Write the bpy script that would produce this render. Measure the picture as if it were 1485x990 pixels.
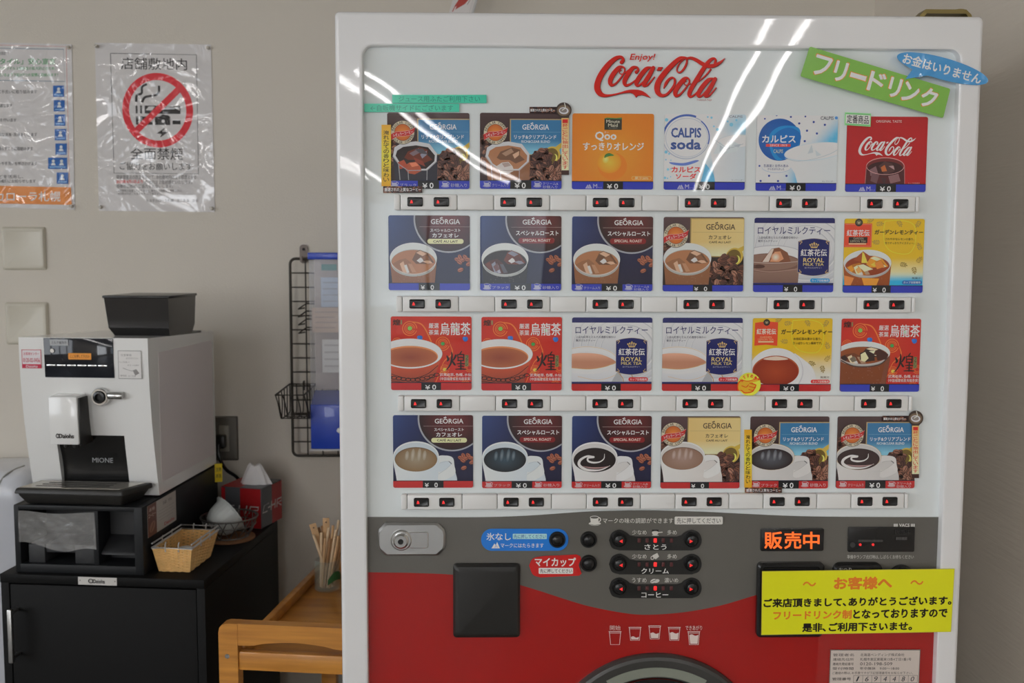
import bpy, bmesh, math, random
from mathutils import Vector, Matrix, Euler
from mathutils.geometry import tessellate_polygon

for _o in list(bpy.data.objects):
    bpy.data.objects.remove(_o)
SC = bpy.context.scene
COL = SC.collection
PI = math.pi
rnd = random.Random(7)

# ------------------------------------------------------------------ camera
FPX = 1500.0                       # focal length in pixels of the 1485 x 990 frame
CAM = Vector((0.0, -1.65, 1.48))
YAW, PITCH, ROLL = 0.02101, 0.08654, 0.00308
_cy, _sy, _cp, _sp = math.cos(YAW), math.sin(YAW), math.cos(PITCH), math.sin(PITCH)
_fw = Vector((_sy * _cp, _cy * _cp, -_sp))
_r0 = Vector((_cy, -_sy, 0))
_u0 = _r0.cross(_fw)
_rt = _r0 * math.cos(ROLL) + _u0 * math.sin(ROLL)
_up = _u0 * math.cos(ROLL) - _r0 * math.sin(ROLL)
cd = bpy.data.cameras.new('camera')
cam = bpy.data.objects.new('camera', cd)
COL.objects.link(cam)
cd.sensor_width = 36.0
cd.lens = FPX / 1485.0 * 36.0
cd.clip_start = 0.05
cd.dof.use_dof = True
cd.dof.focus_distance = 1.66
cd.dof.aperture_fstop = 6.3
cam.matrix_world = Matrix(((_rt.x, _up.x, -_fw.x, CAM.x), (_rt.y, _up.y, -_fw.y, CAM.y),
                           (_rt.z, _up.z, -_fw.z, CAM.z), (0, 0, 0, 1)))
SC.camera = cam


def ray(px, py):
    return _fw + _rt * ((px - 742.5) / FPX) - _up * ((py - 495.0) / FPX)


def at_y(px, py, y):
    d = ray(px, py)
    return CAM + d * ((y - CAM.y) / d.y)


def at_z(px, py, z):
    d = ray(px, py)
    return CAM + d * ((z - CAM.z) / d.z)


# ------------------------------------------------------------------ colour helpers
def lin1(c):
    c = c / 255.0
    return c / 12.92 if c <= 0.04045 else ((c + 0.055) / 1.055) ** 2.4


def lin(r, g, b):
    return (lin1(r), lin1(g), lin1(b))


KREF = 0.60                        # radiance of a white surface in this room, at the chosen exposure


def pc(r, g, b):                   # reflectance of a surface that photographs as sRGB (r, g, b)
    return tuple(min(0.9, lin1(c) / KREF) for c in (r, g, b))


# ------------------------------------------------------------------ world, view
SC.view_settings.view_transform = 'Standard'
SC.view_settings.look = 'None'
SC.view_settings.exposure = 0.0
SC.view_settings.gamma = 1.0
SC.view_settings.use_curve_mapping = False
W = bpy.data.worlds.new('world')
SC.world = W
W.use_nodes = True
_bg = W.node_tree.nodes['Background']
_bg.inputs[0].default_value = (0.75, 0.86, 1.0, 1)
_bg.inputs[1].default_value = 1.2
try:
    SC.cycles.use_denoising = True
    SC.cycles.max_bounces = 8
    SC.cycles.caustics_reflective = False
    SC.cycles.caustics_refractive = False
    SC.cycles.sample_clamp_indirect = 4.0
except Exception:
    pass

TUBE_STRENGTH = 22.5
WINDOW_POWER = 70.0
ADDED_WINDOW_POWER = 300.0
FRONT_POWER = 36.0

# room: back wall behind the machine, right wall beside it, ceiling low over a long showroom
YB, XR, XL, YF, ZC = 1.02, 0.975, -4.6, -16.0, 2.55


def area(name, loc, rot, sx, sy, power, col=(1, 1, 1)):
    l = bpy.data.lights.new(name, 'AREA')
    l.shape = 'RECTANGLE'
    l.size, l.size_y, l.energy, l.color = sx, sy, power, col
    o = bpy.data.objects.new(name, l)
    o.location, o.rotation_euler = loc, rot
    COL.objects.link(o)
    return o


area('window_daylight', (XL - 0.12, -2.85, 1.65), (0, -PI / 2, 0), 1.6, 3.5, WINDOW_POWER, (0.95, 0.97, 1.0))
area('window_daylight', (XL - 0.12, -12.4, 1.4), (0, -PI / 2, 0), 2.1, 4.9, ADDED_WINDOW_POWER, (0.95, 0.97, 1.0))  # unseen extra window light, added to brighten the right wall
area('window_daylight', (-1.6, YF - 0.12, 1.45), (PI / 2, 0, 0), 5.0, 2.0, FRONT_POWER, (0.93, 0.97, 1.0))


# ------------------------------------------------------------------ materials
MATS = {}


def mat(name, col, rough=0.5, metal=0.0, coat=0.0, coat_rough=0.03, spec=0.5, bump=0.0, bscale=200.0, trans=0.0,
        ior=1.45, alpha=1.0, emit=None, estr=0.0, var=0.0, vscale=3.0, bdist=0.001, sheen=0.0, stretch=None):
    if name in MATS:
        return MATS[name]
    m = bpy.data.materials.new(name)
    m.use_nodes = True
    nt = m.node_tree
    b = nt.nodes['Principled BSDF']
    b.inputs['Base Color'].default_value = (*col, 1)
    b.inputs['Roughness'].default_value = rough
    b.inputs['Metallic'].default_value = metal
    b.inputs['Coat Weight'].default_value = coat
    b.inputs['Coat Roughness'].default_value = coat_rough
    b.inputs['Specular IOR Level'].default_value = spec
    b.inputs['Transmission Weight'].default_value = trans
    b.inputs['IOR'].default_value = ior
    b.inputs['Alpha'].default_value = alpha
    if emit:
        b.inputs['Emission Color'].default_value = (*emit, 1)
        b.inputs['Emission Strength'].default_value = estr
    tc = None
    if bump or var:
        tc = nt.nodes.new('ShaderNodeTexCoord').outputs['Object']
        if stretch:
            mp = nt.nodes.new('ShaderNodeMapping')
            mp.inputs['Scale'].default_value = stretch
            nt.links.new(tc, mp.inputs[0])
            tc = mp.outputs[0]
    if bump:
        n = nt.nodes.new('ShaderNodeTexNoise')
        n.inputs['Scale'].default_value = bscale
        n.inputs['Detail'].default_value = 3
        nt.links.new(tc, n.inputs['Vector'])
        bp = nt.nodes.new('ShaderNodeBump')
        bp.inputs['Strength'].default_value = bump
        bp.inputs['Distance'].default_value = bdist
        nt.links.new(n.outputs['Fac'], bp.inputs['Height'])
        nt.links.new(bp.outputs['Normal'], b.inputs['Normal'])
        if coat:
            nt.links.new(bp.outputs['Normal'], b.inputs['Coat Normal'])
    if var:
        n = nt.nodes.new('ShaderNodeTexNoise')
        n.inputs['Scale'].default_value = vscale
        n.inputs['Detail'].default_value = 4
        nt.links.new(tc, n.inputs['Vector'])
        mx = nt.nodes.new('ShaderNodeMix')
        mx.data_type = 'RGBA'
        mx.inputs['A'].default_value = (*[c * (1 - var) for c in col], 1)
        mx.inputs['B'].default_value = (*[min(1, c * (1 + var)) for c in col], 1)
        nt.links.new(n.outputs['Fac'], mx.inputs['Factor'])
        nt.links.new(mx.outputs['Result'], b.inputs['Base Color'])
    MATS[name] = m
    return m


def print_mat(name, coat, coat_rough, wav, wscale, wdist, rough=0.45, crease=False):
    """Printed surface: its colours are the print's own inks (mesh colour attribute), under a clear glossy sheet."""
    m = bpy.data.materials.new(name)
    m.use_nodes = True
    nt = m.node_tree
    b = nt.nodes['Principled BSDF']
    a = nt.nodes.new('ShaderNodeAttribute')
    a.attribute_name = 'Col'
    nt.links.new(a.outputs['Color'], b.inputs['Base Color'])
    b.inputs['Roughness'].default_value = rough
    b.inputs['Specular IOR Level'].default_value = 0.15 if coat else 0.3
    b.inputs['Coat Weight'].default_value = coat
    b.inputs['Coat Roughness'].default_value = coat_rough
    if wav:
        g = nt.nodes.new('ShaderNodeNewGeometry')
        n = nt.nodes.new('ShaderNodeTexNoise')
        n.inputs['Scale'].default_value = wscale
        n.inputs['Detail'].default_value = 2.0 if wscale < 10 else 4.0
        nt.links.new(g.outputs['Position'], n.inputs['Vector'])
        bp = nt.nodes.new('ShaderNodeBump')
        bp.inputs['Strength'].default_value = wav
        bp.inputs['Distance'].default_value = wdist
        h = n.outputs['Fac']
        if crease:                     # ridged noise: sharp folds in a laminate film
            n.inputs['Distortion'].default_value = 0.8
            u = nt.nodes.new('ShaderNodeMath')
            u.operation = 'SUBTRACT'
            u.inputs[1].default_value = 0.5
            v = nt.nodes.new('ShaderNodeMath')
            v.operation = 'ABSOLUTE'
            w = nt.nodes.new('ShaderNodeMapRange')
            w.inputs['From Max'].default_value = 0.09
            w.inputs['To Min'].default_value, w.inputs['To Max'].default_value = 1.0, 0.0
            x = nt.nodes.new('ShaderNodeMath')
            x.operation = 'MULTIPLY_ADD'
            x.inputs[1].default_value = 1.2
            nt.links.new(h, u.inputs[0])
            nt.links.new(u.outputs[0], v.inputs[0])
            nt.links.new(v.outputs[0], w.inputs['Value'])
            nt.links.new(h, x.inputs[0])
            nt.links.new(w.outputs[0], x.inputs[2])
            h = x.outputs[0]
        nt.links.new(h, bp.inputs['Height'])
        nt.links.new(bp.outputs['Normal'], b.inputs['Coat Normal'])
    MATS[name] = m
    return m


# ------------------------------------------------------------------ mesh builder
class MB:
    """Collects shapes into one bmesh; material slots by index."""

    def __init__(self):
        self.bm = bmesh.new()
        self.mi = 0

    def _tag(self, faces):
        for f in faces:
            f.material_index = self.mi

    def box(self, x0, y0, z0, x1, y1, z1, bev=0.0, seg=2, M=None):
        v = [self.bm.verts.new((x, y, z)) for x in (x0, x1) for y in (y0, y1) for z in (z0, z1)]
        fs = [self.bm.faces.new([v[i] for i in q]) for q in
              ((0, 1, 3, 2), (4, 6, 7, 5), (0, 4, 5, 1), (2, 3, 7, 6), (0, 2, 6, 4), (1, 5, 7, 3))]
        self._tag(fs)
        if bev:
            es = list({e for f in fs for e in f.edges})
            r = bmesh.ops.bevel(self.bm, geom=es, offset=bev, segments=seg, profile=0.5, affect='EDGES')
            self._tag(r['faces'])
            v = list({w for f in r['faces'] for w in f.verts} | {w for w in v if w.is_valid})
        if M is not None:
            bmesh.ops.transform(self.bm, matrix=M, verts=v)
        return v

    def hexa(self, p, bev=0.0, seg=2):
        """p: 8 points; bottom four counter-clockwise from above, then top four."""
        v = [self.bm.verts.new(q) for q in p]
        fs = [self.bm.faces.new([v[i] for i in q]) for q in
              ((3, 2, 1, 0), (4, 5, 6, 7), (0, 1, 5, 4), (1, 2, 6, 5), (2, 3, 7, 6), (3, 0, 4, 7))]
        self._tag(fs)
        if bev:
            es = list({e for f in fs for e in f.edges})
            r = bmesh.ops.bevel(self.bm, geom=es, offset=bev, segments=seg, profile=0.5, affect='EDGES')
            self._tag(r['faces'])

    def loft(self, loops, cap0=True, cap1=True, closed=True):
        rows = [[self.bm.verts.new(p) for p in lp] for lp in loops]
        n = len(rows[0])
        fs = []
        for a, b in zip(rows, rows[1:]):
            for i in range(n if closed else n - 1):
                j = (i + 1) % n
                fs.append(self.bm.faces.new((a[i], a[j], b[j], b[i])))
        if cap0:
            fs.append(self.bm.faces.new(rows[0][::-1]))
        if cap1:
            fs.append(self.bm.faces.new(rows[-1]))
        self._tag(fs)

    def prism(self, poly, axis, a, b):
        """poly: 2D outline; extruded along axis (0 x, 1 y, 2 z) from a to b."""
        def P(u, v, w):
            return ((w, u, v), (u, w, v), (u, v, w))[axis]
        self.loft([[P(u, v, a) for u, v in poly], [P(u, v, b) for u, v in poly]])

    def tube(self, pts, r, n=8, closed=False):
        pts = [Vector(p) for p in pts]
        m = len(pts)
        rs = r if isinstance(r, (list, tuple)) else [r] * m
        loops = []
        prev = None
        for i, p in enumerate(pts):
            if closed:
                t = (pts[(i + 1) % m] - pts[i - 1]).normalized()
            else:
                t = (pts[min(i + 1, m - 1)] - pts[max(i - 1, 0)]).normalized()
            if prev is None:
                a = Vector((0, 0, 1)) if abs(t.z) < 0.9 else Vector((1, 0, 0))
                prev = t.cross(a).normalized()
            else:
                prev = (prev - t * prev.dot(t)).normalized()
            q = t.cross(prev)
            loops.append([p + (prev * math.cos(2 * PI * k / n) + q * math.sin(2 * PI * k / n)) * rs[i] for k in range(n)])
        if closed:
            loops.append(loops[0])
            self.loft(loops, False, False)
        else:
            self.loft(loops)

    def lathe(self, prof, c, n=32, M=None, cap0=True, cap1=True, wob=None):
        """prof: (radius, height) pairs about a z axis through c."""
        loops = []
        for j, (r, h) in enumerate(prof):
            lp = []
            for k in range(n):
                a = 2 * PI * k / n
                rr = r * (1 + (wob(j, a) if wob else 0))
                p = Vector((rr * math.cos(a), rr * math.sin(a), h))
                if M is not None:
                    p = M @ p
                lp.append(Vector(c) + p)
            loops.append(lp)
        self.loft(loops, cap0, cap1)

    def disc_y(self, x, y, z, r, y1, n=32, bev=0.0):
        """cylinder along y, front at y (towards the camera), back at y1."""
        prof = [(r, y1), (r, y + bev), (r - bev, y)] if bev else [(r, y1), (r, y)]
        self.loft([[(x + rr * math.cos(2 * PI * k / n), yy, z + rr * math.sin(2 * PI * k / n)) for k in range(n)]
                   for rr, yy in prof])

    def done(self, name, mats, parent=None, loc=None, rot=None, world=False, smooth=35):
        me = bpy.data.meshes.new(name)
        bmesh.ops.recalc_face_normals(self.bm, faces=self.bm.faces[:])
        self.bm.to_mesh(me)
        self.bm.free()
        for m in (mats if isinstance(mats, (list, tuple)) else [mats]):
            me.materials.append(m)
        if smooth:
            me.polygons.foreach_set('use_smooth', [True] * len(me.polygons))
            me.set_sharp_from_angle(angle=math.radians(smooth))
        return link(me, name, parent, loc, rot, world)


def link(me, name, parent=None, loc=None, rot=None, world=False):
    o = bpy.data.objects.new(name, me)
    COL.objects.link(o)
    if loc is not None:
        o.location = loc
    if rot is not None:
        o.rotation_euler = rot
    if parent is not None:
        o.parent = parent
        if world:                      # the mesh is in world coordinates
            o.matrix_parent_inverse = wmat(parent).inverted()
    return o


def wmat(o):
    m = Matrix.LocRotScale(o.location, o.rotation_euler, o.scale)
    return (wmat(o.parent) @ o.matrix_parent_inverse @ m) if o.parent else m


def tag(o, label=None, cat=None, group=None, kind=None):
    for k, v in (('label', label), ('category', cat), ('group', group), ('kind', kind)):
        if v:
            o[k] = v
    return o


def thing(name, label, cat, loc=(0, 0, 0), rz=0.0, group=None):
    o = bpy.data.objects.new(name, None)
    COL.objects.link(o)
    o.location, o.rotation_euler = loc, (0, 0, rz)
    o.empty_display_size = 0.05
    return tag(o, label, cat, group)


def smooth_path(pts, n=6, closed=False):
    """Catmull-Rom through points of any dimension."""
    m = len(pts)
    out = []
    for i in range(m if closed else m - 1):
        if closed:
            p0, p1, p2, p3 = (pts[(i + k) % m] for k in (-1, 0, 1, 2))
        else:
            p1, p2 = pts[i], pts[i + 1]
            p0 = pts[i - 1] if i else [2 * a - b for a, b in zip(p1, p2)]
            p3 = pts[i + 2] if i + 2 < m else [2 * b - a for a, b in zip(p1, p2)]
        for k in range(n):
            t = k / n
            out.append(tuple(0.5 * (2 * b + (c - a) * t + (2 * a - 5 * b + 4 * c - d) * t * t + (3 * b - a - 3 * c + d) * t ** 3)
                             for a, b, c, d in zip(p0, p1, p2, p3)))
    if not closed:
        out.append(tuple(pts[-1]))
    return out

# ------------------------------------------------------------------ flat print artwork
_TXT = {}
_tc = bpy.data.curves.new('lettering', 'FONT')
_to = bpy.data.objects.new('lettering', _tc)


def glyphs(s, bold=0.0, shear=0.0):
    """Text outline polygons, scaled to the unit box (0..1, y down), and the aspect of the text."""
    k = (s, bold, shear)
    if k not in _TXT:
        _tc.body, _tc.size, _tc.offset, _tc.shear, _tc.resolution_u = s, 1.0, bold, shear, 2
        me = _to.to_mesh()
        co = [(v.co.x, v.co.y) for v in me.vertices]
        fs = [tuple(p.vertices) for p in me.polygons]
        _to.to_mesh_clear()
        x0, x1 = min(c[0] for c in co), max(c[0] for c in co)
        y0, y1 = min(c[1] for c in co), max(c[1] for c in co)
        w, h = max(x1 - x0, 1e-6), max(y1 - y0, 1e-6)
        _TXT[k] = ([((x - x0) / w, (y1 - y) / h) for x, y in co], fs, w / h)
    return _TXT[k]


class Art:
    """Layers of flat inked shapes. Coordinates pass through self.f into plane coordinates (x right, z up)."""
    EPS = 2.5e-5

    def __init__(self, clip=None):
        self.V, self.F, self.C = [], [], []
        self.lv = 0
        self.clip = clip
        self.f = lambda x, y: (x, y)

    def view(self, x0, y0, x1, y1, a0, b0, a1, b1):
        self.f = lambda x, y: (a0 + (x - x0) / (x1 - x0) * (a1 - a0), b0 + (y - y0) / (y1 - y0) * (b1 - b0))

    def quadview(self, W_, H_, p0, p1, p2, p3):
        """0..W_ x 0..H_ onto the quad p0 (top left) p1 (top right) p2 (bottom right) p3 (bottom left)."""
        def f(x, y):
            u, v = x / W_, y / H_
            return tuple((a * (1 - u) + b * u) * (1 - v) + (d * (1 - u) + c * u) * v for a, b, c, d in zip(p0, p1, p2, p3))
        self.f = f

    def raw(self, pts, cols, lv):
        """pts: a convex polygon in plane coordinates."""
        P = [(*p, *c) for p, c in zip(pts, cols)]
        if self.clip:
            cl = self.clip
            n = len(cl)
            for i in range(n):
                (ax, ay), (bx, by) = cl[i], cl[(i + 1) % n]
                ex, ey = bx - ax, by - ay
                out = []
                d = [ex * (p[1] - ay) - ey * (p[0] - ax) for p in P]
                if min(d) >= 0:
                    continue
                for j in range(len(P)):
                    a, b, da, db = P[j], P[(j + 1) % len(P)], d[j], d[(j + 1) % len(P)]
                    if da >= 0:
                        out.append(a)
                    if (da >= 0) != (db >= 0):
                        t = da / (da - db)
                        out.append(tuple(u + (w - u) * t for u, w in zip(a, b)))
                P = out
                if len(P) < 3:
                    return
        b = len(self.V)
        self.V += [(p[0], -lv * self.EPS, p[1]) for p in P]
        self.F.append(tuple(range(b, b + len(P))))
        self.C += [p[2:5] for p in P]

    def _lv(self, lv):
        if lv is None:
            self.lv += 1
            return self.lv
        return lv

    def poly(self, pts, col, lv=None):
        """col: a colour or a function (x, y) -> colour in the drawing's own coordinates."""
        lv = self._lv(lv)
        q = [Vector((x, y, 0)) for x, y in pts]
        for t in tessellate_polygon([q]):
            self.raw([self.f(*pts[i]) for i in t], [col(*pts[i]) if callable(col) else col for i in t], lv)

    def rect(self, x0, y0, x1, y1, col, lv=None):
        self.poly([(x0, y0), (x1, y0), (x1, y1), (x0, y1)], col, lv)

    def grid(self, x0, y0, x1, y1, fn, nx=6, ny=6, lv=None):
        lv = self._lv(lv)
        X = lambda i: x0 + (x1 - x0) * i / nx
        Y = lambda j: y0 + (y1 - y0) * j / ny
        for i in range(nx):
            for j in range(ny):
                q = [(X(i), Y(j)), (X(i + 1), Y(j)), (X(i + 1), Y(j + 1)), (X(i), Y(j + 1))]
                self.raw([self.f(*p) for p in q], [fn(*p) for p in q], lv)

    def rrect(self, x0, y0, x1, y1, r, col, lv=None):
        self.poly(rr_pts(x0, y0, x1, y1, r), col, lv)

    def ell(self, cx, cy, rx, ry, col, rot=0.0, n=28, lv=None, edge=None):
        """edge: colour at the rim (a printed radial blend)."""
        lv = self._lv(lv)
        c, s = math.cos(rot), math.sin(rot)
        P = [(cx + rx * math.cos(2 * PI * k / n) * c - ry * math.sin(2 * PI * k / n) * s,
              cy + rx * math.cos(2 * PI * k / n) * s + ry * math.sin(2 * PI * k / n) * c) for k in range(n)]
        if edge is None:
            self.raw([self.f(*p) for p in P], [col] * n, lv)
        else:
            for k in range(n):
                self.raw([self.f(cx, cy), self.f(*P[k]), self.f(*P[(k + 1) % n])], [col, edge, edge], lv)

    def ring(self, cx, cy, rx, ry, w, col, n=40, a0=0.0, a1=2 * PI, lv=None):
        lv = self._lv(lv)
        for k in range(n):
            a, b = a0 + (a1 - a0) * k / n, a0 + (a1 - a0) * (k + 1) / n
            q = [(cx + (rx + e) * math.cos(t), cy + (ry + e) * math.sin(t)) for t, e in ((a, w / 2), (b, w / 2), (b, -w / 2), (a, -w / 2))]
            self.raw([self.f(*p) for p in q], [col] * 4, lv)

    def stroke(self, pts, w, col, sm=6, lv=None, caps=True, closed=False):
        """pts: (x, y) or (x, y, width) through which a smooth brush stroke runs."""
        lv = self._lv(lv)
        P = [tuple(p) if len(p) == 3 else (*p, w) for p in pts]
        if sm:
            P = smooth_path(P, sm, closed)
        if closed:
            P = P + [P[0]]
        L, R = [], []
        m = len(P)
        for i, p in enumerate(P):
            a, b = P[max(i - 1, 0)], P[min(i + 1, m - 1)]
            dx, dy = b[0] - a[0], b[1] - a[1]
            d = math.hypot(dx, dy) or 1e-9
            h = max(p[2], 0.01) / 2
            L.append((p[0] - dy / d * h, p[1] + dx / d * h))
            R.append((p[0] + dy / d * h, p[1] - dx / d * h))
        for i in range(m - 1):
            for q in ((L[i], L[i + 1], R[i + 1]), (L[i], R[i + 1], R[i])):
                self.raw([self.f(*v) for v in q], [col] * 3, lv + (i % 3) * .12)
        if caps and not closed:
            for p in (P[0], P[-1]):
                self.ell(p[0], p[1], p[2] / 2, p[2] / 2, col, n=10, lv=lv + .4)

    def txt(self, s, x0, y0, x1, y1, col, bold=0.0, shear=0.0, lv=None, vert=False, out=None, ow=0.0, keep=False):
        """Lettering filling the box. keep: keep the letters' own proportions, centred in the box."""
        if out is not None:
            g = ow * abs(y1 - y0)
            self.txt(s, x0 - g, y0 - g, x1 + g, y1 + g, out, bold + ow * 0.7, shear, None, vert)
        lv = self._lv(lv)
        if vert:
            n = len(s)
            h = (y1 - y0) / n
            for i, ch in enumerate(s):
                if ch.strip():
                    if ch == 'ー':
                        self.rect((x0 + x1) / 2 - (x1 - x0) * 0.07, y0 + h * (i + .1), (x0 + x1) / 2 + (x1 - x0) * 0.07, y0 + h * (i + .9), col, lv)
                        continue
                    sm = 0.22 if ch in 'っょゅ' else 0.0
                    self.txt(ch, x0 + (x1 - x0) * sm, y0 + h * (i + .05 + sm / 2), x1, y0 + h * (i + .95), col, bold, 0, lv)
            return
        P, F, asp = glyphs(s, 0.0, shear)
        w, h = x1 - x0, y1 - y0
        g = bold * 0.5 * abs(h)
        if g > 0:
            x0, y0, w, h = x0 + g, y0 + g, w - 2 * g, h - 2 * g
        if keep:
            nw = min(abs(w), abs(h) * asp)
            nh = nw / asp
            x0, y0, w, h = x0 + (w - nw) / 2, y0 + (h - nh) / 2, nw, nh
        k = 0.72
        for qi, (ox, oy) in enumerate((((-k, -k), (k, -k), (-k, k), (k, k)) if bold < .06 else ((-k, -k), (k, -k), (-k, k), (k, k), (0, -1), (0, 1), (-1, 0), (1, 0))) if g > 0 else ((0, 0),)):
            Q = [self.f(x0 + u * w + ox * g, y0 + v * h + oy * g) for u, v in P]
            for t in F:
                self.raw([Q[i] for i in t], [col] * len(t), lv + qi * .1)

    def arc_txt(self, s, cx, cy, r, a0, a1, size, col, bold=0.04, flip=False):
        lv = self._lv(None)
        f0 = self.f
        n = len(s)
        for i, ch in enumerate(s):
            if not ch.strip():
                continue
            a = a0 + (a1 - a0) * (i + .5) / n
            px, py = cx + r * math.cos(a), cy + r * math.sin(a)
            t = a + PI / 2 if not flip else a - PI / 2
            c, sn = math.cos(t), math.sin(t)
            self.f = lambda x, y, px=px, py=py, c=c, sn=sn: f0(px + x * c - y * sn, py + x * sn + y * c)
            self.txt(ch, -size * .38, -size / 2, size * .38, size / 2, col, bold, 0, lv)
        self.f = f0

    def build(self, name, parent, y, m, back=None, thick=0.0006, world=True, loc=None):
        """One mesh: the inked layers in front of plane y, on a thin backing sheet (back: outline in plane coordinates)."""
        V = [(x, y + yy, z) for x, yy, z in self.V]
        F, C = list(self.F), list(self.C)
        if back:
            n = len(back)
            b = len(V)
            V += [(x, y + 1e-5, z) for x, z in back] + [(x, y + thick, z) for x, z in back]
            cc = back_col(self)
            F.append(tuple(range(b, b + n)))
            C += [cc] * n
            F.append(tuple(range(b + 2 * n - 1, b + n - 1, -1)))
            C += [cc] * n
            for i in range(n):
                j = (i + 1) % n
                F.append((b + i, b + n + i, b + n + j, b + j))
                C += [cc] * 4
        me = bpy.data.meshes.new(name)
        me.from_pydata(V, [], F)
        # face the front
        flip = [p.index for p in me.polygons if p.normal.y > 0.5 and p.center.y < y + thick * 0.5]
        if flip:
            bm = bmesh.new()
            bm.from_mesh(me)
            bm.faces.ensure_lookup_table()
            # colours follow vertices for layers, so flipping is safe
            bmesh.ops.reverse_faces(bm, faces=[bm.faces[i] for i in flip])
            bm.to_mesh(me)
            bm.free()
        vc = {}
        k = 0
        for f in F:
            for vi in f:
                vc.setdefault(vi, C[k])
                k += 1
        at = me.color_attributes.new('Col', 'FLOAT_COLOR', 'POINT')
        flat = []
        for i in range(len(V)):
            flat += [*vc.get(i, (0.8, 0.8, 0.8)), 1.0]
        at.data.foreach_set('color', flat)
        me.materials.append(m)
        return link(me, name, parent, loc, None, world)


def back_col(a):
    return a.backc if hasattr(a, 'backc') else (0.62, 0.64, 0.66)


def rr_pts(x0, y0, x1, y1, r, n=4):
    if x1 < x0:
        x0, x1 = x1, x0
    if y1 < y0:
        y0, y1 = y1, y0
    P = []
    for cx, cy, a in ((x1 - r, y0 + r, -PI / 2), (x1 - r, y1 - r, 0), (x0 + r, y1 - r, PI / 2), (x0 + r, y0 + r, PI)):
        for k in range(n + 1):
            P.append((cx + r * math.cos(a + PI / 2 * k / n), cy + r * math.sin(a + PI / 2 * k / n)))
    return P


def mixc(a, b, t):
    t = max(0.0, min(1.0, t))
    return tuple(x + (y - x) * t for x, y in zip(a, b))


M_print = print_mat('print_under_acrylic', 1.0, 0.0, 0.55, 2.6, 0.004)
M_sheet = print_mat('laminated_print', 1.0, 0.04, 1.0, 9.0, 0.006, crease=True)
M_label = print_mat('sticker_print', 0.35, 0.12, 0.0, 1, 0)
M_matte = print_mat('plain_print', 0.0, 0.3, 0.0, 1, 0)

# ------------------------------------------------------------------ the room
m_wall = mat('wall_paint', pc(177, 171, 161), 0.75, bump=0.25, bscale=260, bdist=0.002, var=0.035, vscale=1.2)
m_wallr = mat('wall_paint_side', pc(180, 173, 163), 0.7, bump=0.5, bscale=40, bdist=0.003, var=0.05, vscale=6, stretch=(1, 0.25, 3))
m_floor = mat('floor_vinyl', (0.16, 0.15, 0.135), 0.4, var=0.1, vscale=5)
m_ceil = mat('ceiling_board', (0.72, 0.72, 0.70), 0.9)
m_trim = mat('dark_trim', (0.12, 0.11, 0.10), 0.5)


def shell(name, x0, y0, z0, x1, y1, z1, m):
    b = MB()
    b.box(x0, y0, z0, x1, y1, z1)
    return tag(b.done(name, m, smooth=0), kind='structure')


XE = 6.0
shell('floor', XL - .1, YF - .1, -.1, XE + .1, YB + .1, 0, m_floor)
shell('ceiling', XL - .1, YF - .1, ZC, XE + .1, YB + .1, ZC + .1, m_ceil)
shell('wall_back', XL - .1, YB, 0, XR + .1, YB + .1, ZC, m_wall)
shell('wall_right', XR, -1.3, 0, XR + .1, YB, ZC, m_wallr)
shell('wall_inner', XR + .1, -1.3, 0, XE + .1, -1.2, ZC, m_wall)
shell('wall_east', XE, YF, 0, XE + .1, -1.3, ZC, m_wall)


def wall_with_windows(name, axis, at, lo, hi, holes, th):
    """A wall with openings (from, to, sill, head, number) and a window frame set in each."""
    def bx(b, u0, u1, a, c, d0=0.0, d1=th):
        if axis == 0:
            b.box(at - d1, u0, a, at - d0, u1, c)
        else:
            b.box(u0, at - d1, a, u1, at - d0, c)
    b = MB()
    u = lo
    for w0, w1, z0, z1, n in sorted(holes):
        bx(b, u, w0, 0, ZC); bx(b, w0, w1, 0, z0); bx(b, w0, w1, z1, ZC)
        u = w1
    bx(b, u, hi, 0, ZC)
    tag(b.done(name, m_wall, smooth=0), kind='structure')
    for w0, w1, z0, z1, n in holes:
        b = MB()
        k = 5
        for i in range(k + 1):
            u = w0 + (w1 - w0) * i / k
            bx(b, max(w0, u - .03), min(w1, u + .03), z0, z1, .03, .08)
        bx(b, w0, w1, z0, z0 + .05, .03, .08); bx(b, w0, w1, z1 - .05, z1, .03, .08)
        tag(b.done('window_%d' % n, mat('window_frame', (0.5, 0.5, 0.5), 0.4), smooth=0), kind='structure')


wall_with_windows('wall_left', 0, XL, YF - .1, YB + .1, ((-4.6, -1.1, .85, 2.45, 1), (-14.9, -9.9, .35, 2.45, 3)), .1)  # the rear left opening is invented, to let in the added light
wall_with_windows('wall_front', 1, YF, XL - .1, XE + .1, ((-4.1, 0.9, 0.45, 2.45, 2),), .1)

m_lamp = mat('lamp_housing', (0.75, 0.75, 0.75), 0.5)
m_tube = mat('fluorescent_tube', (0.9, 0.9, 0.9), 0.4, emit=(1.0, 0.965, 0.95), estr=TUBE_STRENGTH)


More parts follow.
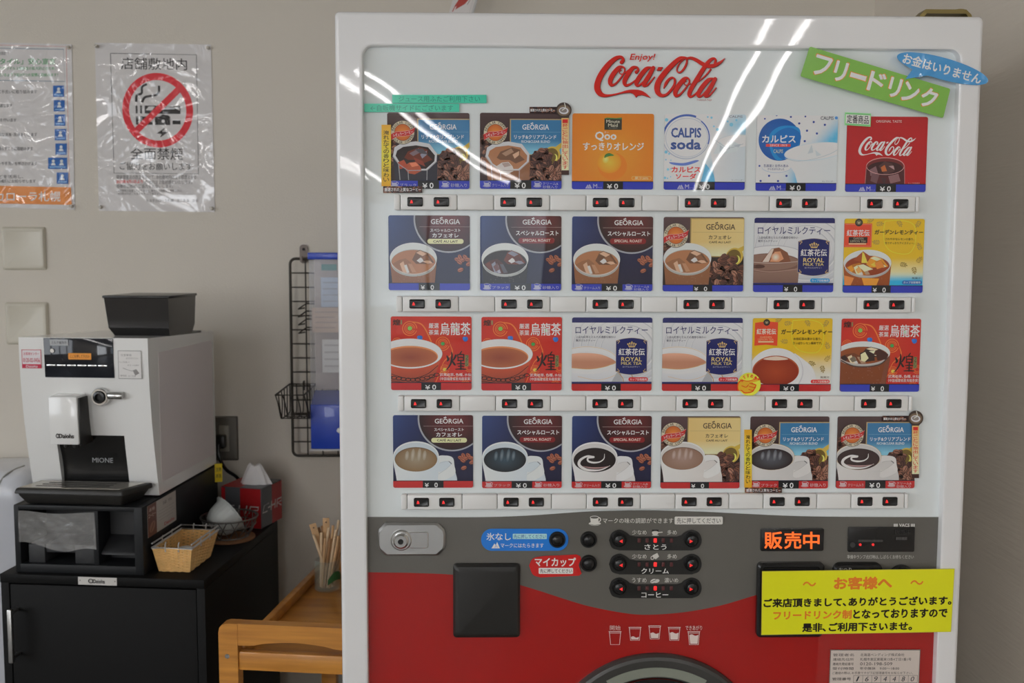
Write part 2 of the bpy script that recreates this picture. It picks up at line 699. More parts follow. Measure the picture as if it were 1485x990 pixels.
def lamp_row(x0, y0, x1, y1, n, where):
    for i in range(n):
        a, b_ = i / n + .004, (i + 1) / n - .004
        p, q = Vector((x0 + (x1 - x0) * a, y0 + (y1 - y0) * a)), Vector((x0 + (x1 - x0) * b_, y0 + (y1 - y0) * b_))
        d = (q - p)
        L = d.length
        t = thing('ceiling_light', 'white twin tube fluorescent fitting on the ceiling, %s row' % where, 'lamp',
                  (*((p + q) / 2), ZC), math.atan2(d.y, d.x), 'ceiling lights of the %s row' % where)
        b = MB()
        b.hexa([(-L / 2, -.11, -.035), (L / 2, -.11, -.035), (L / 2, .11, -.035), (-L / 2, .11, -.035),
                (-L / 2, -.13, 0), (L / 2, -.13, 0), (L / 2, .13, 0), (-L / 2, .13, 0)])
        b.done('housing', m_lamp, t, smooth=0)
        for s in (-1, 1):
            b = MB()
            b.tube([(-L / 2 + .02, s * .085, -.055), (L / 2 - .02, s * .085, -.055)], .014, 8)
            b.done('tube', m_tube, t)


lamp_row(-0.85, -4.3, 0.45, -15.4, 6, 'middle')
lamp_row(1.22, -2.45, 3.3, -15.4, 6, 'right')
lamp_row(-2.0, -2.2, -1.6, -13.0, 5, 'added left')  # unseen row, added to throw more light on the right wall
lamp_row(-3.5, -2.6, -3.3, -13.0, 5, 'added far left')  # extra row out of view, put in only to light the room

# ------------------------------------------------------------------ vending machine
m_white = mat('machine_white', pc(199, 196, 194), 0.35, coat=1.0, coat_rough=.03, bump=0.06, bscale=60, bdist=0.0004)
m_rail = mat('rail_plastic', pc(205, 202, 192), 0.3)
m_blackp = mat('black_plastic', (0.012, 0.012, 0.012), 0.25)
m_blackm = mat('black_satin', (0.02, 0.019, 0.017), 0.42)
m_hole = mat('dark_gap', (0.004, 0.004, 0.004), 0.6)
m_chrome = mat('chrome', (0.62, 0.62, 0.61), 0.18, 1.0)
m_brushed = mat('brushed_steel', (0.50, 0.50, 0.49), 0.32, 1.0)
m_ledr = mat('red_lamp', (0.5, 0.02, 0.02), 0.4, emit=(1.0, 0.03, 0.03), estr=.75)
m_ledoff = mat('unlit_lamp', (0.10, 0.025, 0.025), 0.4)
m_ledo = mat('orange_lamp', (0.6, 0.15, 0.03), 0.4, emit=(1.0, 0.105, 0.012), estr=1.0)
m_grey = mat('grey_plastic', (0.055, 0.054, 0.05), 0.35)

VX0, VX1, VZ1 = -0.2413, 0.7715, 1.8488
VM = thing('vending_machine', 'white cup drink vending machine with rows of drink cards and red lower front', 'vending machine',
           ((VX0 + VX1) / 2, 0, 0))

b = MB()
b.box(VX0 + .022, .02, .09, VX1 - .022, .46, VZ1 - .004, .004)
b.done('cabinet_body', m_white, VM, world=True)
for sx in (VX0 + .06, VX1 - .06):
    for sy in (.07, .40):
        b = MB()
        b.lathe([(.025, 0), (.025, .01), (.012, .014), (.012, .095)], (sx, sy, 0), 16)
        b.done('leg', m_brushed, VM, world=True)

YFR = -0.012
i0, i1 = at_y(520, 67, -.004), at_y(1391.6, 73.5, -.004)
IX0, IX1, IZ1 = (i0.x + at_y(540.8, 990, -.004).x) / 2, (i1.x + at_y(1352, 990, -.004).x) / 2, (i0.z + i1.z) / 2
IZ0 = 0.17


def fl(x0, z0, x1, z1, r, y):
    return [(x, y, z) for x, z in rr_pts(x0, z0, x1, z1, r, 6)]


b = MB()
b.loft([fl(VX0, .1, VX1, VZ1, .006, .03), fl(VX0, .1, VX1, VZ1, .007, YFR + .006), fl(VX0 + .0015, .1015, VX1 - .0015, VZ1 - .0015, .008, YFR + .002),
        fl(VX0 + .005, .105, VX1 - .005, VZ1 - .005, .008, YFR),
        fl(VX0 + .007, .107, VX1 - .007, VZ1 - .007, .008, YFR), fl(IX0 - .005, IZ0 - .005, IX1 + .005, IZ1 + .005, .021, YFR),
        fl(IX0 - .003, IZ0 - .003, IX1 + .003, IZ1 + .003, .019, YFR), fl(IX0 - .0008, IZ0 - .0008, IX1 + .0008, IZ1 + .0008, .017, YFR + .001),
        fl(IX0, IZ0, IX1, IZ1, .016, YFR + .004), fl(IX0, IZ0, IX1, IZ1, .016, .012)], False, False)
b.done('door_frame', m_white, VM, world=True, smooth=50)


def pxart(y, crop=(0, 0, 1), clip=None):
    a = Art(clip)
    cx, cy, s = crop

    def f(x, yy):
        p = at_y(cx + x / s, cy + yy / s, y)
        return (p.x, p.z)
    a.f = f
    return a


Z5, Z6, Z7 = (520, 735, 3.8824), (760, 735, 3.8824), (1080, 735, 3.8824)
C_PANEL, C_GREY, C_RED = pc(189, 194, 204), pc(80, 78, 73), pc(132, 13, 9)

# white display panel behind the acrylic
a = Art()
a.poly(rr_pts(IX0 - .004, IZ0 + .3, IX1 + .004, IZ1 + .004, .016), C_PANEL)
a.backc = C_PANEL
a.build('display_panel', VM, 0.0022, M_print, rr_pts(IX0 - .004, IZ0 + .3, IX1 + .004, IZ1 + .004, .016), .002)

# grey and red control panel
top = [(510, 749.5), (600, 749.8), (690, 750), (760, 748), (845, 742.2), (890, 740.6), (940, 740), (1017, 742), (1080, 745), (1157, 748.4), (1250, 749.6), (1400, 749.8)]
mid = [(505, 829.5), (536.7, 830), (600, 831), (656, 833.4), (705, 839), (754, 848.3), (829, 872), (860, 880.5), (905, 889), (940, 891.6), (991, 888), (1043, 878.7), (1090, 865), (1140, 850), (1200, 838), (1280, 831), (1410, 829.5)]
top, mid = smooth_path(top, 4), smooth_path(mid, 4)
a = pxart(0.0)
zb = IZ0 + .01
Pt = [a.f(*p) for p in top]
Pm = [a.f(*p) for p in mid]
a.f = lambda x, y: (x, y)
cl = lambda P: [(min(max(x, IX0 - .003), IX1 + .003), z) for x, z in P]
Pt, Pm = cl(Pt), cl(Pm)
a.poly(Pt + [(IX1 + .003, zb), (IX0 - .003, zb)], C_GREY)
a.poly(Pm + [(IX1 + .003, zb), (IX0 - .003, zb)], C_RED)
a.backc = C_GREY
CPb = Pt + [(IX1 + .003, zb), (IX0 - .003, zb)]
a.build('control_panel', VM, 0.0015, M_print, None)


def logo(a, col, dark=None, dx=5, dy=5):
    """The script wordmark, in the coordinates of an enlarged view 1485 x 594."""
    S = [
        [(303, 152, 36), (322, 128, 34), (312, 98, 28), (280, 94, 34), (230, 116, 46), (160, 180, 56), (92, 272, 60), (52, 360, 62), (44, 430, 64), (72, 484, 58),
         (125, 508, 32), (195, 503, 18), (290, 482, 15), (370, 464, 28), (440, 462, 36), (505, 474, 44), (560, 496, 32), (618, 532, 3)],
        [(342, 250, 10), (336, 215, 18), (312, 198, 22), (272, 212, 42), (216, 278, 50), (184, 345, 48), (192, 392, 36), (236, 384, 20), (292, 325, 16), (332, 262, 14), (340, 240, 12)],
        [(300, 232, 10), (281, 250, 10), (290, 272, 10), (318, 276, 10), (350, 258, 12), (385, 232, 14)],
        [(464, 256, 34), (484, 232, 24), (472, 206, 22), (425, 212, 38), (372, 282, 48), (338, 352, 46), (348, 396, 32), (392, 388, 20), (450, 348, 15), (490, 310, 14)],
        [(640, 214, 20), (610, 206, 22), (566, 226, 42), (504, 302, 48), (466, 370, 44), (474, 400, 28), (512, 388, 18), (578, 316, 15), (632, 238, 14)],
        [(648, 208, 38), (600, 296, 46), (548, 382, 42), (552, 404, 26), (588, 392, 18), (630, 346, 14), (660, 308, 11)],
        [(1008, 104, 18), (975, 98, 22), (930, 112, 42), (860, 170, 50), (778, 256, 54), (712, 346, 58), (688, 420, 60), (700, 480, 52), (745, 508, 34), (796, 492, 26), (848, 436, 26),
         (876, 384, 24), (878, 335, 24), (850, 315, 20), (815, 334, 24), (785, 376, 30), (760, 428, 10)],
        [(1010, 108, 18), (1006, 160, 20), (978, 218, 20), (938, 258, 16), (908, 252, 15), (904, 214, 14), (932, 160, 12), (978, 116, 11), (1008, 106, 11)],
        [(1004, 108, 16), (1055, 104, 30), (1115, 128, 38), (1175, 166, 42), (1235, 190, 40), (1305, 184, 38), (1370, 150, 26), (1421, 104, 2)],
        [(1036, 372, 10), (1034, 340, 18), (1012, 318, 22), (976, 334, 42), (922, 398, 50), (886, 462, 48), (890, 508, 36), (930, 500, 20), (985, 442, 16), (1028, 378, 14), (1036, 356, 12)],
        [(1000, 350, 10), (980, 368, 10), (986, 390, 10), (1012, 396, 10), (1046, 378, 12)],
        [(1312, 160, 26), (1318, 125, 22), (1298, 108, 24), (1252, 134, 36), (1192, 212, 44), (1112, 340, 46), (1052, 440, 46), (1034, 498, 40), (1050, 520, 24), (1090, 500, 16), (1150, 440, 14)],
        [(1266, 226, 16), (1214, 290, 14), (1160, 336, 12), (1096, 378, 11)],
        [(1310, 330, 20), (1276, 326, 22), (1236, 346, 42), (1172, 420, 48), (1132, 488, 44), (1138, 518, 28), (1176, 504, 18), (1238, 432, 15), (1300, 352, 14)],
        [(1314, 328, 38), (1268, 412, 46), (1214, 498, 42), (1216, 518, 26), (1250, 508, 18), (1292, 464, 14), (1324, 424, 11)],
    ]
    P = [[(702, 202), (752, 202), (728, 240), (684, 240)], [(392, 476), (420, 484), (445, 505), (460, 530), (482, 508), (530, 500), (500, 470), (430, 462)]]
    if dark:
        f0 = a.f
        a.f = lambda x, y: f0(x + dx, y + dy)
        lv = a._lv(None)
        for k, s in enumerate(S):
            a.stroke(s, 10, dark, 5, lv + k * .6)
        a.lv += 9
        for p in P:
            a.poly(p, dark, lv + 9)
        a.f = f0
    lv = a._lv(None)
    for k, s in enumerate(S):
        a.stroke(s, 10, col, 5, lv + k * .6)
    for p in P:
        a.poly(p, col, lv + 9)
    a.lv += 9


a = pxart(0.0, (860, 70, 7.425))
logo(a, pc(176, 26, 16), pc(84, 16, 14))
a.txt('Enjoy!', 394, 58, 672, 145, pc(176, 30, 22), 0.035, 0.22)
a.txt('Trademark Regd', 1115, 546, 1275, 570, pc(150, 70, 60))
tag(a.build('brand_logo', VM, 0.0, M_print), 'red script lettering with Enjoy! above it')

# green tapes, small stickers
def tapes():
    T, D = pc(62, 176, 148), pc(36, 122, 100)
    for q, s, tx in (((303, 469, 770, 510), 'ジュース用ふたご利用下さい', (335, 475, 738, 504)),
                     ((165, 513, 635, 554), '←自販機サイドにございます', (195, 519, 605, 549))):
        a = pxart(-.0012, (480, 0, 3.4143))
        a.backc = T
        a.rect(*q, T)
        a.txt(s, *tx, D, 0.02)
        P = [a.f(x, y) for x, y in ((q[0], q[1]), (q[2], q[1]), (q[2], q[3]), (q[0], q[3]))]
        tag(a.build('label_tape', VM, -.0012, M_label, P), 'teal embossed tape reading ' + s)


def teiban():
    a = pxart(-.0014, (1080, 150, 5.5))
    a.quadview(208, 106, *[a.f(*p) for p in ((800, 70), (1008, 80), (1003, 185), (797, 172))])
    G = pc(130, 190, 130)
    a.backc = G
    a.rect(0, 0, 208, 106, G)
    a.rect(6, 8, 202, 12, pc(90, 160, 100)); a.rect(6, 94, 202, 98, pc(90, 160, 100))
    a.rect(8, 16, 200, 90, pc(196, 205, 190))
    a.txt('定番商品', 16, 19, 192, 87, pc(30, 26, 26), 0.02, out=pc(215, 215, 210), ow=.05)
    P = [a.f(*p) for p in ((0, 0), (208, 0), (208, 106), (0, 106))]
    tag(a.build('sticker', VM, -.0014, M_label, P), 'small green sticker reading 定番商品')


def beans(a, x0, y0, x1, y1, n, sz, seed, inside=None, cols=None, up=9):
    r = random.Random(seed)
    base = a.lv
    cols = cols or [(122, 80, 64), (104, 66, 52), (86, 54, 44), (142, 100, 82), (70, 44, 38)]
    k = 0
    while k < n:
        x, y = r.uniform(x0, x1), r.uniform(y0, y1)
        k += 1
        if inside and not inside(x, y):
            continue
        an = r.uniform(0, PI)
        c = r.choice(cols)
        lv = base + 1 + 2 * (k % up)
        a.ell(x, y, sz, sz * .66, pc(*[v * .55 for v in c]), an, 10, lv)
        a.ell(x - sz * .06, y - sz * .08, sz * .86, sz * .55, pc(*c), an, 10, lv + 1)
        a.stroke([(x - math.cos(an) * sz * .7, y - math.sin(an) * sz * .7), (x + math.sin(an) * sz * .12, y - math.cos(an) * sz * .12), (x + math.cos(an) * sz * .7, y + math.sin(an) * sz * .7)],
                 sz * .16, pc(34, 20, 18), 2, lv + 1.5, False)
    a.lv = base + 2 * up + 2


def corner_stickers(crop, tape, foot, head, spot, strip, end, y=-.0014):
    """The two angled promotional stickers around a pair of coffee cards."""
    if tape:
        a = pxart(y, crop)
        a.backc = pc(230, 160, 40)
        x0, y0, x1, y1 = tape
        a.grid(x0, y0, x1, y1, lambda x, yy: mixc(pc(240, 185, 60), pc(226, 130, 28), abs((yy - (y0 + y1) / 2) / (y1 - y0)) * 1.6), 1, 8)
        a.txt('淹れたての香りと味わい', x0 + (x1 - x0) * .2, y0 + (y1 - y0) * .09, x1 - (x1 - x0) * .2, y1 - (y1 - y0) * .07, pc(28, 20, 16), 0.03, vert=True)
        x0, y0, x1, y1 = foot
        a.rect(x0, y0, x1, y1, pc(44, 30, 28))
        a.clip = [a.f(*p) for p in ((x0, y0), (x0, y1), (x1, y1), (x1, y0))]
        if area2(a.clip) < 0:
            a.clip.reverse()
        beans(a, x0, y0, x1, y1, 40, 14, 5, up=3)
        a.clip = None
        a.txt('厳選された上質なコーヒー', x0 + 10, y0 + (y1 - y0) * .22, x1 - 8, y1 - (y1 - y0) * .22, pc(205, 200, 195), 0.04)
        t = tape
        P = [a.f(*p) for p in ((t[0], t[1]), (t[2], t[1]), (t[2], foot[1]), (foot[2], foot[1]), (foot[2], foot[3]), (foot[0], foot[3]), (foot[0], foot[1]), (t[0], foot[1]))]
        tag(a.build('sticker', VM, y, M_label, P), 'orange upright sticker with black lettering beside a coffee card')
    if head:
        a = pxart(y, crop)
        a.backc = pc(60, 44, 40)
        x0, y0, x1, y1 = head
        a.rect(x0, y0, x1, y1, pc(40, 28, 28))
        a.clip = [a.f(*p) for p in ((x0, y0), (x0, y1), (x1, y1), (x1, y0))]
        if area2(a.clip) < 0:
            a.clip.reverse()
        beans(a, x0, y0, x1, y1, 26, 13, 6, up=3)
        a.clip = None
        a.txt('厳選された上質なコーヒー', x0 + 6, y0 + (y1 - y0) * .3, x1 - 16, y1 - (y1 - y0) * .25, pc(205, 200, 195), 0.05)
        sx0, sy0, sx1, sy1 = strip
        a.grid(sx0, sy0, sx1, sy1, lambda x, yy: mixc(pc(206, 160, 100), pc(222, 196, 160), (yy - sy0) / (sy1 - sy0)), 1, 6)
        a.txt('一杯ごとに抽出しています', sx0 + 8, sy0 + 8, sx1 - 8, sy1 - 8, pc(178, 40, 36), 0.03, vert=True, out=pc(230, 215, 200), ow=.0)
        a.rect(sx0, sy1, sx1, end, pc(58, 40, 36))
        cx, cy, r = spot
        a.ell(cx, cy, r, r, pc(58, 48, 44))
        a.ell(cx, cy + 2, r * .86, r * .72, pc(150, 132, 110), 0, 28, edge=pc(92, 76, 62))
        a.ell(cx, cy + 4, r * .62, r * .44, pc(185, 185, 190), 0.1, 24)
        a.ell(cx - 2, cy + 2, r * .46, r * .28, pc(120, 112, 108), 0.1, 24)
        a.stroke([(cx + r * .1, cy - r * .9), (cx + r * .2, cy - r * .3), (cx - r * .2, cy)], r * .1, pc(200, 195, 185))
        P = [a.f(*p) for p in ((x0, y0), (cx - r * .9, y0), (cx - r * .5, cy - r * .8), (cx, cy - r), (cx + r * .7, cy - r * .7), (cx + r, cy), (cx + r * .7, cy + r * .7),
                               (sx1, sy0), (sx1, end), (sx0, end), (sx0, y1), (x0, y1))]
        tag(a.build('sticker', VM, y, M_label, P), 'dark cornered sticker with a round cup picture and red upright lettering')


def area2(P):
    return sum(P[i][0] * P[(i + 1) % len(P)][1] - P[(i + 1) % len(P)][0] * P[i][1] for i in range(len(P)))


def hand_sticker():
    a = pxart(-.0014, (1080, 450, 5.5))
    Y = pc(236, 214, 64)
    a.backc = Y
    cx, cy, r = 36, 588, 92
    a.ell(cx, cy, r, r, Y, n=36)
    O, E_ = pc(240, 150, 40), pc(190, 60, 20)
    H = [(-60, 590), (-30, 555), (30, 560), (108, 540), (116, 556), (60, 575), (92, 592), (82, 622), (60, 652), (0, 662), (-30, 640), (-56, 640)]
    H = smooth_path(H, 4, True)
    a.poly(H, E_)
    m = (20, 600)
    a.poly([(m[0] + (x - m[0]) * .88, m[1] + (y - m[1]) * .86) for x, y in H], O)
    for q in ([(40, 580), (88, 592)], [(36, 606), (86, 616)], [(32, 630), (70, 640)], [(-24, 600), (10, 612), (30, 592)]):
        a.stroke(q, 6, E_, 3)
    a.arc_txt('おすすめ!', cx, cy, 68, PI * 1.08, PI * 1.82, 30, pc(200, 50, 30), 0.05)
    P = [a.f(cx + r * math.cos(2 * PI * k / 36), cy + r * math.sin(2 * PI * k / 36)) for k in range(36)]
    tag(a.build('sticker', VM, -.0014, M_label, P), 'round yellow sticker with a pointing hand')


tapes()
teiban()
corner_stickers((540, 150, 5.1207), (68, 158, 138, 614), (80, 614, 370, 664), (1167, 25, 1370, 72), (1421, 50, 58), (1404, 108, 1460, 496), 530)
corner_stickers((1070, 590, 5.1207), (48, 168, 104, 598), (52, 598, 327, 638), (1075, 65, 1262, 107), (1320, 82, 56), (1293, 138, 1345, 497), 527)
hand_sticker()

# ---- rails of selector buttons
RAILS = [((570.7, 280.4), (1334, 308)), ((574, 428), (1328, 453)), ((576.4, 572), (1323.6, 597)), ((581, 714.7), (1317.6, 737))]
SEG0 = [581.0, 714.6, 848.0, 981.3, 1114.0, 1246.8]
R1L, R1R = 570.7, 1334.0
YR = -0.011
for i, (p, q) in enumerate(RAILS):
    A_, B_ = at_y(*p, YR), at_y(*q, YR)
    zt = (at_y(p[0], p[1], YR).z + at_y(q[0], q[1] - (q[1] - p[1]) * 0.83, YR).z) / 2
    h = 0.0248
    x0, x1 = A_.x, B_.x
    k = (x1 - x0) / (R1R - R1L)
    X = lambda u: x0 + (u - R1L) * k
    b = MB()
    ed = [R1L, 580.0]
    for s in SEG0:
        ed += [s, s + 81.0] if s > 585 else [s + 81.0]
    ed += [R1R]
    ed = sorted(set(ed))
    for u, w in zip(ed, ed[1:]):
        b.box(X(u) + .0004, YR, zt - h, X(w) - .0004, .0025, zt, .0022, 3)
    b.done('button_rail', m_rail, VM, world=True)
    b = MB()
    b.box(x0 + .002, YR + .003, zt - h + .002, x1 - .002, .0024, zt - .002)
    b.done('rail_core', m_grey, VM, world=True)
    for j, s in enumerate(SEG0):
        for off in (9.6, 47.4):
            u = s + off
            cx, cz = X(u + 10.9), zt - h * .5 + .0003
            w2, h2 = .0122, .0073
            b = MB()
            b.loft([fl(cx - w2, cz - h2, cx + w2, cz + h2, .0025, YR + .001), fl(cx - w2, cz - h2, cx + w2, cz + h2, .0025, YR - .0012),
                    fl(cx - w2 + .0012, cz - h2 + .0012, cx + w2 - .0012, cz + h2 - .0012, .0016, YR - .0018),
                    fl(cx - w2 + .002, cz - h2 + .002, cx + w2 - .002, cz + h2 - .002, .001, YR - .0012)])
            o = b.done('selector_button', m_blackp, VM, world=True)
            b = MB()
            lx = cx - .0054
            b.prism([(lx - .0021, cz - .0024), (lx + .0023, cz - .0022), (lx + .0012, cz + .0016), (lx - .0002, cz + .0030), (lx - .0012, cz + .0018)], 1, YR - .0020, YR - .0012)
            l = b.done('indicator_lamp', m_ledr, None, smooth=0)
            l.parent = o
            l.matrix_parent_inverse = wmat(o).inverted()

# ---- controls on the grey band
def pxp(crop, x, y, yy):
    return at_y(crop[0] + x / crop[2], crop[1] + y / crop[2], yy)


PXM = 1.65 / FPX                        # metres per photo pixel on the front plane
p = pxp(Z5, 298, 183, -.004)
w2, h2 = 193 / 3.8824 * PXM, 95 / 3.8824 * PXM
def oct_(x, z, w, h, c, y):
    P = [(-w, -h * .35), (-w * .97, -h * .6), (-w + c, -h), (w - c, -h), (w * .97, -h * .6), (w, -h * .35), (w, h * .35), (w * .97, h * .6), (w - c, h), (-w + c, h), (-w * .97, h * .6), (-w, h * .35)]
    return [(x + u, y, z + v) for u, v in P]
b = MB()
b.loft([oct_(p.x, p.z, w2, h2, .012, .003), oct_(p.x, p.z, w2, h2, .012, -.002), oct_(p.x, p.z, w2 - .003, h2 - .003, .012, -.005)])
lk = b.done('lock_plate', m_brushed, VM, world=True)
b = MB()
q = pxp(Z5, 350, 184, -.005)
b.loft([fl(q.x - .02, q.z - .0135, q.x + .0125, q.z + .0135, .004, -.0049), fl(q.x - .02, q.z - .0135, q.x + .0125, q.z + .0135, .004, -.0062),
        fl(q.x - .019, q.z - .0125, q.x + .0115, q.z + .0125, .003, -.007)])
o = b.done('lock_handle', m_chrome, lk, world=True)
b = MB()
q = pxp(Z5, 240, 186, -.006)
b.disc_y(q.x, -.009, q.z, .0172, -.004, 32, .002)
b.disc_y(q.x, -.016, q.z, .0125, -.009, 32, .003)
b.mi = 1
b.disc_y(q.x, -.0165, q.z, .0045, -.0155, 16)
b.done('lock_cylinder', [m_chrome, m_blackp], lk, world=True)

# black square cover
p0, p1 = pxp(Z5, 532, 322, -.006), pxp(Z5, 908, 735, -.006)
b = MB()
b.loft([fl(p0.x, p1.z, p1.x, p0.z, .006, .002), fl(p0.x, p1.z, p1.x, p0.z, .006, -.004), fl(p0.x + .004, p1.z + .005, p1.x - .004, p0.z - .004, .006, -.009),
        fl(p0.x + .009, p1.z + .009, p1.x - .009, p0.z - .010, .004, -.010)])
b.done('reader_cover', m_blackm, VM, world=True)

WH = pc(198, 196, 190)
# blue and red stickers
a = pxart(-.0006, Z5)
BL = pc(24, 102, 182)
a.backc = BL
O_ = rr_pts(690, 122, 1181, 246, 60, 8)
a.poly(O_, BL)
a.txt('氷なし', 720, 145, 858, 188, WH, 0.035)
a.rrect(868, 150, 1060, 180, 4, pc(150, 190, 215))
a.txt('先に押してください', 874, 154, 1054, 177, pc(30, 80, 140), 0.01)
a.txt('マークにはたらきます', 800, 204, 1042, 228, WH, 0.02)
a.poly([(748, 232), (765, 205), (773, 214), (780, 196), (796, 232)], WH)
a.stroke([(768, 228), (774, 212), (780, 226)], 3, BL, 0)
tag(a.build('sticker', VM, -.0006, M_print, [a.f(*q) for q in O_]), 'blue rounded sticker reading 氷なし')
a = pxart(-.0006, Z6)
RD = pc(166, 22, 20)
a.backc = RD
O_ = smooth_path([(28, 330), (50, 290), (110, 276), (200, 272), (295, 267)], 5) + [(316, 276), (322, 292)] + smooth_path([(318, 300), (308, 326), (316, 352), (324, 374)], 4) + [(310, 386), (90, 396)] + smooth_path([(90, 396), (50, 380), (28, 330)], 5)[1:-1]
a.poly(O_, RD)
a.txt('マイカップ', 60, 284, 292, 335, WH, 0.055)
a.rrect(82, 342, 276, 376, 6, WH)
a.txt('先に押してください', 90, 348, 270, 371, pc(60, 20, 20), 0.025)
tag(a.build('sticker', VM, -.0006, M_print, [a.f(*q) for q in O_]), 'red sticker reading マイカップ')

# printed marks on the grey band and cup icons on the red
a = pxart(0.0, Z6)
LG = pc(188, 186, 180)
def cup_icon(a, cx, cy, s, col, bgc):
    a.ell(cx, cy + 17 * s, 34 * s, 11 * s, col)
    a.poly([(cx - 26 * s, cy - 18 * s), (cx + 22 * s, cy - 18 * s), (cx + 19 * s, cy + 8 * s), (cx + 8 * s, cy + 17 * s), (cx - 12 * s, cy + 17 * s), (cx - 23 * s, cy + 8 * s)], col)
    a.ring(cx + 22 * s, cy - 6 * s, 11 * s, 11 * s, 5 * s, col, 20)
    a.ell(cx - 2 * s, cy - 18 * s, 24 * s, 8 * s, bgc)
    a.ring(cx - 2 * s, cy - 18 * s, 24 * s, 8 * s, 3 * s, col, 20)
    a.stroke([(cx - 30 * s, cy + 20 * s), (cx, cy + 25 * s), (cx + 30 * s, cy + 20 * s)], 2.5 * s, bgc, 4)
cup_icon(a, 398, 76, 1.0, LG, C_GREY)
a.txt('マークの味の調節ができます', 443, 61, 840, 91, LG, 0.01)
a.rrect(847, 53, 1118, 97, 7, LG)
a.txt('先に押してください', 860, 60, 1106, 92, pc(70, 68, 64), 0.015)
a.txt('開始', 483, 665, 543, 692, pc(196, 170, 165), 0.0)
a.txt('できあがり', 908, 665, 1002, 692, pc(196, 170, 165), 0.01)
PK = pc(205, 178, 172)
for cx, y0, fill in ((512, 700, 0), (624, 676, .22), (735, 668, .45), (845, 676, .62), (955, 700, .82)):
    y1 = y0 + 73
    a.stroke([(cx - 34, y0), (cx + 34, y0)], 4, PK, 0)
    a.stroke([(cx - 30, y0 + 8), (cx + 30, y0 + 8)], 2.5, PK, 0)
    a.stroke([(cx - 32, y0), (cx - 25, y1), (cx + 25, y1), (cx + 32, y0)], 3.2, PK, 0)
    if fill:
        yt = y1 - 5 - (y1 - y0 - 14) * fill
        e = 21 + 6 * fill
        a.poly([(cx - 20, y1 - 5), (cx - e, yt)] + smooth_path([(cx - e, yt - 1), (cx - e * .4, yt - 5), (cx + e * .3, yt + 3), (cx + e, yt - 2)], 4) + [(cx + 20, y1 - 5)], PK)
a.f = pxart(0, Z7).f
a.txt('VACS', 868, 92, 926, 110, WH, 0.05)
for k in (0, 1, 2):
    a.rect(838 + k * 8, 93, 843 + k * 8, 109, WH); a.rect(934 + k * 8, 93, 939 + k * 8, 109, WH)
a.txt('準備中ランプ点灯時は､しばらくお待ちください', 575, 268, 950, 290, pc(170, 168, 162), 0.0)
tag(a.build('panel_print', VM, -.0004, M_print), 'white printed words and cup symbols on the control panel')


def round_button(crop, x, y, r, slot=False):
    q = pxp(crop, x, y, -.006)
    R = r / crop[2] * PXM
    b = MB()
    b.lathe([(R, 0), (R, .003), (R * .9, .005), (R * .78, .005), (R * .72, .0035), (R * .68, .0035), (R * .64, .0065), (R * .5, .0085), (R * .2, .0095)], (q.x, 0.001, q.z), 28, Matrix.Rotation(PI / 2, 4, 'X'))
    return b.done('round_button', m_blackp, VM, world=True)


round_button(Z5, 1120, 188, 48)
round_button(Z6, 365, 188, 48)
round_button(Z6, 365, 322, 49)

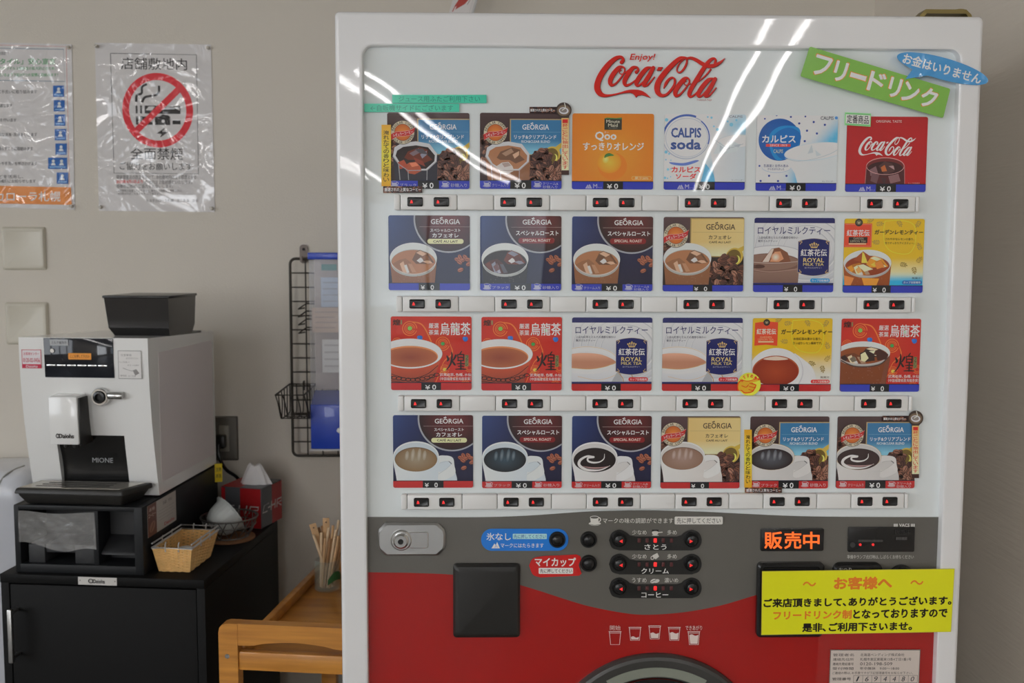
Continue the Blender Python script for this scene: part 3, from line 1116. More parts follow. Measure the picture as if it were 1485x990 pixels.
for yc, l, w, nm in ((187, '少なめ', '多め', 'さとう'), (322, '少なめ', '多め', 'クリーム'), (456, 'うすめ', '濃いめ', 'コーヒー')):
    a = pxart(-.0006, Z6)
    BK = (0.012, 0.012, 0.011)
    a.backc = BK
    d = yc - 187
    out = smooth_path([(478, yc), (495, yc - 42), (537, yc - 60), (575, yc - 45), (596, yc - 28)], 4) + [(630, yc - 21), (860, yc - 21)] + \
        smooth_path([(885, yc - 28), (905, yc - 45), (945, yc - 59), (985, yc - 42), (1000, yc), (985, yc + 40), (945, yc + 57)], 4) + [(537, yc + 57)] + smooth_path([(537, yc + 57), (495, yc + 42), (478, yc)], 4)[1:-1]
    a.poly(out, BK)
    TX = pc(178, 176, 170)
    a.txt(l, 608, yc - 58, 690, yc - 31, TX, 0.01)
    a.txt(w, 806 if d < 200 else 790, yc - 58, 860 if d < 200 else 868, yc - 31, TX, 0.01)
    if d < 100:
        a.ell(738, yc - 42, 17, 14, TX); a.rect(720, yc - 60, 757, yc - 45, BK); a.ell(738, yc - 46, 18, 6, TX); a.stroke([(752, yc - 44), (778, yc - 46)], 5, TX, 0)
        a.stroke([(722, yc - 28), (755, yc - 28)], 4, TX, 0)
    elif d < 200:
        a.poly([(722, yc - 50), (750, yc - 64), (760, yc - 44), (742, yc - 28), (730, yc - 34)], TX); a.ring(722, yc - 36, 8, 9, 4, TX, 14)
    else:
        a.ell(728, yc - 40, 18, 11, TX, -.4); a.ell(746, yc - 40, 17, 10, TX, -.3); a.stroke([(716, yc - 34), (728, yc - 41), (742, yc - 46)], 3, BK, 3)
    bb = {'さとう': (678, 802), 'クリーム': (660, 815), 'コーヒー': (660, 812)}[nm]
    a.txt(nm, bb[0], yc + 22, bb[1], yc + 53, pc(196, 194, 190), 0.03)
    o = tag(a.build('taste_control', VM, -.0006, M_print, [a.f(*q) for q in out]), 'black taste strip lettered ' + nm)
    for k, lx in enumerate((647, 692, 738, 783, 829)):
        q = pxp(Z6, lx, yc, -.001)
        b = MB()
        b.box(q.x - .0026, -.0024, q.z - .0036, q.x + .0026, -.0012, q.z + .0036, .001, 2)
        l_ = b.done('level_lamp', m_ledr if k == 2 else m_ledoff, o, world=True)
        if k == 2:
            tag(l_, 'lit red level lamp')
    for lx, s in ((537, -1), (945, 1)):
        q = pxp(Z6, lx, yc, -.006)
        R = 44 / 3.8824 * PXM
        b = MB()
        b.lathe([(R, 0), (R, .003), (R * .88, .005), (R * .8, .004), (R * .72, .004), (R * .66, .008), (R * .4, .0095)], (q.x, -.001, q.z), 28, Matrix.Rotation(PI / 2, 4, 'X'))
        b.mi = 1
        x = q.x - s * .0035 + s * .0012
        b.prism([(x - s * .0022, q.z + .0026), (x - s * .0022, q.z - .0032), (x + s * .0030, q.z - .0003)], 1, -.0112, -.0100)
        b.done('arrow_button', [m_blackp, m_ledr], o, world=True)

# lit sales sign
p0, p1 = pxp(Z7, 90, 120, 0), pxp(Z7, 442, 246, 0)
b = MB()
b.loft([fl(p0.x, p1.z, p1.x, p0.z, .003, .002), fl(p0.x, p1.z, p1.x, p0.z, .003, -.001), fl(p0.x + .001, p1.z + .001, p1.x - .001, p0.z - .001, .002, -.0015)])
o = b.done('sales_display', m_blackp, VM, world=True)
a = pxart(-.002, Z7)
for ch, x0, x1 in (('販', 110, 212), ('売', 222, 320), ('中', 328, 422)):
    a.txt(ch, x0, 138, x1, 236, (1, .3, .05), 0.045, lv=1)
l_ = a.build('lit_lettering', o, -.002, m_ledo)
tag(l_, 'lit orange characters 販売中')

# status window
p0, p1 = pxp(Z7, 583, 112, 0), pxp(Z7, 952, 250, 0)
b = MB()
b.loft([fl(p0.x, p1.z, p1.x, p0.z, .002, .002), fl(p0.x, p1.z, p1.x, p0.z, .002, -.0012), fl(p0.x + .001, p1.z + .001, p1.x - .001, p0.z - .001, .002, -.0018)])
o = b.done('status_window', m_blackp, VM, world=True)
for x in (650, 722):
    q = pxp(Z7, x, 211, -.002)
    b = MB()
    b.disc_y(q.x, -.0028, q.z, .0021, -.0015, 12)
    b.done('status_lamp', m_ledr, o, world=True)
a = pxart(-.0025, Z7)
a.ell(608, 213, 15, 15, (.05, .05, .05))
for q in ((850, 168, 915, 186), (640, 184, 780, 196)):
    a.rect(*q, (.05, .048, .046), 2)
a.txt('お釣切れ 準備中', 642, 184, 778, 197, (.09, .085, .08), lv=3)
a.txt('販売中', 845, 125, 935, 156, (.035, .034, .033), .03, lv=3)
a.txt('売切 確認', 852, 170, 913, 184, (.12, .115, .11), lv=3)
a.build('window_print', o, -.0022, M_label)

# bill slot, coin slot and return lever, partly behind the yellow notice
p0, p1 = pxp(Z7, 78, 318, -.01), pxp(Z7, 440, 735, -.01)
b = MB()
b.loft([fl(p0.x, p1.z, p1.x, p0.z, .007, .002), fl(p0.x, p1.z, p1.x, p0.z, .007, -.007), fl(p0.x + .003, p1.z + .003, p1.x - .003, p0.z - .003, .006, -.010),
        fl(p0.x + .008, p1.z + .008, p1.x - .008, p0.z - .006, .004, -.010), fl(p0.x + .009, p1.z + .009, p1.x - .009, p0.z - .008, .004, -.007)])
o = b.done('bill_slot', m_blackp, VM, world=True)
b = MB()
b.box(p0.x + .02, -.0095, (p0.z + p1.z) / 2 - .012, p1.x - .02, -.006, (p0.z + p1.z) / 2 + .012, .002)
b.done('slot_mouth', m_hole, o, world=True)
p0, p1 = pxp(Z7, 505, 318, -.008), pxp(Z7, 770, 640, -.008)
b = MB()
b.loft([fl(p0.x, p1.z, p1.x, p0.z, .012, .002), fl(p0.x, p1.z, p1.x, p0.z, .012, -.004), fl(p0.x + .004, p1.z + .003, p1.x - .004, p0.z - .003, .009, -.009)])
o = b.done('coin_slot', m_blackp, VM, world=True)
a = pxart(-.0095, Z7)
a.txt('おつり', 530, 341, 602, 366, pc(150, 150, 146))
a.build('coin_slot_print', o, -.0095, M_label)
q = pxp(Z7, 888, 400, -.006)
b = MB()
b.lathe([(.021, 0), (.021, .006), (.018, .009), (.010, .0095)], (q.x, .001, q.z), 32, Matrix.Rotation(PI / 2, 4, 'X'))
b.box(q.x - .016, -.013, q.z - .004, q.x + .016, -.008, q.z + .004, .002)
b.done('return_lever', m_blackp, VM, world=True)

# contact plate
a = pxart(-.0008, Z7)
SV = pc(176, 166, 158)
a.backc = SV
a.quadview(508, 260, *[a.f(*q) for q in ((482, 803), (990, 802), (978, 1062), (472, 1062))])
a.rect(0, 0, 508, 260, pc(90, 84, 80)); a.rect(4, 4, 504, 256, SV)
DK = pc(60, 52, 50)
for i, (l, v, x1) in enumerate((('管理者名', '北海道ベンディング株式会社', 418), ('連絡先住所', '札幌市東区東雁来13条4丁目1番1号', 458), ('連絡先電話番号', '0120-198-509', 352), ('受付時間', '年中無休　9:00～18:00', 392))):
    y = 20 + 25.5 * i
    a.txt(l, 16, y + 1, 134, y + 17, DK, .01)
    a.txt(v, 170, y, x1, y + 17, DK, .012)
a.txt('ご連絡の際は､お手数ですが下記管理番号をお知らせ下さい｡', 16, 123, 470, 138, DK)
for k, ch in enumerate('1694480'):
    x = 136 + k * 51.5
    a.ring(x + 25, 163, 25, 20, 0.1, DK, 4)
    for q in ((x, 144, x + 1.6, 186), (x, 144, x + 51.5, 145.6), (x, 184.4, x + 51.5, 186)):
        a.rect(*q, DK, 9)
    a.txt(ch, x + 14, 150, x + 34, 178, pc(40, 40, 46), .0, .2)
a.rect(136 + 7 * 51.5, 144, 136 + 7 * 51.5 + 1.6, 186, DK, 9)
a.txt('管理番号', 16, 156, 122, 172, DK)
tag(a.build('contact_plate', VM, -.0008, M_label, [a.f(*q) for q in ((0, 0), (508, 0), (508, 260), (0, 260))]), 'silver plate of small print with a handwritten number')

# cup hatch
hc = at_y(948.5, 1103, 0)
HR = 168.7 * PXM
b = MB()
rx = Matrix.Rotation(PI / 2, 4, 'X')
b.lathe([(HR, -.002), (HR, .006), (HR - .003, .012), (HR - .008, .014), (HR - .038, .010), (HR - .042, .004), (HR - .042, -.01)], (hc.x, 0, hc.z), 96, rx, False, False)
ht = b.done('cup_hatch', m_grey, VM, world=True, smooth=25)
b = MB()
r0, r1 = HR - .020, HR - .036
pts = []
for k in range(25):
    t = PI / 2 + math.radians(-30 + 60 * k / 24)
    pts.append((math.cos(t), math.sin(t)))
b.loft([[(hc.x + r * c, y, hc.z + r * s) for r, y in ((r0, -.0135), (r1, -.0115), (r1, -.0095), (r0, -.0115))] for c, s in pts])
b.done('hatch_band', mat('hatch_band', pc(112, 116, 106), 0.35), ht, world=True, smooth=0)
b = MB()
R2 = HR - .0415
b.lathe([(R2, .008), (R2 - .006, .006), (R2 - .007, .002), (R2 - .016, .003), (R2 - .017, -.001), (R2 - .03, .002), (R2 - .031, -.004), (.02, .012), (.001, .013)], (hc.x, 0, hc.z), 96, rx)
b.done('hatch_door', m_blackp, ht, world=True, smooth=25)

# ------------------------------------------------------------------ drink cards
CW, CH = 0.1290, 0.1183
CARDPX = [[(561.9, 680.6, 163.3, 274), (695.6, 815, 163.7, 274), (829.5, 948.2, 164.2, 275.1), (962.7, 1081.8, 165.1, 275.8), (1096.8, 1214.6, 166.7, 277.6), (1227.6, 1344.4, 168.7, 278.7)],
          [(563.2, 681.6, 312.2, 421), (696.1, 814.3, 312.9, 421.5), (829.2, 947, 313.2, 422.8), (961.6, 1079, 314.1, 423.2), (1093.5, 1209.6, 315.4, 424.1), (1224, 1339.5, 316.8, 425)],
          [(567, 683.8, 458.9, 565.6), (698, 815, 459.8, 566), (829, 945.8, 460.4, 566.7), (960, 1077, 460.9, 566.7), (1091.3, 1206, 461.5, 567.3), (1219.6, 1334.5, 462.2, 567.8)],
          [(570.5, 685.6, 602.5, 706.6), (699, 815, 602.9, 707.6), (829.5, 944.7, 603.7, 707.4), (958.6, 1073.3, 604, 707.7), (1088, 1201.5, 604.5, 707.6), (1214.5, 1327, 604.6, 707.2)]]
CLIP = rr_pts(-CW / 2, -CH / 2, CW / 2, CH / 2, .0032)
if area2(CLIP) < 0:
    CLIP.reverse()
CBLUE, CRED, CBLK = pc(40, 50, 150), pc(160, 36, 36), pc(22, 22, 24)
CWH = pc(205, 205, 203)


class Card(Art):
    def __init__(self):
        super().__init__(CLIP)
        self.base = self

    def v(self, x0, y0, x1, y1):
        self.view(x0, y0, x1, y1, -CW / 2, CH / 2, CW / 2, -CH / 2)


def bar(a, R, col, y0, price, left=None, right=None, split=(.37, .63), msize=False):
    """The price strip along the foot of a card; R the card's rectangle in the drawing's coordinates."""
    x0, _, x1, y1 = R
    w = x1 - x0
    X = lambda t: x0 + w * t
    H = y1 - y0
    Y = lambda t: y0 + H * t
    a.rect(x0 - 9, y0 - H * .1, x1 + 9, y1 + 9, pc(20, 22, 40))
    a.rect(x0 - 9, y0, x1 + 9, y1 + 9, col)
    a.rect(X(split[0]), y0, X(split[1]), y1 + 9, CBLK)
    m = (split[0] + split[1]) / 2
    if price == '¥0':
        a.txt('¥', X(m - .075), Y(.28), X(m - .012), Y(.92), CWH, .05)
        a.txt('0', X(m + .012), Y(.22), X(m + .062), Y(.94), CWH, .05)
    else:
        a.txt('¥', X(m - .105), Y(.28), X(m - .055), Y(.90), CWH, .05)
        a.txt('0', X(m + .015), Y(.22), X(m + .058), Y(.94), CWH, .04)
    T = mixc(col, (.8, .8, .85), .62)
    sc = w / 600 * 1.0
    if left:
        cup_icon(a, X(.085), Y(.42), .85 * sc, T, col)
        a.txt(left, X(.15), Y(.34), X(.35), Y(.76), T, .01)
    if right:
        cup_icon(a, X(.705), Y(.42), .85 * sc, T, col)
        if '&' in right:
            u, d = right.split('&')
            a.txt(u + '&', X(.77), Y(.16), X(.96), Y(.50), T, .01)
            a.txt(d, X(.77), Y(.56), X(.95), Y(.92), T, .01)
        else:
            a.txt(right, X(.77), Y(.30), X(.97), Y(.78), T, .01)
    if msize:
        a.poly([(X(.165), Y(.9)), (X(.195), Y(.35)), (X(.205), Y(.5)), (X(.22), Y(.3)), (X(.25), Y(.9))], T)
        a.stroke([(X(.19), Y(.85)), (X(.207), Y(.5)), (X(.222), Y(.8))], 3 * sc, col, 0)
        a.txt('M', X(.262), Y(.28), X(.312), Y(.86), T, .03)
        a.txt('サイズ', X(.318), Y(.66), X(.368), Y(.86), T)


def georgia(a, x0, y0, x1, y1, col):
    a.txt('GEORGIA', x0, y0, x1, y1, col, .04)
    w = (x1 - x0)
    u = x0 + w * .355
    a.ell(u - w * .02, y0 - w * .035, w * .028, w * .018, col, -.5)
    a.ell(u + w * .035, y0 - w * .042, w * .024, w * .018, col, .4)
    a.stroke([(u, y0 + 2), (u + w * .01, y0 - w * .05), (u + w * .03, y0 - w * .075)], w * .014, col, 3)


def emblem(a, cx, cy, r, rib=True):
    a.ell(cx, cy, r, r, pc(40, 28, 26), n=36)
    a.ell(cx, cy, r * .96, r * .96, pc(178, 168, 146), n=36)
    a.ell(cx, cy, r * .70, r * .70, pc(96, 50, 24), n=32)
    a.ell(cx, cy, r * .66, r * .66, pc(214, 120, 52), n=32, edge=pc(166, 82, 34))
    a.arc_txt('REGULAR COFFEE', cx, cy, r * .83, PI * 1.05, PI * 1.98, r * .19, pc(40, 32, 28), .05)
    a.arc_txt('REGULAR COFFEE', cx, cy, r * .83, PI * .94, PI * .06, r * .19, pc(40, 32, 28), .05, True)
    if rib:
        k = r / 90
        P = lambda pts: [(cx + x * k, cy + y * k) for x, y in pts]
        up = smooth_path(P([(-88, 14), (-50, -4), (0, -8), (50, -16), (92, -38)]), 5)
        dn = smooth_path(P([(84, 0), (50, 22), (0, 28), (-48, 34), (-84, 58)]), 5)
        a.poly(up + dn, pc(166, 40, 38))
        a.stroke(up, 2.5 * k, pc(205, 150, 140), 0)
        a.stroke(dn, 2.5 * k, pc(205, 150, 140), 0)
        f0 = a.f
        c, s = math.cos(-.19), math.sin(-.19)
        a.f = lambda x, y: f0(cx + 2 * k + x * c - y * s, cy + 8 * k + x * s + y * c)
        a.txt('レギュラーコーヒー', -72 * k, -12 * k, 74 * k, 12 * k, pc(225, 205, 195), .02)
        a.f = f0


def scoop(a, hx, hy, tx, ty, k=1.0):
    """Brass scoop with a beam of beans: bowl at (hx, hy), handle towards (tx, ty)."""
    G, D, L = pc(176, 150, 62), pc(96, 78, 34), pc(214, 192, 96)
    a.stroke([(hx + 30 * k, hy - 40 * k, 40 * k), (tx, ty, 22 * k)], 20, G, 2)
    a.ell(hx, hy, 62 * k, 66 * k, G, .5)
    a.ell(hx - 6 * k, hy + 4 * k, 52 * k, 58 * k, D, .5)
    a.ell(hx + 14 * k, hy + 22 * k, 26 * k, 32 * k, L, .4)
    a.ell(hx + 2 * k, hy + 22 * k, 26 * k, 34 * k, D, .4)
    a.stroke([(hx + 48 * k, hy + 20 * k), (hx + 20 * k, hy + 60 * k), (hx - 30 * k, hy + 84 * k)], 5 * k, G)


def hot_cup(a, cx, cy, rx, ry, liq, foot, bar_y, rim=(196, 204, 208), gold=False, swirl=False, steam=None):
    W1, W2, W3 = pc(*rim), pc(*[v * .93 for v in rim]), pc(*[v * .82 for v in rim])
    kx, ky = rx / 178, ry / 120
    P = lambda pts: [(cx + q[0] * kx, cy + q[1] * ky, *[w * kx for w in q[2:]]) for q in pts]
    a.poly(P([(140, 60), (300, 100), (318, 170), (322, 260), (100, 260)]), W2)                     # saucer
    hd = smooth_path(P([(165, 10), (230, -8), (285, 10), (298, 70), (300, 140), (200, 190), (160, 150)]), 5, True)
    a.poly(hd, W1)
    a.poly(smooth_path(P([(182, 50), (240, 36), (276, 50), (240, 92), (178, 120)]), 5, True), W2)
    a.stroke(P([(182, 52), (240, 38), (276, 52), (236, 96), (176, 136)]), 3 * kx, W3)
    a.stroke(P([(255, 38), (276, 58)]), 5 * kx, pc(60, 60, 62), 2)
    body = smooth_path(P([(-178, 0), (-174, 60), (-160, 130), (-150, 200), (-146, 300)]), 5) + smooth_path(P([(160, 300), (168, 180), (176, 90), (178, 0)]), 5)
    a.poly(body, lambda x, y: mixc(W1, W2, (x - cx) / rx * .5 + .5))
    a.ell(cx, cy, rx, ry, W1, n=44)
    a.ell(cx, cy + 4 * ky, rx * .955, ry * .94, W2, n=44, edge=pc(*[v * .9 for v in rim]))
    if gold:
        a.ring(cx, cy, rx * .985, ry * .985, 3.5 * kx, pc(168, 150, 110), 44)
    a.ell(cx, cy + 22 * ky, rx * .925, ry * .80, pc(*[v * .7 for v in liq]), n=44)
    if steam:
        a.ell(cx, cy + 24 * ky, rx * .905, ry * .775, pc(*steam), n=44, edge=pc(*liq))
        for i, (ox, h) in enumerate(((-70, 60), (-25, 80), (25, 84), (66, 64))):
            c1 = pc(*[u + (v - u) * .35 for u, v in zip(steam, (205, 205, 205))])
            a.ell(cx + ox * kx, cy + (4 - h * .2) * ky, 15 * kx, h * .62 * ky, c1, .12, 20, None, pc(*steam))
    else:
        a.ell(cx, cy + 24 * ky, rx * .905, ry * .775, pc(*liq), n=44)
    if swirl:
        S = pc(198, 192, 190)
        a.stroke(P([(-12, -2, 16), (-60, -8, 14), (-112, 22, 20), (-120, 62, 22), (-70, 96, 20), (0, 104, 14), (60, 96, 9), (120, 66, 3)]), 10, S)
        a.stroke(P([(-10, -2, 18), (-52, 6, 14), (-50, 30, 14), (-10, 42, 14), (40, 36, 10), (72, 10, 7), (76, -26, 3)]), 10, S)
        a.stroke(P([(-90, 72, 4), (-20, 84, 12), (60, 82, 10), (112, 70, 3)]), 10, pc(150, 118, 116))


ICE = {'milk': ((150, 102, 70), (128, 84, 56), (96, 66, 48), (184, 150, 124)),
       'dark': ((34, 22, 20), (24, 20, 22), (92, 40, 24), (120, 120, 132)),
       'lemon': ((124, 52, 24), (140, 70, 30), (196, 132, 40), (214, 196, 160)),
       'tea': ((122, 62, 28), (116, 58, 26), (44, 26, 22), (196, 180, 150)),
       'cocoa': ((108, 80, 68), (110, 84, 70), (74, 52, 44), (170, 140, 122)),
       'cola': ((44, 20, 20), (52, 24, 22), (110, 62, 44), (150, 130, 128))}


def ice_glass(a, cx, cy, rx, ry, kind, bot, taper=.86):
    liq, body, dk, lt = (pc(*c) for c in ICE[kind])
    G = pc(186, 190, 188)
    k, ky = rx / 180, ry / 120
    P = lambda pts: [(cx + x * k, cy + y * ky) for x, y in pts]
    a.poly([(cx - rx, cy), (cx - rx * taper, bot), (cx + rx * taper, bot), (cx + rx, cy)], lambda x, y: mixc(body, tuple(v * .75 for v in body), (y - cy) / (bot - cy)))
    a.ell(cx, cy, rx, ry, G, n=44)
    a.ell(cx, cy + ry * .28, rx * .95, ry * .86, pc(150, 152, 148), n=40)
    a.ell(cx, cy + ry * .24, rx * .93, ry * .78, liq, n=40)
    # two blocks of ice
    a.poly(P([(-10, 10), (20, -50), (50, -66), (110, -40), (158, 30), (120, 42), (20, 40)]), dk)
    a.poly(P([(20, -44), (52, -60), (104, -36), (70, -18)]), lt)
    a.poly(P([(24, 16), (62, -14), (78, 20), (50, 34)]), pc(186, 184, 182) if kind != 'lemon' else pc(222, 170, 60))
    a.poly(P([(70, 22), (120, 10), (146, 34), (110, 40)]), lt)
    a.poly(P([(52, -10), (100, -28), (136, 18), (84, 12)]), mixc(dk, liq, .4))
    a.poly(P([(-160, 40), (-110, 12), (-60, -2), (-20, 30), (20, 108), (-40, 112), (-96, 100)]), mixc(dk, liq, .55))
    a.poly(P([(-104, 40), (-76, 20), (-50, 108), (-80, 106)]), lt)
    a.poly(P([(-72, 52), (-52, 46), (-30, 108), (-50, 110)]), pc(184, 182, 178) if kind != 'dark' else pc(150, 150, 160))
    a.poly(P([(-40, 40), (-14, 40), (22, 104), (-10, 108)]), mixc(liq, lt, .35))
    if kind in ('dark', 'tea', 'lemon', 'cola'):
        a.poly(P([(-150, 44), (-120, 20), (-100, 60), (-120, 90)]), pc(*ICE[kind][2]))
        a.poly(P([(-90, 60), (-60, 30), (-40, 80), (-70, 96)]), mixc(dk, lt, .2))
    a.ring(cx, cy, rx * .985, ry * .985, 4.5 * k, pc(196, 198, 194), 44)
    a.ring(cx, cy + 2 * ky, rx * .97, ry * .98, 8 * k, mixc(G, liq, .35), 24, .15 * PI, .85 * PI)
    r = random.Random(3)
    base = a.lv
    for _ in range(46):                                        # droplets on the glass
        x, y = r.uniform(-.82, .82) * rx, cy + ry + r.uniform(.05, .95) * (bot - cy - ry)
        a.ell(cx + x, y, 2.4 * k, 2.4 * k, mixc(body, (.6, .5, .4), .3), 0, 6, base + 1)
    a.lv = base + 1


def card_rich(var, hot, barcol, left, right):
    a = Card()
    R = (797, 70, 1407, 635)
    a.v(*R)
    a.grid(780, 60, 1420, 640, lambda x, y: mixc(pc(64, 48, 48), pc(44, 28, 28), (y - 70) / 300), 2, 6)
    a.rect(780, 60, 1420, 96, pc(66, 50, 50))
    beans(a, 790, 240, 860, 480, 40, 20, 2, up=3)
    a.rect(1020, 114, 1420, 382, pc(160, 140, 100))
    a.grid(1028, 121, 1420, 376, lambda x, y: mixc(pc(48, 102, 142), pc(120, 176, 206), (y - 270) / 100), 1, 10)
    a.stroke([(1040, 211), (1400, 211)], 2, pc(110, 150, 170), 0)
    georgia(a, 1112, 154, 1312, 194, CWH)
    a.txt('リッチ&クリアブレンド', 1052, 230, 1366, 264, CWH, .045)
    a.txt('RICH&CLEAR BLEND', 1106, 272, 1320, 291, pc(190, 200, 205), .03)
    a.poly([(1150, 385), (1420, 385), (1420, 640), (1150, 640)], pc(36, 24, 24))
    ins = lambda x, y: (y > 430 or (x - 1262) ** 2 / 78 ** 2 + (y - 430) ** 2 / 85 ** 2 < 1)
    scoop(a, 1335, 382, 1420, 290)
    beans(a, 1165, 345, 1420, 590, 120, 31, 11, ins)
    if hot:
        hot_cup(a, 965, 385, 178, 105, (40, 32, 32) if not hot == 's' else (46, 32, 32), 0, 575, (188, 186, 184), True, hot == 's', None if hot == 's' else (74, 76, 82))
    else:
        G, liq, body, dk, lt = pc(178, 178, 180), *(pc(*c) for c in ICE['milk' if var == 'm' else 'dark'])
        if var != 'm':
            body = pc(36, 34, 44)
        a.poly([(838, 400), (862, 640), (1164, 640), (1172, 385)], lambda x, y: mixc(body, tuple(v * .8 for v in body), (y - 400) / 200))
        a.poly([(838, 396), (850, 328), (905, 295), (1010, 282), (1110, 300), (1166, 372), (1162, 432), (1092, 497), (950, 500), (880, 452)], G)
        a.poly([(858, 390), (870, 352), (915, 324), (1010, 312), (1100, 326), (1150, 386), (1146, 430), (1084, 486), (956, 488), (892, 446)], liq)
        a.poly([(922, 404), (950, 358), (1036, 326), (1098, 344), (1094, 384), (1132, 418), (1064, 446), (1020, 420), (950, 420)], dk)
        a.poly([(960, 372), (1030, 334), (1050, 360), (990, 392)], mixc(dk, lt, .5))
        a.poly([(1040, 380), (1090, 352), (1088, 384), (1056, 410)], lt)
        a.poly([(915, 470), (960, 440), (1010, 434), (1040, 466), (1052, 500), (1000, 528), (952, 520)], pc(186, 180, 176) if var == 'm' else pc(150, 70, 44))
        a.poly([(960, 445), (1008, 438), (1030, 462), (980, 474)], pc(150, 132, 124) if var == 'm' else pc(190, 110, 80))
        if var != 'm':
            a.poly([(870, 440), (920, 420), (950, 470), (890, 490)], pc(150, 62, 40)); a.poly([(990, 400), (1060, 430), (1080, 470), (1010, 440)], pc(120, 50, 34))
            a.poly([(1000, 340), (1060, 336), (1100, 380), (1040, 372)], pc(70, 66, 70))
        g2 = mixc(G, body, .5)
        for q in ([(838, 396), (880, 452), (950, 500), (1092, 497), (1162, 432)], [(880, 452), (896, 640)], [(950, 500), (958, 640)], [(1092, 497), (1088, 640)]):
            a.stroke(q, 6, g2, 0)
    emblem(a, 912, 217, 90)
    bar(a, R, barcol, 576, '¥0', left, right)
    return a


def card_roast(var, hot, barcol, left=None, right=None):
    a = Card()
    R = (70, 38, 698, 615)
    a.v(*R)
    a.grid(60, 30, 710, 620, lambda x, y: mixc(mixc(pc(38, 56, 104), pc(24, 30, 66), (x - 60) / 260), pc(24, 24, 48), (y - 60) / 480), 8, 8)
    a.ell(532, 66, 268, 260, pc(140, 142, 148), n=64)
    a.ell(534, 64, 258, 250, pc(92, 34, 34), n=64, edge=pc(34, 18, 20))
    georgia(a, 397, 66, 622, 105, CWH)
    a.stroke([(310, 125), (700, 125)], 2.2, pc(150, 130, 126), 0)
    if var == 'lait':
        a.txt('スペシャルロースト', 393, 140, 625, 166, CWH, .03)
        a.txt('カフェオレ', 408, 175, 611, 208, CWH, .06)
        a.rrect(370, 218, 650, 256, 18, pc(206, 198, 150))
        a.txt('CAFÉ AU LAIT', 415, 224, 606, 247, pc(44, 28, 22), .05)
    else:
        a.txt('スペシャルロースト', 346, 152, 676, 190, CWH, .055)
        a.rrect(365, 206, 645, 250, 20, pc(112, 26, 28))
        a.txt('SPECIAL ROAST', 398, 216, 614, 237, pc(205, 180, 170), .04)
    beans(a, 600, 355, 700, 405, 0, 20, 1)
    for (x, y, an) in ((602, 378, .3), (622, 362, 1.2), (640, 384, -.4), (662, 360, .8), (680, 378, .2), (618, 398, .6), (690, 412, -.5), (626, 458, -.4)):
        a.ell(x, y, 25, 17, pc(66, 36, 28), an)
        a.ell(x - 1, y - 2, 22, 14, pc(146, 86, 66), an)
        a.stroke([(x - 18 * math.cos(an), y - 18 * math.sin(an)), (x + 3, y + 2), (x + 18 * math.cos(an), y + 18 * math.sin(an))], 4, pc(62, 34, 28), 3)
    if hot:
        liq, st = {'lait': ((112, 88, 60), (136, 124, 104)), 'black': ((22, 26, 30), (46, 62, 72)), 'swirl': ((30, 22, 22), None)}[var]
        hot_cup(a, 250, 366, 180, 122, liq, 0, 560, (190, 200, 206) if var != 'swirl' else (198, 196, 194), False, var == 'swirl', st)
    else:
        ice_glass(a, 262, 370, 182, 122, 'dark' if var == 'black' else 'milk', 640)
    bar(a, R, barcol, 562, '¥0' if left else '¥ 0', left, right)
    return a


def card_gold(hot, barcol):
    a = Card()
    R = (778, 50, 1424, 650)
    a.v(*R)
    a.grid(760, 40, 1440, 660, lambda x, y: mixc(pc(74, 54, 56), pc(34, 22, 22), (y - 50) / 330), 1, 6)
    beans(a, 780, 250, 850, 420, 30, 22, 8, up=3)
    a.rect(992, 58, 1440, 372, pc(140, 118, 72))
    a.grid(1000, 66, 1440, 364, lambda x, y: mixc(mixc(pc(190, 164, 104), pc(196, 174, 118), (x - 1000) / 400), pc(222, 206, 160), (y - 260) / 100), 4, 8)
    D = pc(54, 36, 28)
    georgia(a, 1118, 106, 1352, 152, D)
    a.stroke([(1012, 172), (1420, 172)], 2.2, pc(150, 128, 84), 0)
    a.txt('カフェオレ', 1140, 196, 1322, 228, D, .055)
    a.txt('CAFÉ AU LAIT', 1144, 240, 1320, 260, D, .045)
    a.rect(1150, 372, 1440, 660, pc(30, 20, 20))
    scoop(a, 1350, 368, 1430, 290, 1.1)
    beans(a, 1150, 340, 1440, 580, 120, 33, 21, lambda x, y: y > 430 or ((x - 1280) ** 2 / 78 ** 2 + (y - 430) ** 2 / 85 ** 2 < 1))
    if hot:
        hot_cup(a, 955, 378, 182, 118, (120, 92, 76), 0, 600, (200, 196, 192), False, False, (142, 118, 106))
    else:
        ice_glass(a, 972, 382, 192, 122, 'milk', 680)
    emblem(a, 876, 198, 100)
    bar(a, R, barcol, 600, '¥ 0', None, None, (.375, .615))
    return a


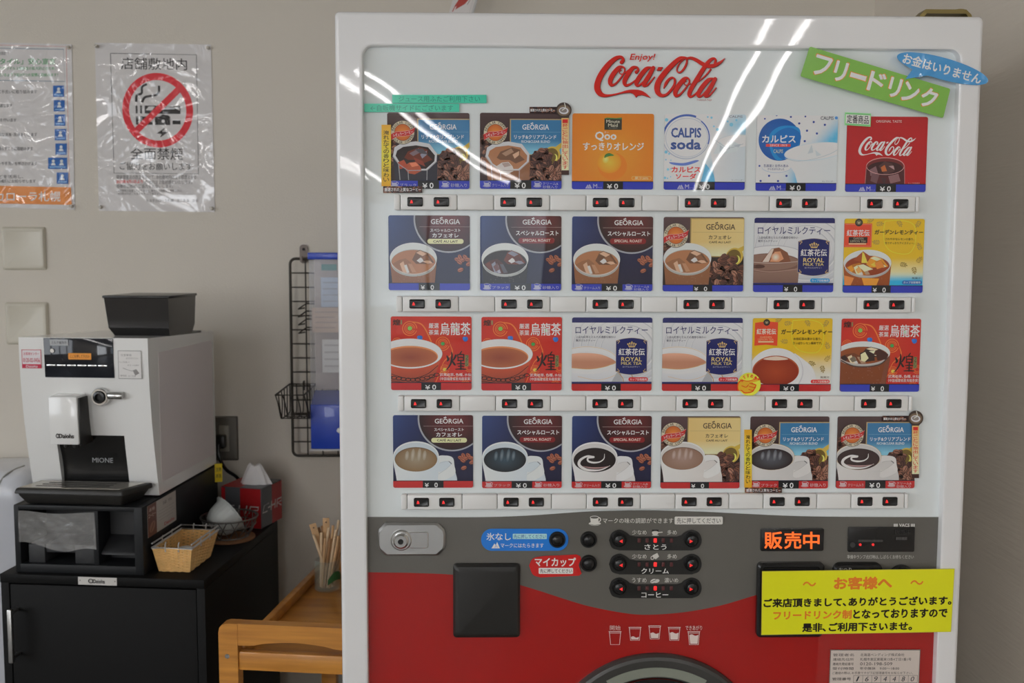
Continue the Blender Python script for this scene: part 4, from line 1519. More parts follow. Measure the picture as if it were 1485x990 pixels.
def card_royal(hot, barcol):
    a = Card()
    R = (50, 57, 692, 642)
    a.v(*R)
    N = pc(28, 32, 84)
    a.grid(40, 40, 710, 660, lambda x, y: mixc(pc(194, 196, 198), pc(176, 178, 182), (y - 100) / 300), 2, 4)
    for r0, w in ((150, 10), (190, 16), (236, 9), (280, 14), (330, 10)):                       # milk ripples
        a.ring(470, 300, r0 * 1.25, r0, w, pc(168, 170, 174), 50)
        a.ring(474, 306, r0 * 1.25 + 8, r0 + 8, w * .5, pc(206, 207, 208), 50)
    a.rect(40, 40, 710, 98, N)
    a.txt('ロイヤルミルクティー', 78, 126, 656, 188, N, .01)
    a.txt('上品な紅茶とミルクの濃厚な味わい', 82, 202, 400, 222, pc(50, 48, 66), .01)
    a.txt('贅沢ミルクティー', 82, 230, 236, 249, pc(50, 48, 66), .01)
    if hot:
        a.ell(175, 415, 262, 132, pc(170, 172, 176), n=60)
        a.ell(172, 412, 258, 128, pc(202, 203, 203), n=60)
        a.ring(172, 412, 250, 122, 3, pc(186, 160, 112), 60)
        a.poly(smooth_path([(-90, 430), (-60, 540), (0, 640), (340, 640), (400, 530), (428, 430)], 6), lambda x, y: mixc(pc(204, 205, 205), pc(178, 180, 184), (y - 430) / 150))
        a.ell(172, 418, 240, 90, pc(190, 190, 190), n=60)
        a.poly(smooth_path([(-80, 400), (40, 350), (170, 340), (300, 356), (404, 412), (320, 446), (190, 466), (40, 456), (-80, 420)], 6, True),
               lambda x, y: mixc(pc(192, 146, 122), pc(166, 116, 92), (y - 350) / 60))
        a.stroke([(40, 458), (190, 468), (320, 448), (402, 414)], 4, pc(180, 150, 100))
        a.stroke([(100, 528), (260, 556), (400, 516), (440, 460)], 3, pc(190, 160, 110))
        a.poly([(370, 570), (410, 500), (440, 470), (470, 640), (360, 640)], pc(150, 152, 154))
        a.stroke([(420, 490), (460, 540), (466, 580)], 5, pc(160, 120, 70))
        a.stroke([(532, 515), (545, 545)], 6, pc(160, 120, 70), 2)
    else:
        a.ell(205, 360, 250, 88, pc(160, 160, 164), n=60)
        a.ell(205, 360, 244, 82, pc(196, 197, 198), n=60)
        a.poly([(-60, 420), (-40, 700), (400, 700), (420, 390)], lambda x, y: mixc(pc(132, 104, 92), pc(86, 62, 54), (y - 400) / 180))
        a.ell(180, 412, 250, 76, pc(104, 76, 66), n=60)
        a.ell(170, 406, 240, 64, pc(120, 92, 80), n=60)
        a.poly([(110, 404), (190, 300), (250, 290), (320, 330), (350, 410)], pc(112, 70, 50))
        a.poly([(120, 404), (190, 302), (210, 300), (170, 404)], pc(190, 176, 166))
        a.poly([(180, 402), (216, 324), (262, 320), (290, 380), (250, 404)], pc(186, 130, 96))
        a.ell(225, 366, 36, 34, pc(216, 196, 180), 0, 24, None, pc(186, 130, 96))
        a.stroke([(-20, 402), (200, 414), (420, 400)], 4, pc(176, 160, 150))
        a.ell(90, 440, 50, 16, pc(70, 46, 40)); a.ell(30, 436, 40, 14, pc(84, 58, 50))
        a.stroke([(-20, 455), (180, 482), (400, 460)], 8, pc(140, 112, 100))
    # dark blue label with a crown
    def lab(g):
        return smooth_path([(402 + g, 240 + g), (450, 226 + g), (528, 217 + g), (606, 226 + g), (654 - g, 240 + g)], 4) + \
            smooth_path([(654 - g, 488 - g), (606, 504 - g), (528, 514 - g), (450, 504 - g), (402 + g, 488 - g)], 4)
    Go = pc(186, 160, 98)
    a.poly(lab(0), pc(160, 150, 130))
    a.poly(lab(2.5), pc(24, 30, 84))
    for x, y, sx, sy in ((424, 250, 1, 1), (634, 250, -1, 1), (424, 480, 1, -1), (634, 480, -1, -1)):
        a.stroke([(x - 12 * sx, y - 4 * sy), (x + 2 * sx, y - 10 * sy), (x + 8 * sx, y - 2 * sy), (x, y + 4 * sy), (x - 6 * sx, y + 14 * sy)], 4, Go, 4)
    for x in (-32, -17, 0, 17, 32):
        a.ell(530 + x, 268 - (6 if abs(x) < 20 else 0), 6, 6, Go)
        a.stroke([(530 + x * .9, 272 - (5 if abs(x) < 20 else 0)), (530 + x * .72, 288)], 5, Go, 0)
    a.rect(506, 286, 554, 293, Go); a.rect(527, 246, 533, 262, Go); a.rect(522, 252, 538, 256, Go)
    a.txt('紅茶花伝', 424, 302, 634, 358, pc(210, 210, 206), .035)
    a.txt('ROYAL', 446, 371, 612, 406, pc(206, 176, 108), .03)
    a.txt('MILK TEA', 446, 411, 610, 433, pc(206, 176, 108), .02)
    a.txt('ロイヤルミルクティー', 459, 443, 596, 456, pc(180, 180, 190))
    a.rrect(506, 533, 662, 566, 15, pc(176, 34, 40) if hot else pc(24, 128, 180))
    a.txt('カップ自販機用', 518, 540, 652, 560, pc(214, 200, 200), .02)
    a.rect(40, 569, 710, 590, N)
    bar(a, R, barcol, 587, '¥0' if hot else '¥ 0', None, None, (.37, .615))
    return a


def leaf(a, x, y, an, s, c):
    f0 = a.f
    co, si = math.cos(an), math.sin(an)
    a.f = lambda u, v: f0(x + (u * co - v * si) * s, y + (u * si + v * co) * s)
    lv = a._lv(None)
    a.stroke([(-26, 4), (0, 0), (26, -2)], 4, c, 2, lv)
    for u, v, r in ((-16, -10, -.6), (-14, 14, .6), (0, -13, -.7), (2, 12, .7), (16, -11, -.7), (18, 9, .6), (28, -2, 0)):
        a.ell(u, v, 11, 5, c, r, 10, lv)
    a.f = f0


def card_lemon(hot, barcol):
    a = Card()
    R = (793, 65, 1430, 660)
    a.v(*R)
    Y1, Y2 = pc(208, 160, 30), pc(222, 206, 160)
    if hot:
        a.grid(780, 50, 1440, 670, lambda x, y: mixc(Y1, pc(226, 214, 186), (y - 350) / 190), 1, 16)
    else:
        a.grid(780, 50, 1440, 670, lambda x, y: mixc(mixc(Y1, Y2, (y - 380) / 140), pc(40, 156, 208), (y - 505) / 50), 1, 24)
    LF = pc(156, 128, 60)
    for i, (x, y) in enumerate(((1070, 106), (1230, 100), (1380, 104), (1052, 254), (1395, 290), (1395, 395), (1270, 432), (1360, 475), (1000, 75))):
        leaf(a, x, y, i * 1.1, .95, mixc(LF, pc(96, 92, 60), .4 if y > 420 else 0))
    a.stroke([(1112, 90), (1105, 180), (1120, 270), (1180, 330), (1300, 345), (1350, 290), (1362, 200), (1340, 110), (1240, 78), (1112, 84)], 5, pc(222, 186, 50), 5)
    if hot:
        a.v(62, 63, 695, 645)
        D = pc(196, 66, 40)
        a.poly([(80, 100), (172, 88), (262, 96), (260, 282), (168, 274), (78, 282)], D)
        a.ell(172, 97, 26, 26, pc(34, 28, 26)); a.ell(172, 97, 16, 14, pc(90, 80, 60)); a.poly([(160, 88), (172, 108), (184, 88), (172, 96)], pc(160, 150, 120))
        a.txt('紅茶花伝', 94, 146, 248, 192, pc(222, 200, 180), .04)
        a.txt('GARDEN', 122, 206, 214, 221, pc(206, 150, 110), .02)
        a.txt('LEMON TEA', 106, 224, 230, 240, pc(206, 150, 110), .02)
        a.rect(108, 245, 230, 256, pc(206, 170, 130))
        a.txt('ガーデンレモンティー', 286, 150, 696, 192, pc(40, 32, 20), .06, .12)
        a.txt('本格紅茶の豊かな香り｡', 386, 216, 612, 238, pc(60, 46, 24), .015)
        a.txt('さっぱりレモン風味です｡', 384, 250, 616, 272, pc(60, 46, 24), .015)
        a.poly(smooth_path([(400, 340), (470, 390), (540, 450), (575, 540), (580, 650), (380, 650)], 5), pc(196, 196, 194))
        a.ell(255, 490, 218, 190, pc(176, 176, 178), n=60)
        a.ell(253, 484, 212, 184, pc(208, 208, 206), n=60)
        a.ell(252, 482, 186, 122, pc(150, 76, 44), n=60)
        a.ell(252, 488, 180, 116, pc(146, 60, 32), n=60, edge=pc(122, 42, 24))
        a.poly(smooth_path([(150, 388), (252, 366), (350, 388), (252, 398)], 5, True), pc(196, 176, 160))
        a.txt('無果汁', 610, 524, 680, 543, pc(90, 76, 60), .01)
        a.rrect(534, 552, 684, 582, 14, pc(190, 40, 44))
        a.txt('カップ自販機用', 548, 558, 676, 577, pc(222, 190, 180), .02)
        bar(a, (62, 63, 695, 645), barcol, 592, '¥0', None, None, (.355, .60))
    else:
        D = pc(194, 66, 42)
        a.rect(793, 104, 1012, 294, D); a.rect(770, 104, 800, 294, D)
        a.stroke([(800, 286), (1006, 286), (1006, 112), (800, 112)], 2.5, pc(220, 150, 110), 0)
        a.ell(906, 96, 31, 31, pc(40, 36, 32)); a.ell(906, 96, 20, 18, pc(96, 90, 70)); a.poly([(892, 86), (906, 110), (920, 86), (906, 96)], pc(170, 160, 130))
        a.txt('紅茶花伝', 812, 154, 994, 205, pc(216, 206, 196), .035)
        a.rect(829, 212, 978, 260, pc(40, 30, 26))
        a.txt('GARDEN', 866, 216, 946, 232, pc(160, 150, 130)); a.txt('LEMON TEA', 842, 237, 966, 254, pc(160, 150, 130))
        a.rect(830, 262, 968, 272, pc(214, 170, 130))
        a.txt('ガーデンレモンティー', 1032, 152, 1420, 192, pc(44, 38, 26), .06, .12)
        a.txt('さわやかなレモンの香り､', 1118, 218, 1350, 238, pc(60, 50, 26), .015)
        a.txt('甘さすっきりアイスティー｡', 1118, 250, 1352, 270, pc(60, 50, 26), .015)
        ice_glass(a, 984, 420, 190, 106, 'lemon', 690, .92)
        a.poly([(870, 395), (945, 326), (1010, 370), (960, 420)], pc(140, 66, 32))
        a.poly([(940, 330), (955, 345), (985, 420), (935, 420)], pc(226, 180, 70))
        a.poly([(905, 440), (950, 430), (1030, 470), (960, 490)], pc(222, 200, 160))
        a.poly([(1040, 420), (1090, 400), (1120, 450), (1060, 470)], pc(206, 120, 50))
        a.poly([(940, 540), (1080, 545), (1060, 600), (960, 600)], pc(214, 130, 44))
        a.poly([(800, 520), (880, 540), (850, 610), (805, 610)], pc(196, 120, 60))
        a.txt('無果汁', 1342, 532, 1412, 550, pc(60, 70, 80), .01)
        a.rrect(1264, 560, 1422, 592, 15, pc(40, 96, 160))
        a.txt('カップ自販機用', 1276, 566, 1410, 585, pc(190, 200, 210), .02)
        bar(a, R, barcol, 605, '¥ 0', None, None, (.36, .60))
    return a


def card_oolong(hot, barcol, price='¥ 0'):
    a = Card()
    R = (93, 47, 708, 613)
    a.v(*R)
    R1, R2, O = pc(168, 36, 28), pc(176, 56, 26), pc(196, 106, 50)
    a.grid(80, 30, 720, 620, lambda x, y: mixc(R1, R2, math.exp(-(((x - 380) / 160) ** 2 + ((y - 300) / 150) ** 2))), 10, 10)
    for cx, cy, k in ((237, 140, 1.0), (488, 256, .95), (503, 452, .62), (140, 250, .7), (690, 440, .6), (660, 560, .5)):
        lv = a._lv(None)
        for rr, w in ((54, 6), (38, 5), (27, 4)):
            a.ring(cx, cy, rr * k, rr * k, w * k, O, 26, .3, 2 * PI, lv)
    a.stroke([(240, 86, 5), (330, 110, 10), (390, 215, 9), (420, 300, 5)], 8, O)
    a.stroke([(545, 260, 5), (560, 330, 9), (500, 390, 6), (470, 460, 4)], 8, O)
    a.stroke([(430, 560, 4), (480, 470, 8), (560, 520, 6), (640, 480, 3)], 8, O)
    a.ell(238, 138, 17, 17, pc(110, 168, 74)); a.ell(488, 256, 15, 14, pc(60, 140, 70)); a.ell(503, 454, 15, 13, pc(220, 170, 70)); a.ell(586, 150, 13, 13, pc(110, 160, 90))
    for x, y in ((316, 212), (662, 220)):
        a.ell(x, y, 18, 20, pc(40, 92, 168), .5); a.ell(x - 12, y - 6, 11, 13, pc(50, 104, 176), .3)
    WC = pc(216, 206, 196)
    a.txt('厳選', 382, 97, 458, 138, WC, .02); a.txt('茶葉', 382, 148, 458, 188, WC, .02)
    a.txt('烏龍茶', 468, 92, 700, 190, WC, .028)
    BK = pc(34, 22, 20)
    a.txt('煌', 108, 68, 166, 116, BK, .05)
    a.rect(168, 74, 180, 108, pc(120, 110, 70))
    # brushed character
    a.stroke([(520, 350, 10), (530, 374, 18), (522, 390, 8)], 10, BK)
    a.stroke([(588, 346, 16), (572, 376, 12), (560, 384, 6)], 10, BK)
    a.stroke([(556, 322, 8), (558, 360, 14), (548, 410, 13), (520, 452, 7), (506, 460, 3)], 10, BK)
    a.stroke([(556, 380, 8), (576, 412, 16), (584, 420, 8)], 10, BK)
    a.stroke([(632, 314, 8), (620, 332, 10)], 10, BK)
    for y, x0, x1 in ((340, 600, 650), (362, 606, 644), (386, 602, 646), (410, 596, 654), (430, 606, 648), (452, 586, 664)):
        a.stroke([(x0, y, 7), ((x0 + x1) / 2, y - 2, 10), (x1, y, 8)], 9, BK, 3)
    a.stroke([(602, 338, 8), (606, 386, 9)], 8, BK, 3); a.stroke([(648, 338, 9), (646, 386, 10)], 8, BK, 3); a.stroke([(626, 388, 10), (626, 452, 12)], 8, BK, 3)
    a.rect(658, 342, 684, 430, pc(106, 106, 66))
    a.txt('ファン', 663, 346, 680, 426, BK, .02, vert=True)
    a.txt('武夷岩茶､色種､水仙', 466, 482, 704, 506, WC, .01)
    a.txt('（中国福建省産烏龍茶葉）', 466, 513, 704, 538, WC, .005)
    if hot:
        a.poly(smooth_path([(60, 380), (90, 520), (130, 600), (380, 600), (440, 470), (486, 340)], 6), lambda x, y: mixc(pc(170, 70, 42), pc(120, 50, 34), (y - 420) / 140))
        for k in range(11):
            t = k / 10
            x, y = 80 + 360 * t, 512 + 22 * math.sin(PI * t * .9) - 60 * max(0, t - .6)
            a.ring(x, y, 21, 12, 6, pc(40, 24, 22), 14, lv=a.lv + 1)
        a.lv += 1
        a.stroke([(70, 482), (230, 524), (360, 494), (452, 424)], 5, pc(40, 24, 22)); a.stroke([(80, 540), (230, 556), (360, 540), (430, 490)], 5, pc(40, 24, 22))
        a.ell(240, 332, 246, 116, pc(150, 140, 130), n=60)
        a.ell(240, 330, 242, 113, pc(202, 200, 194), n=60)
        a.ell(240, 354, 212, 82, pc(186, 120, 74), n=50)
        a.ell(240, 360, 206, 76, pc(120, 56, 40), n=50, edge=pc(150, 84, 54))
        a.ring(240, 332, 241, 112, 6, pc(214, 212, 206), 60)
    else:
        a.v(770, 67, 1400, 648)
        ice_glass(a, 945, 340, 215, 92, 'tea', 690, .84)
        a.poly([(920, 340), (970, 320), (1030, 318), (1040, 400), (960, 412), (920, 390)], pc(44, 26, 22))
        a.poly([(926, 350), (960, 330), (990, 380), (960, 410), (930, 400)], pc(206, 190, 150))
        a.poly([(990, 325), (1040, 320), (1030, 345)], pc(214, 200, 166))
        a.poly([(1040, 320), (1076, 306), (1146, 350), (1130, 390), (1060, 400)], pc(60, 30, 24))
        a.stroke([(774, 400), (860, 440), (960, 450), (1080, 430), (1150, 370)], 10, pc(70, 50, 44))
        a.poly([(1120, 420), (1158, 350), (1160, 400), (1120, 640), (1080, 640)], pc(110, 60, 40))
    a.v(*R)
    bar(a, R, barcol, 558, price, None, None, (.375, .62))
    return a


def card_orange():
    a = Card()
    R = (52, 78, 703, 688)
    a.v(*R)
    OR = pc(190, 108, 32)
    a.grid(40, 60, 720, 700, lambda x, y: mixc(OR, pc(206, 130, 44), math.exp(-(((x - 380) / 240) ** 2 + ((y - 420) / 240) ** 2))), 8, 8)
    a.rect(308, 116, 447, 208, pc(48, 48, 40))
    a.poly([(308, 116), (330, 110), (400, 114), (447, 108), (447, 122), (308, 120)], pc(74, 110, 60))
    a.txt('Minute', 323, 128, 430, 153, pc(196, 190, 170), .01)
    a.txt('Maid', 338, 158, 414, 184, pc(196, 190, 170), .01)
    a.txt('ミニッツメイド', 342, 189, 412, 198, pc(170, 166, 150))
    Wc = pc(212, 206, 196)
    a.txt('Qoo', 234, 222, 406, 300, Wc, .06)
    a.txt('クー', 308, 220, 342, 236, Wc, .02)
    a.txt('すっきりオレンジ', 138, 310, 626, 374, Wc, .05)
    a.ell(376, 500, 116, 110, pc(206, 112, 34), n=48)
    a.ell(350, 470, 96, 88, pc(232, 166, 60), 0, 36, None, pc(214, 126, 36))
    a.ell(322, 448, 26, 30, pc(240, 206, 120), .3, 20, None, pc(230, 166, 60))
    a.poly(smooth_path([(310, 434), (318, 408), (350, 396), (388, 414), (350, 420), (326, 428)], 5, True), pc(50, 100, 50))
    a.stroke([(312, 432), (340, 410), (386, 413)], 3, pc(90, 140, 70))
    a.rrect(530, 580, 690, 612, 15, pc(214, 168, 100)); a.rrect(533, 583, 687, 609, 13, pc(196, 122, 44))
    a.txt('果汁20%', 555, 585, 665, 608, pc(226, 200, 160), .0)
    bar(a, R, CBLUE, 628, '¥0', None, None, (.385, .63), True)
    return a


def dots(a, pts, c):
    lv = a._lv(None)
    for x, y, r in pts:
        a.ell(x, y, r, r, c, 0, 14, lv)


def card_soda():
    a = Card()
    R = (785, 83, 1437, 692)
    a.v(*R)
    a.grid(770, 60, 1450, 700, lambda x, y: mixc(pc(198, 202, 204), pc(100, 168, 206), math.exp(-(((x - 1450) / 150) ** 2 + ((y - 180) / 90) ** 2)) + .7 * math.exp(-(((x - 1180) / 70) ** 2 + ((y - 560) / 110) ** 2))), 14, 12)
    BLc = pc(110, 172, 204)
    r = random.Random(4)
    dots(a, [(800, 130, 14), (1030, 146, 10), (1000, 155, 6), (985, 165, 4), (1320, 165, 16), (1210, 205, 12), (1180, 180, 7), (1290, 140, 8), (800, 388, 13), (825, 402, 8), (910, 395, 9),
             (938, 402, 6), (955, 408, 5), (800, 450, 6), (840, 454, 5), (818, 528, 10), (842, 522, 6), (795, 596, 10), (815, 600, 6), (840, 588, 5), (1100, 250, 12), (1110, 215, 8), (1130, 105, 7), (1160, 110, 9), (1360, 130, 9)], BLc)
    N = pc(58, 84, 150)
    a.ring(960, 270, 186, 172, 7, pc(150, 157, 172), 70)
    a.ring(966, 268, 190, 176, 16, N, 30, PI * .98, PI * 1.62)
    a.ring(960, 270, 184, 170, 10, N, 30, PI * 1.72, PI * 2.1)
    a.ell(964, 270, 176, 162, pc(200, 203, 204), n=60)
    a.ring(964, 272, 168, 156, 5, pc(166, 172, 182), 60)
    a.poly(smooth_path([(830, 470), (940, 476), (1040, 452), (1060, 462), (960, 496), (860, 490)], 5, True), pc(90, 112, 176))
    N2 = pc(52, 74, 128)
    a.txt('CALPIS', 838, 192, 1080, 272, N2, .07)
    a.txt('soda', 836, 284, 1080, 368, N2, .1)
    RD_ = pc(190, 56, 52)
    a.txt('カルピス', 846, 504, 1080, 552, RD_, .075)
    a.txt('ソーダ', 880, 560, 1046, 606, RD_, .075)
    a.poly(smooth_path([(1120, 480), (1180, 560), (1200, 640), (1080, 640)], 5), pc(90, 160, 204))
    G = pc(196, 200, 202)
    a.poly([(1150, 330), (1230, 290), (1470, 280), (1470, 640), (1200, 640)], lambda x, y: mixc(G, pc(176, 186, 192), (x - 1150) / 300))
    a.ell(1360, 300, 160, 56, pc(176, 184, 188), -.08, 50)
    a.ell(1360, 300, 154, 50, pc(204, 207, 207), -.08, 50)
    a.poly([(1180, 400), (1230, 300), (1280, 350), (1320, 290), (1400, 330), (1370, 380), (1280, 400)], pc(184, 192, 196))
    a.poly([(1300, 300), (1320, 292), (1310, 360), (1280, 370)], pc(150, 160, 166)); a.poly([(1230, 330), (1260, 350), (1230, 390)], pc(160, 170, 176)); a.poly([(1340, 330), (1400, 320), (1380, 350)], pc(166, 174, 180))
    a.stroke([(1190, 290), (1300, 350), (1420, 320)], 3, pc(150, 158, 164))
    a.txt('CALPIS', 1300, 92, 1408, 110, pc(90, 96, 110), .01)
    a.txt('カップベンダー', 1330, 606, 1432, 618, pc(110, 116, 122))
    bar(a, R, CBLUE, 632, '¥0', None, None, (.385, .63), True)
    return a


def card_calpis():
    a = Card()
    R = (88, 92, 737, 702)
    a.v(*R)
    a.grid(70, 80, 750, 710, lambda x, y: mixc(pc(200, 202, 203), pc(70, 158, 206), 1.0 * math.exp(-(((x - 760 + (y - 230) * .9) / 110) ** 2)) * (1 if y < 420 else .0) + .95 * math.exp(-(((x - 440) / 80) ** 2 + ((y - 620) / 120) ** 2))), 18, 16)
    N = pc(48, 66, 134)
    a.ell(272, 288, 184, 184, pc(150, 196, 222), n=60, edge=pc(198, 202, 203))
    a.ell(272, 288, 168, 170, pc(38, 94, 160), n=60, edge=pc(30, 76, 142))
    a.poly(smooth_path([(190, 250), (280, 180), (420, 190), (436, 290), (400, 400), (330, 440), (250, 450), (200, 370)], 6, True), pc(36, 122, 178))
    a.poly(smooth_path([(200, 300), (260, 220), (350, 190), (430, 230), (436, 300), (340, 440), (260, 420)], 6, True), pc(30, 96, 162))
    dots(a, [(358, 104, 8), (474, 100, 7), (426, 156, 9), (542, 144, 9), (632, 166, 9), (490, 214, 9), (570, 236, 9), (474, 298, 9), (244, 92, 7), (150, 120, 7), (116, 500, 8), (195, 580, 9), (335, 580, 9), (128, 622, 9), (268, 622, 9)], N)
    Wc = pc(214, 216, 216)
    a.txt('カルピス', 132, 250, 402, 312, Wc, .06)
    a.rect(164, 322, 362, 345, pc(196, 70, 66))
    a.txt('SINCE 1919', 196, 325, 334, 342, pc(226, 206, 200), .01)
    a.txt('CALPIS', 226, 366, 302, 396, pc(206, 190, 140), .0)
    a.ell(252, 512, 118, 44, pc(160, 172, 186), n=40); a.ell(252, 509, 116, 42, pc(204, 206, 206), n=40)
    a.txt('乳酸菌と自然の恵み', 150, 487, 348, 511, pc(60, 66, 110), .02)
    a.txt('から生まれました', 182, 516, 316, 534, pc(60, 66, 110), .02)
    a.txt('CALPIS', 596, 98, 700, 126, pc(50, 56, 70), .02)
    a.ell(722, 110, 12, 12, pc(70, 130, 190))
    a.poly([(330, 450), (400, 560), (430, 660), (760, 660), (760, 340)], lambda x, y: mixc(pc(204, 205, 204), pc(186, 192, 196), (x - 350) / 400))
    a.ell(560, 382, 250, 72, pc(176, 188, 194), -.12, 60)
    a.ell(562, 380, 244, 66, pc(206, 208, 207), -.12, 60)
    a.poly([(410, 440), (470, 360), (530, 320), (570, 370), (620, 410), (560, 440)], pc(192, 198, 200))
    a.poly([(500, 400), (530, 326), (545, 390)], pc(170, 178, 182)); a.poly([(560, 370), (610, 410), (570, 420)], pc(176, 184, 188))
    a.stroke([(320, 440), (420, 460), (560, 440), (680, 400), (740, 366)], 4, pc(160, 172, 178))
    a.txt('カップベンダー', 622, 616, 722, 630, pc(90, 96, 104))
    bar(a, R, CBLUE, 642, '¥0', None, None, (.375, .62), True)
    return a


def card_cola():
    a = Card()
    R = (812, 103, 1452, 708)
    a.v(*R)
    a.grid(800, 90, 1470, 720, lambda x, y: pc(156, 24, 28), 1, 1)
    f0 = a.f
    a.f = lambda x, y: f0(908 + (x - 12) / 1409 * 454, 262 + (y - 76) / 456 * 156)
    logo(a, pc(214, 206, 204))
    a.f = f0
    a.txt('ORIGINAL TASTE', 1040, 131, 1244, 151, pc(206, 170, 166), .03)
    a.poly([(972, 490), (965, 660), (1285, 660), (1278, 490)], pc(70, 30, 32))
    a.ell(1125, 500, 152, 70, pc(150, 88, 88), n=50)
    a.ell(1125, 502, 147, 64, pc(96, 34, 34), n=50)
    a.ell(1125, 520, 140, 58, pc(50, 24, 26), n=50)
    for q, c in (([(1070, 500), (1120, 462), (1180, 480), (1200, 540), (1120, 570)], (70, 44, 44)), ([(1090, 510), (1120, 490), (1140, 540), (1100, 545)], (170, 92, 50)),
                 ([(1000, 530), (1050, 500), (1070, 560), (1010, 580)], (110, 80, 84)), ([(1150, 500), (1190, 495), (1200, 530)], (150, 120, 120)),
                 ([(1020, 560), (1080, 570), (1060, 640), (1010, 620)], (96, 66, 70)), ([(1150, 580), (1230, 560), (1250, 620), (1170, 640)], (120, 86, 88)), ([(1090, 590), (1140, 600), (1120, 650)], (60, 36, 40))):
        a.poly(q, pc(*c))
    a.ring(1125, 500, 150, 68, 4, pc(190, 140, 138), 50)
    a.stroke([(974, 500), (968, 640)], 6, pc(150, 92, 92), 0); a.stroke([(1277, 500), (1283, 640)], 6, pc(150, 92, 92), 0)
    a.txt('カップ自販機用', 1310, 630, 1402, 644, pc(196, 130, 126))
    bar(a, R, CBLUE, 648, '¥0', None, None, (.38, .63), True)
    return a


L1, L2, L3, L4 = 'ブラック', 'クリーム入り', '砂糖入り', 'クリーム&砂糖入り'
D_ool, D_roy = card_oolong(True, CRED, '¥0'), card_royal(True, CRED)
GRID = [
    [(card_rich('b', None, CBLUE, L1, L3), 'card of iced black coffee with a blue banner'), (card_rich('m', None, CBLUE, L2, L4), 'card of iced milk coffee with a blue banner'),
     (card_orange(), 'orange card with one orange fruit'), (card_soda(), 'pale card of white soda in a glass'), (card_calpis(), 'white and blue dotted card of a milky drink'), (card_cola(), 'red card of iced cola')],
    [(card_roast('lait', None, CBLUE), 'dark blue card of iced cafe au lait'), (card_roast('black', None, CBLUE, L1, L3), 'dark blue card of iced black coffee'),
     (card_roast('milk', None, CBLUE, L2, L4), 'dark blue card of iced coffee with milk'), (card_gold(None, CBLUE), 'gold card of iced cafe au lait'),
     (card_royal(None, CBLUE), 'white card of iced milk tea'), (card_lemon(None, CBLUE), 'yellow card of iced lemon tea')],
    [(D_ool, 'red card of a bowl of hot oolong tea'), (D_ool, 'red card of a bowl of hot oolong tea'), (D_roy, 'white card of hot milk tea'), (D_roy, 'white card of hot milk tea'),
     (card_lemon(True, CRED), 'yellow card of hot lemon tea'), (card_oolong(None, CBLUE), 'red card of iced oolong tea')],
    [(card_roast('lait', 1, CRED), 'dark blue card of hot cafe au lait'), (card_roast('black', 1, CRED, L1, L3), 'dark blue card of hot black coffee'),
     (card_roast('swirl', 1, CRED, L2, L4), 'dark blue card of hot coffee with a cream swirl'), (card_gold(1, CRED), 'gold card of hot cafe au lait'),
     (card_rich('b', 'b', CRED, L1, L3), 'card of hot black coffee with a blue banner'), (card_rich('b', 's', CRED, L2, L4), 'card of hot coffee with a cream swirl and blue banner')]]
for i, row in enumerate(GRID):
    for j, (art, lab) in enumerate(row):
        x0, x1, y0, y1 = CARDPX[i][j]
        c = at_y((x0 + x1) / 2, (y0 + y1) / 2, 0)
        k = wmat(VM).inverted() @ Vector((c.x, 0, c.z))
        art.backc = pc(60, 56, 60)
        if not hasattr(art, 'mesh'):
            o = art.build('drink_card', VM, 0.0012, M_print, CLIP, .001, False, k)
            art.mesh = o.data
        else:
            o = link(art.mesh, 'drink_card', VM, k)
        tag(o, lab)

# ------------------------------------------------------------------ signs taped over the machine
def sign_quad(name, label, cat, Wd, Hd, px, y, draw, m, round_=0.0, th=.0006, group=None):
    P = [at_y(*p, y) for p in px]
    a = Art()
    a.quadview(Wd, Hd, *[(p.x, p.z) for p in P])
    draw(a)
    back = [a.f(*q) for q in (rr_pts(0, 0, Wd, Hd, round_, 4) if round_ else [(0, 0), (Wd, 0), (Wd, Hd), (0, Hd)])]
    c = sum((Vector((p.x, y, p.z)) for p in P), Vector()) / 4
    o = a.build(name, None, 0, m, None if not back else back, th, False)
    me = o.data
    me.transform(Matrix.Translation((-c.x, 0, -c.z)))
    o.location = (c.x, y, c.z)
    return tag(o, label, cat, group)


def d_free(a):
    G = pc(112, 158, 72)
    a.backc = G
    a.poly(rr_pts(0, 0, 1000, 210, 12, 4), G)
    Wc = pc(222, 220, 214)
    x = 60
    for s, x0, x1 in (('フ', 62, 178), ('リ', 205, 290), ('ー', 318, 428), ('ド', 448, 560), ('リ', 590, 672), ('ン', 690, 800), ('ク', 820, 930)):
        y0, y1 = (84, 118) if s == 'ー' else (34, 170)
        a.txt(s, x0 - 5, y0 - 5, x1 + 5, y1 + 5, pc(214, 120, 50), .07, lv=2)
        a.txt(s, x0, y0, x1, y1, Wc, .06, lv=3)


def d_notice(a):
    Y = pc(222, 198, 26)
    a.backc = Y
    a.rect(0, 0, 1085, 365, pc(180, 172, 60)); a.rect(3, 3, 1082, 362, Y)
    O = pc(226, 108, 34)
    a.txt('～', 230, 62, 305, 90, O, .05); a.txt('～', 838, 62, 912, 90, O, .05)
    a.txt('お客様へ', 405, 38, 735, 112, O, .09)
    K = pc(24, 20, 16)
    a.txt('ご来店頂きまして､ありがとうございます｡', 10, 155, 1078, 208, K, .085)
    a.txt('フリードリンク制', 66, 228, 512, 280, O, .08)
    a.txt('となっておりますので', 520, 226, 1058, 280, K, .085)
    a.txt('是非､ご利用下さいませ｡', 232, 300, 860, 352, K, .085)


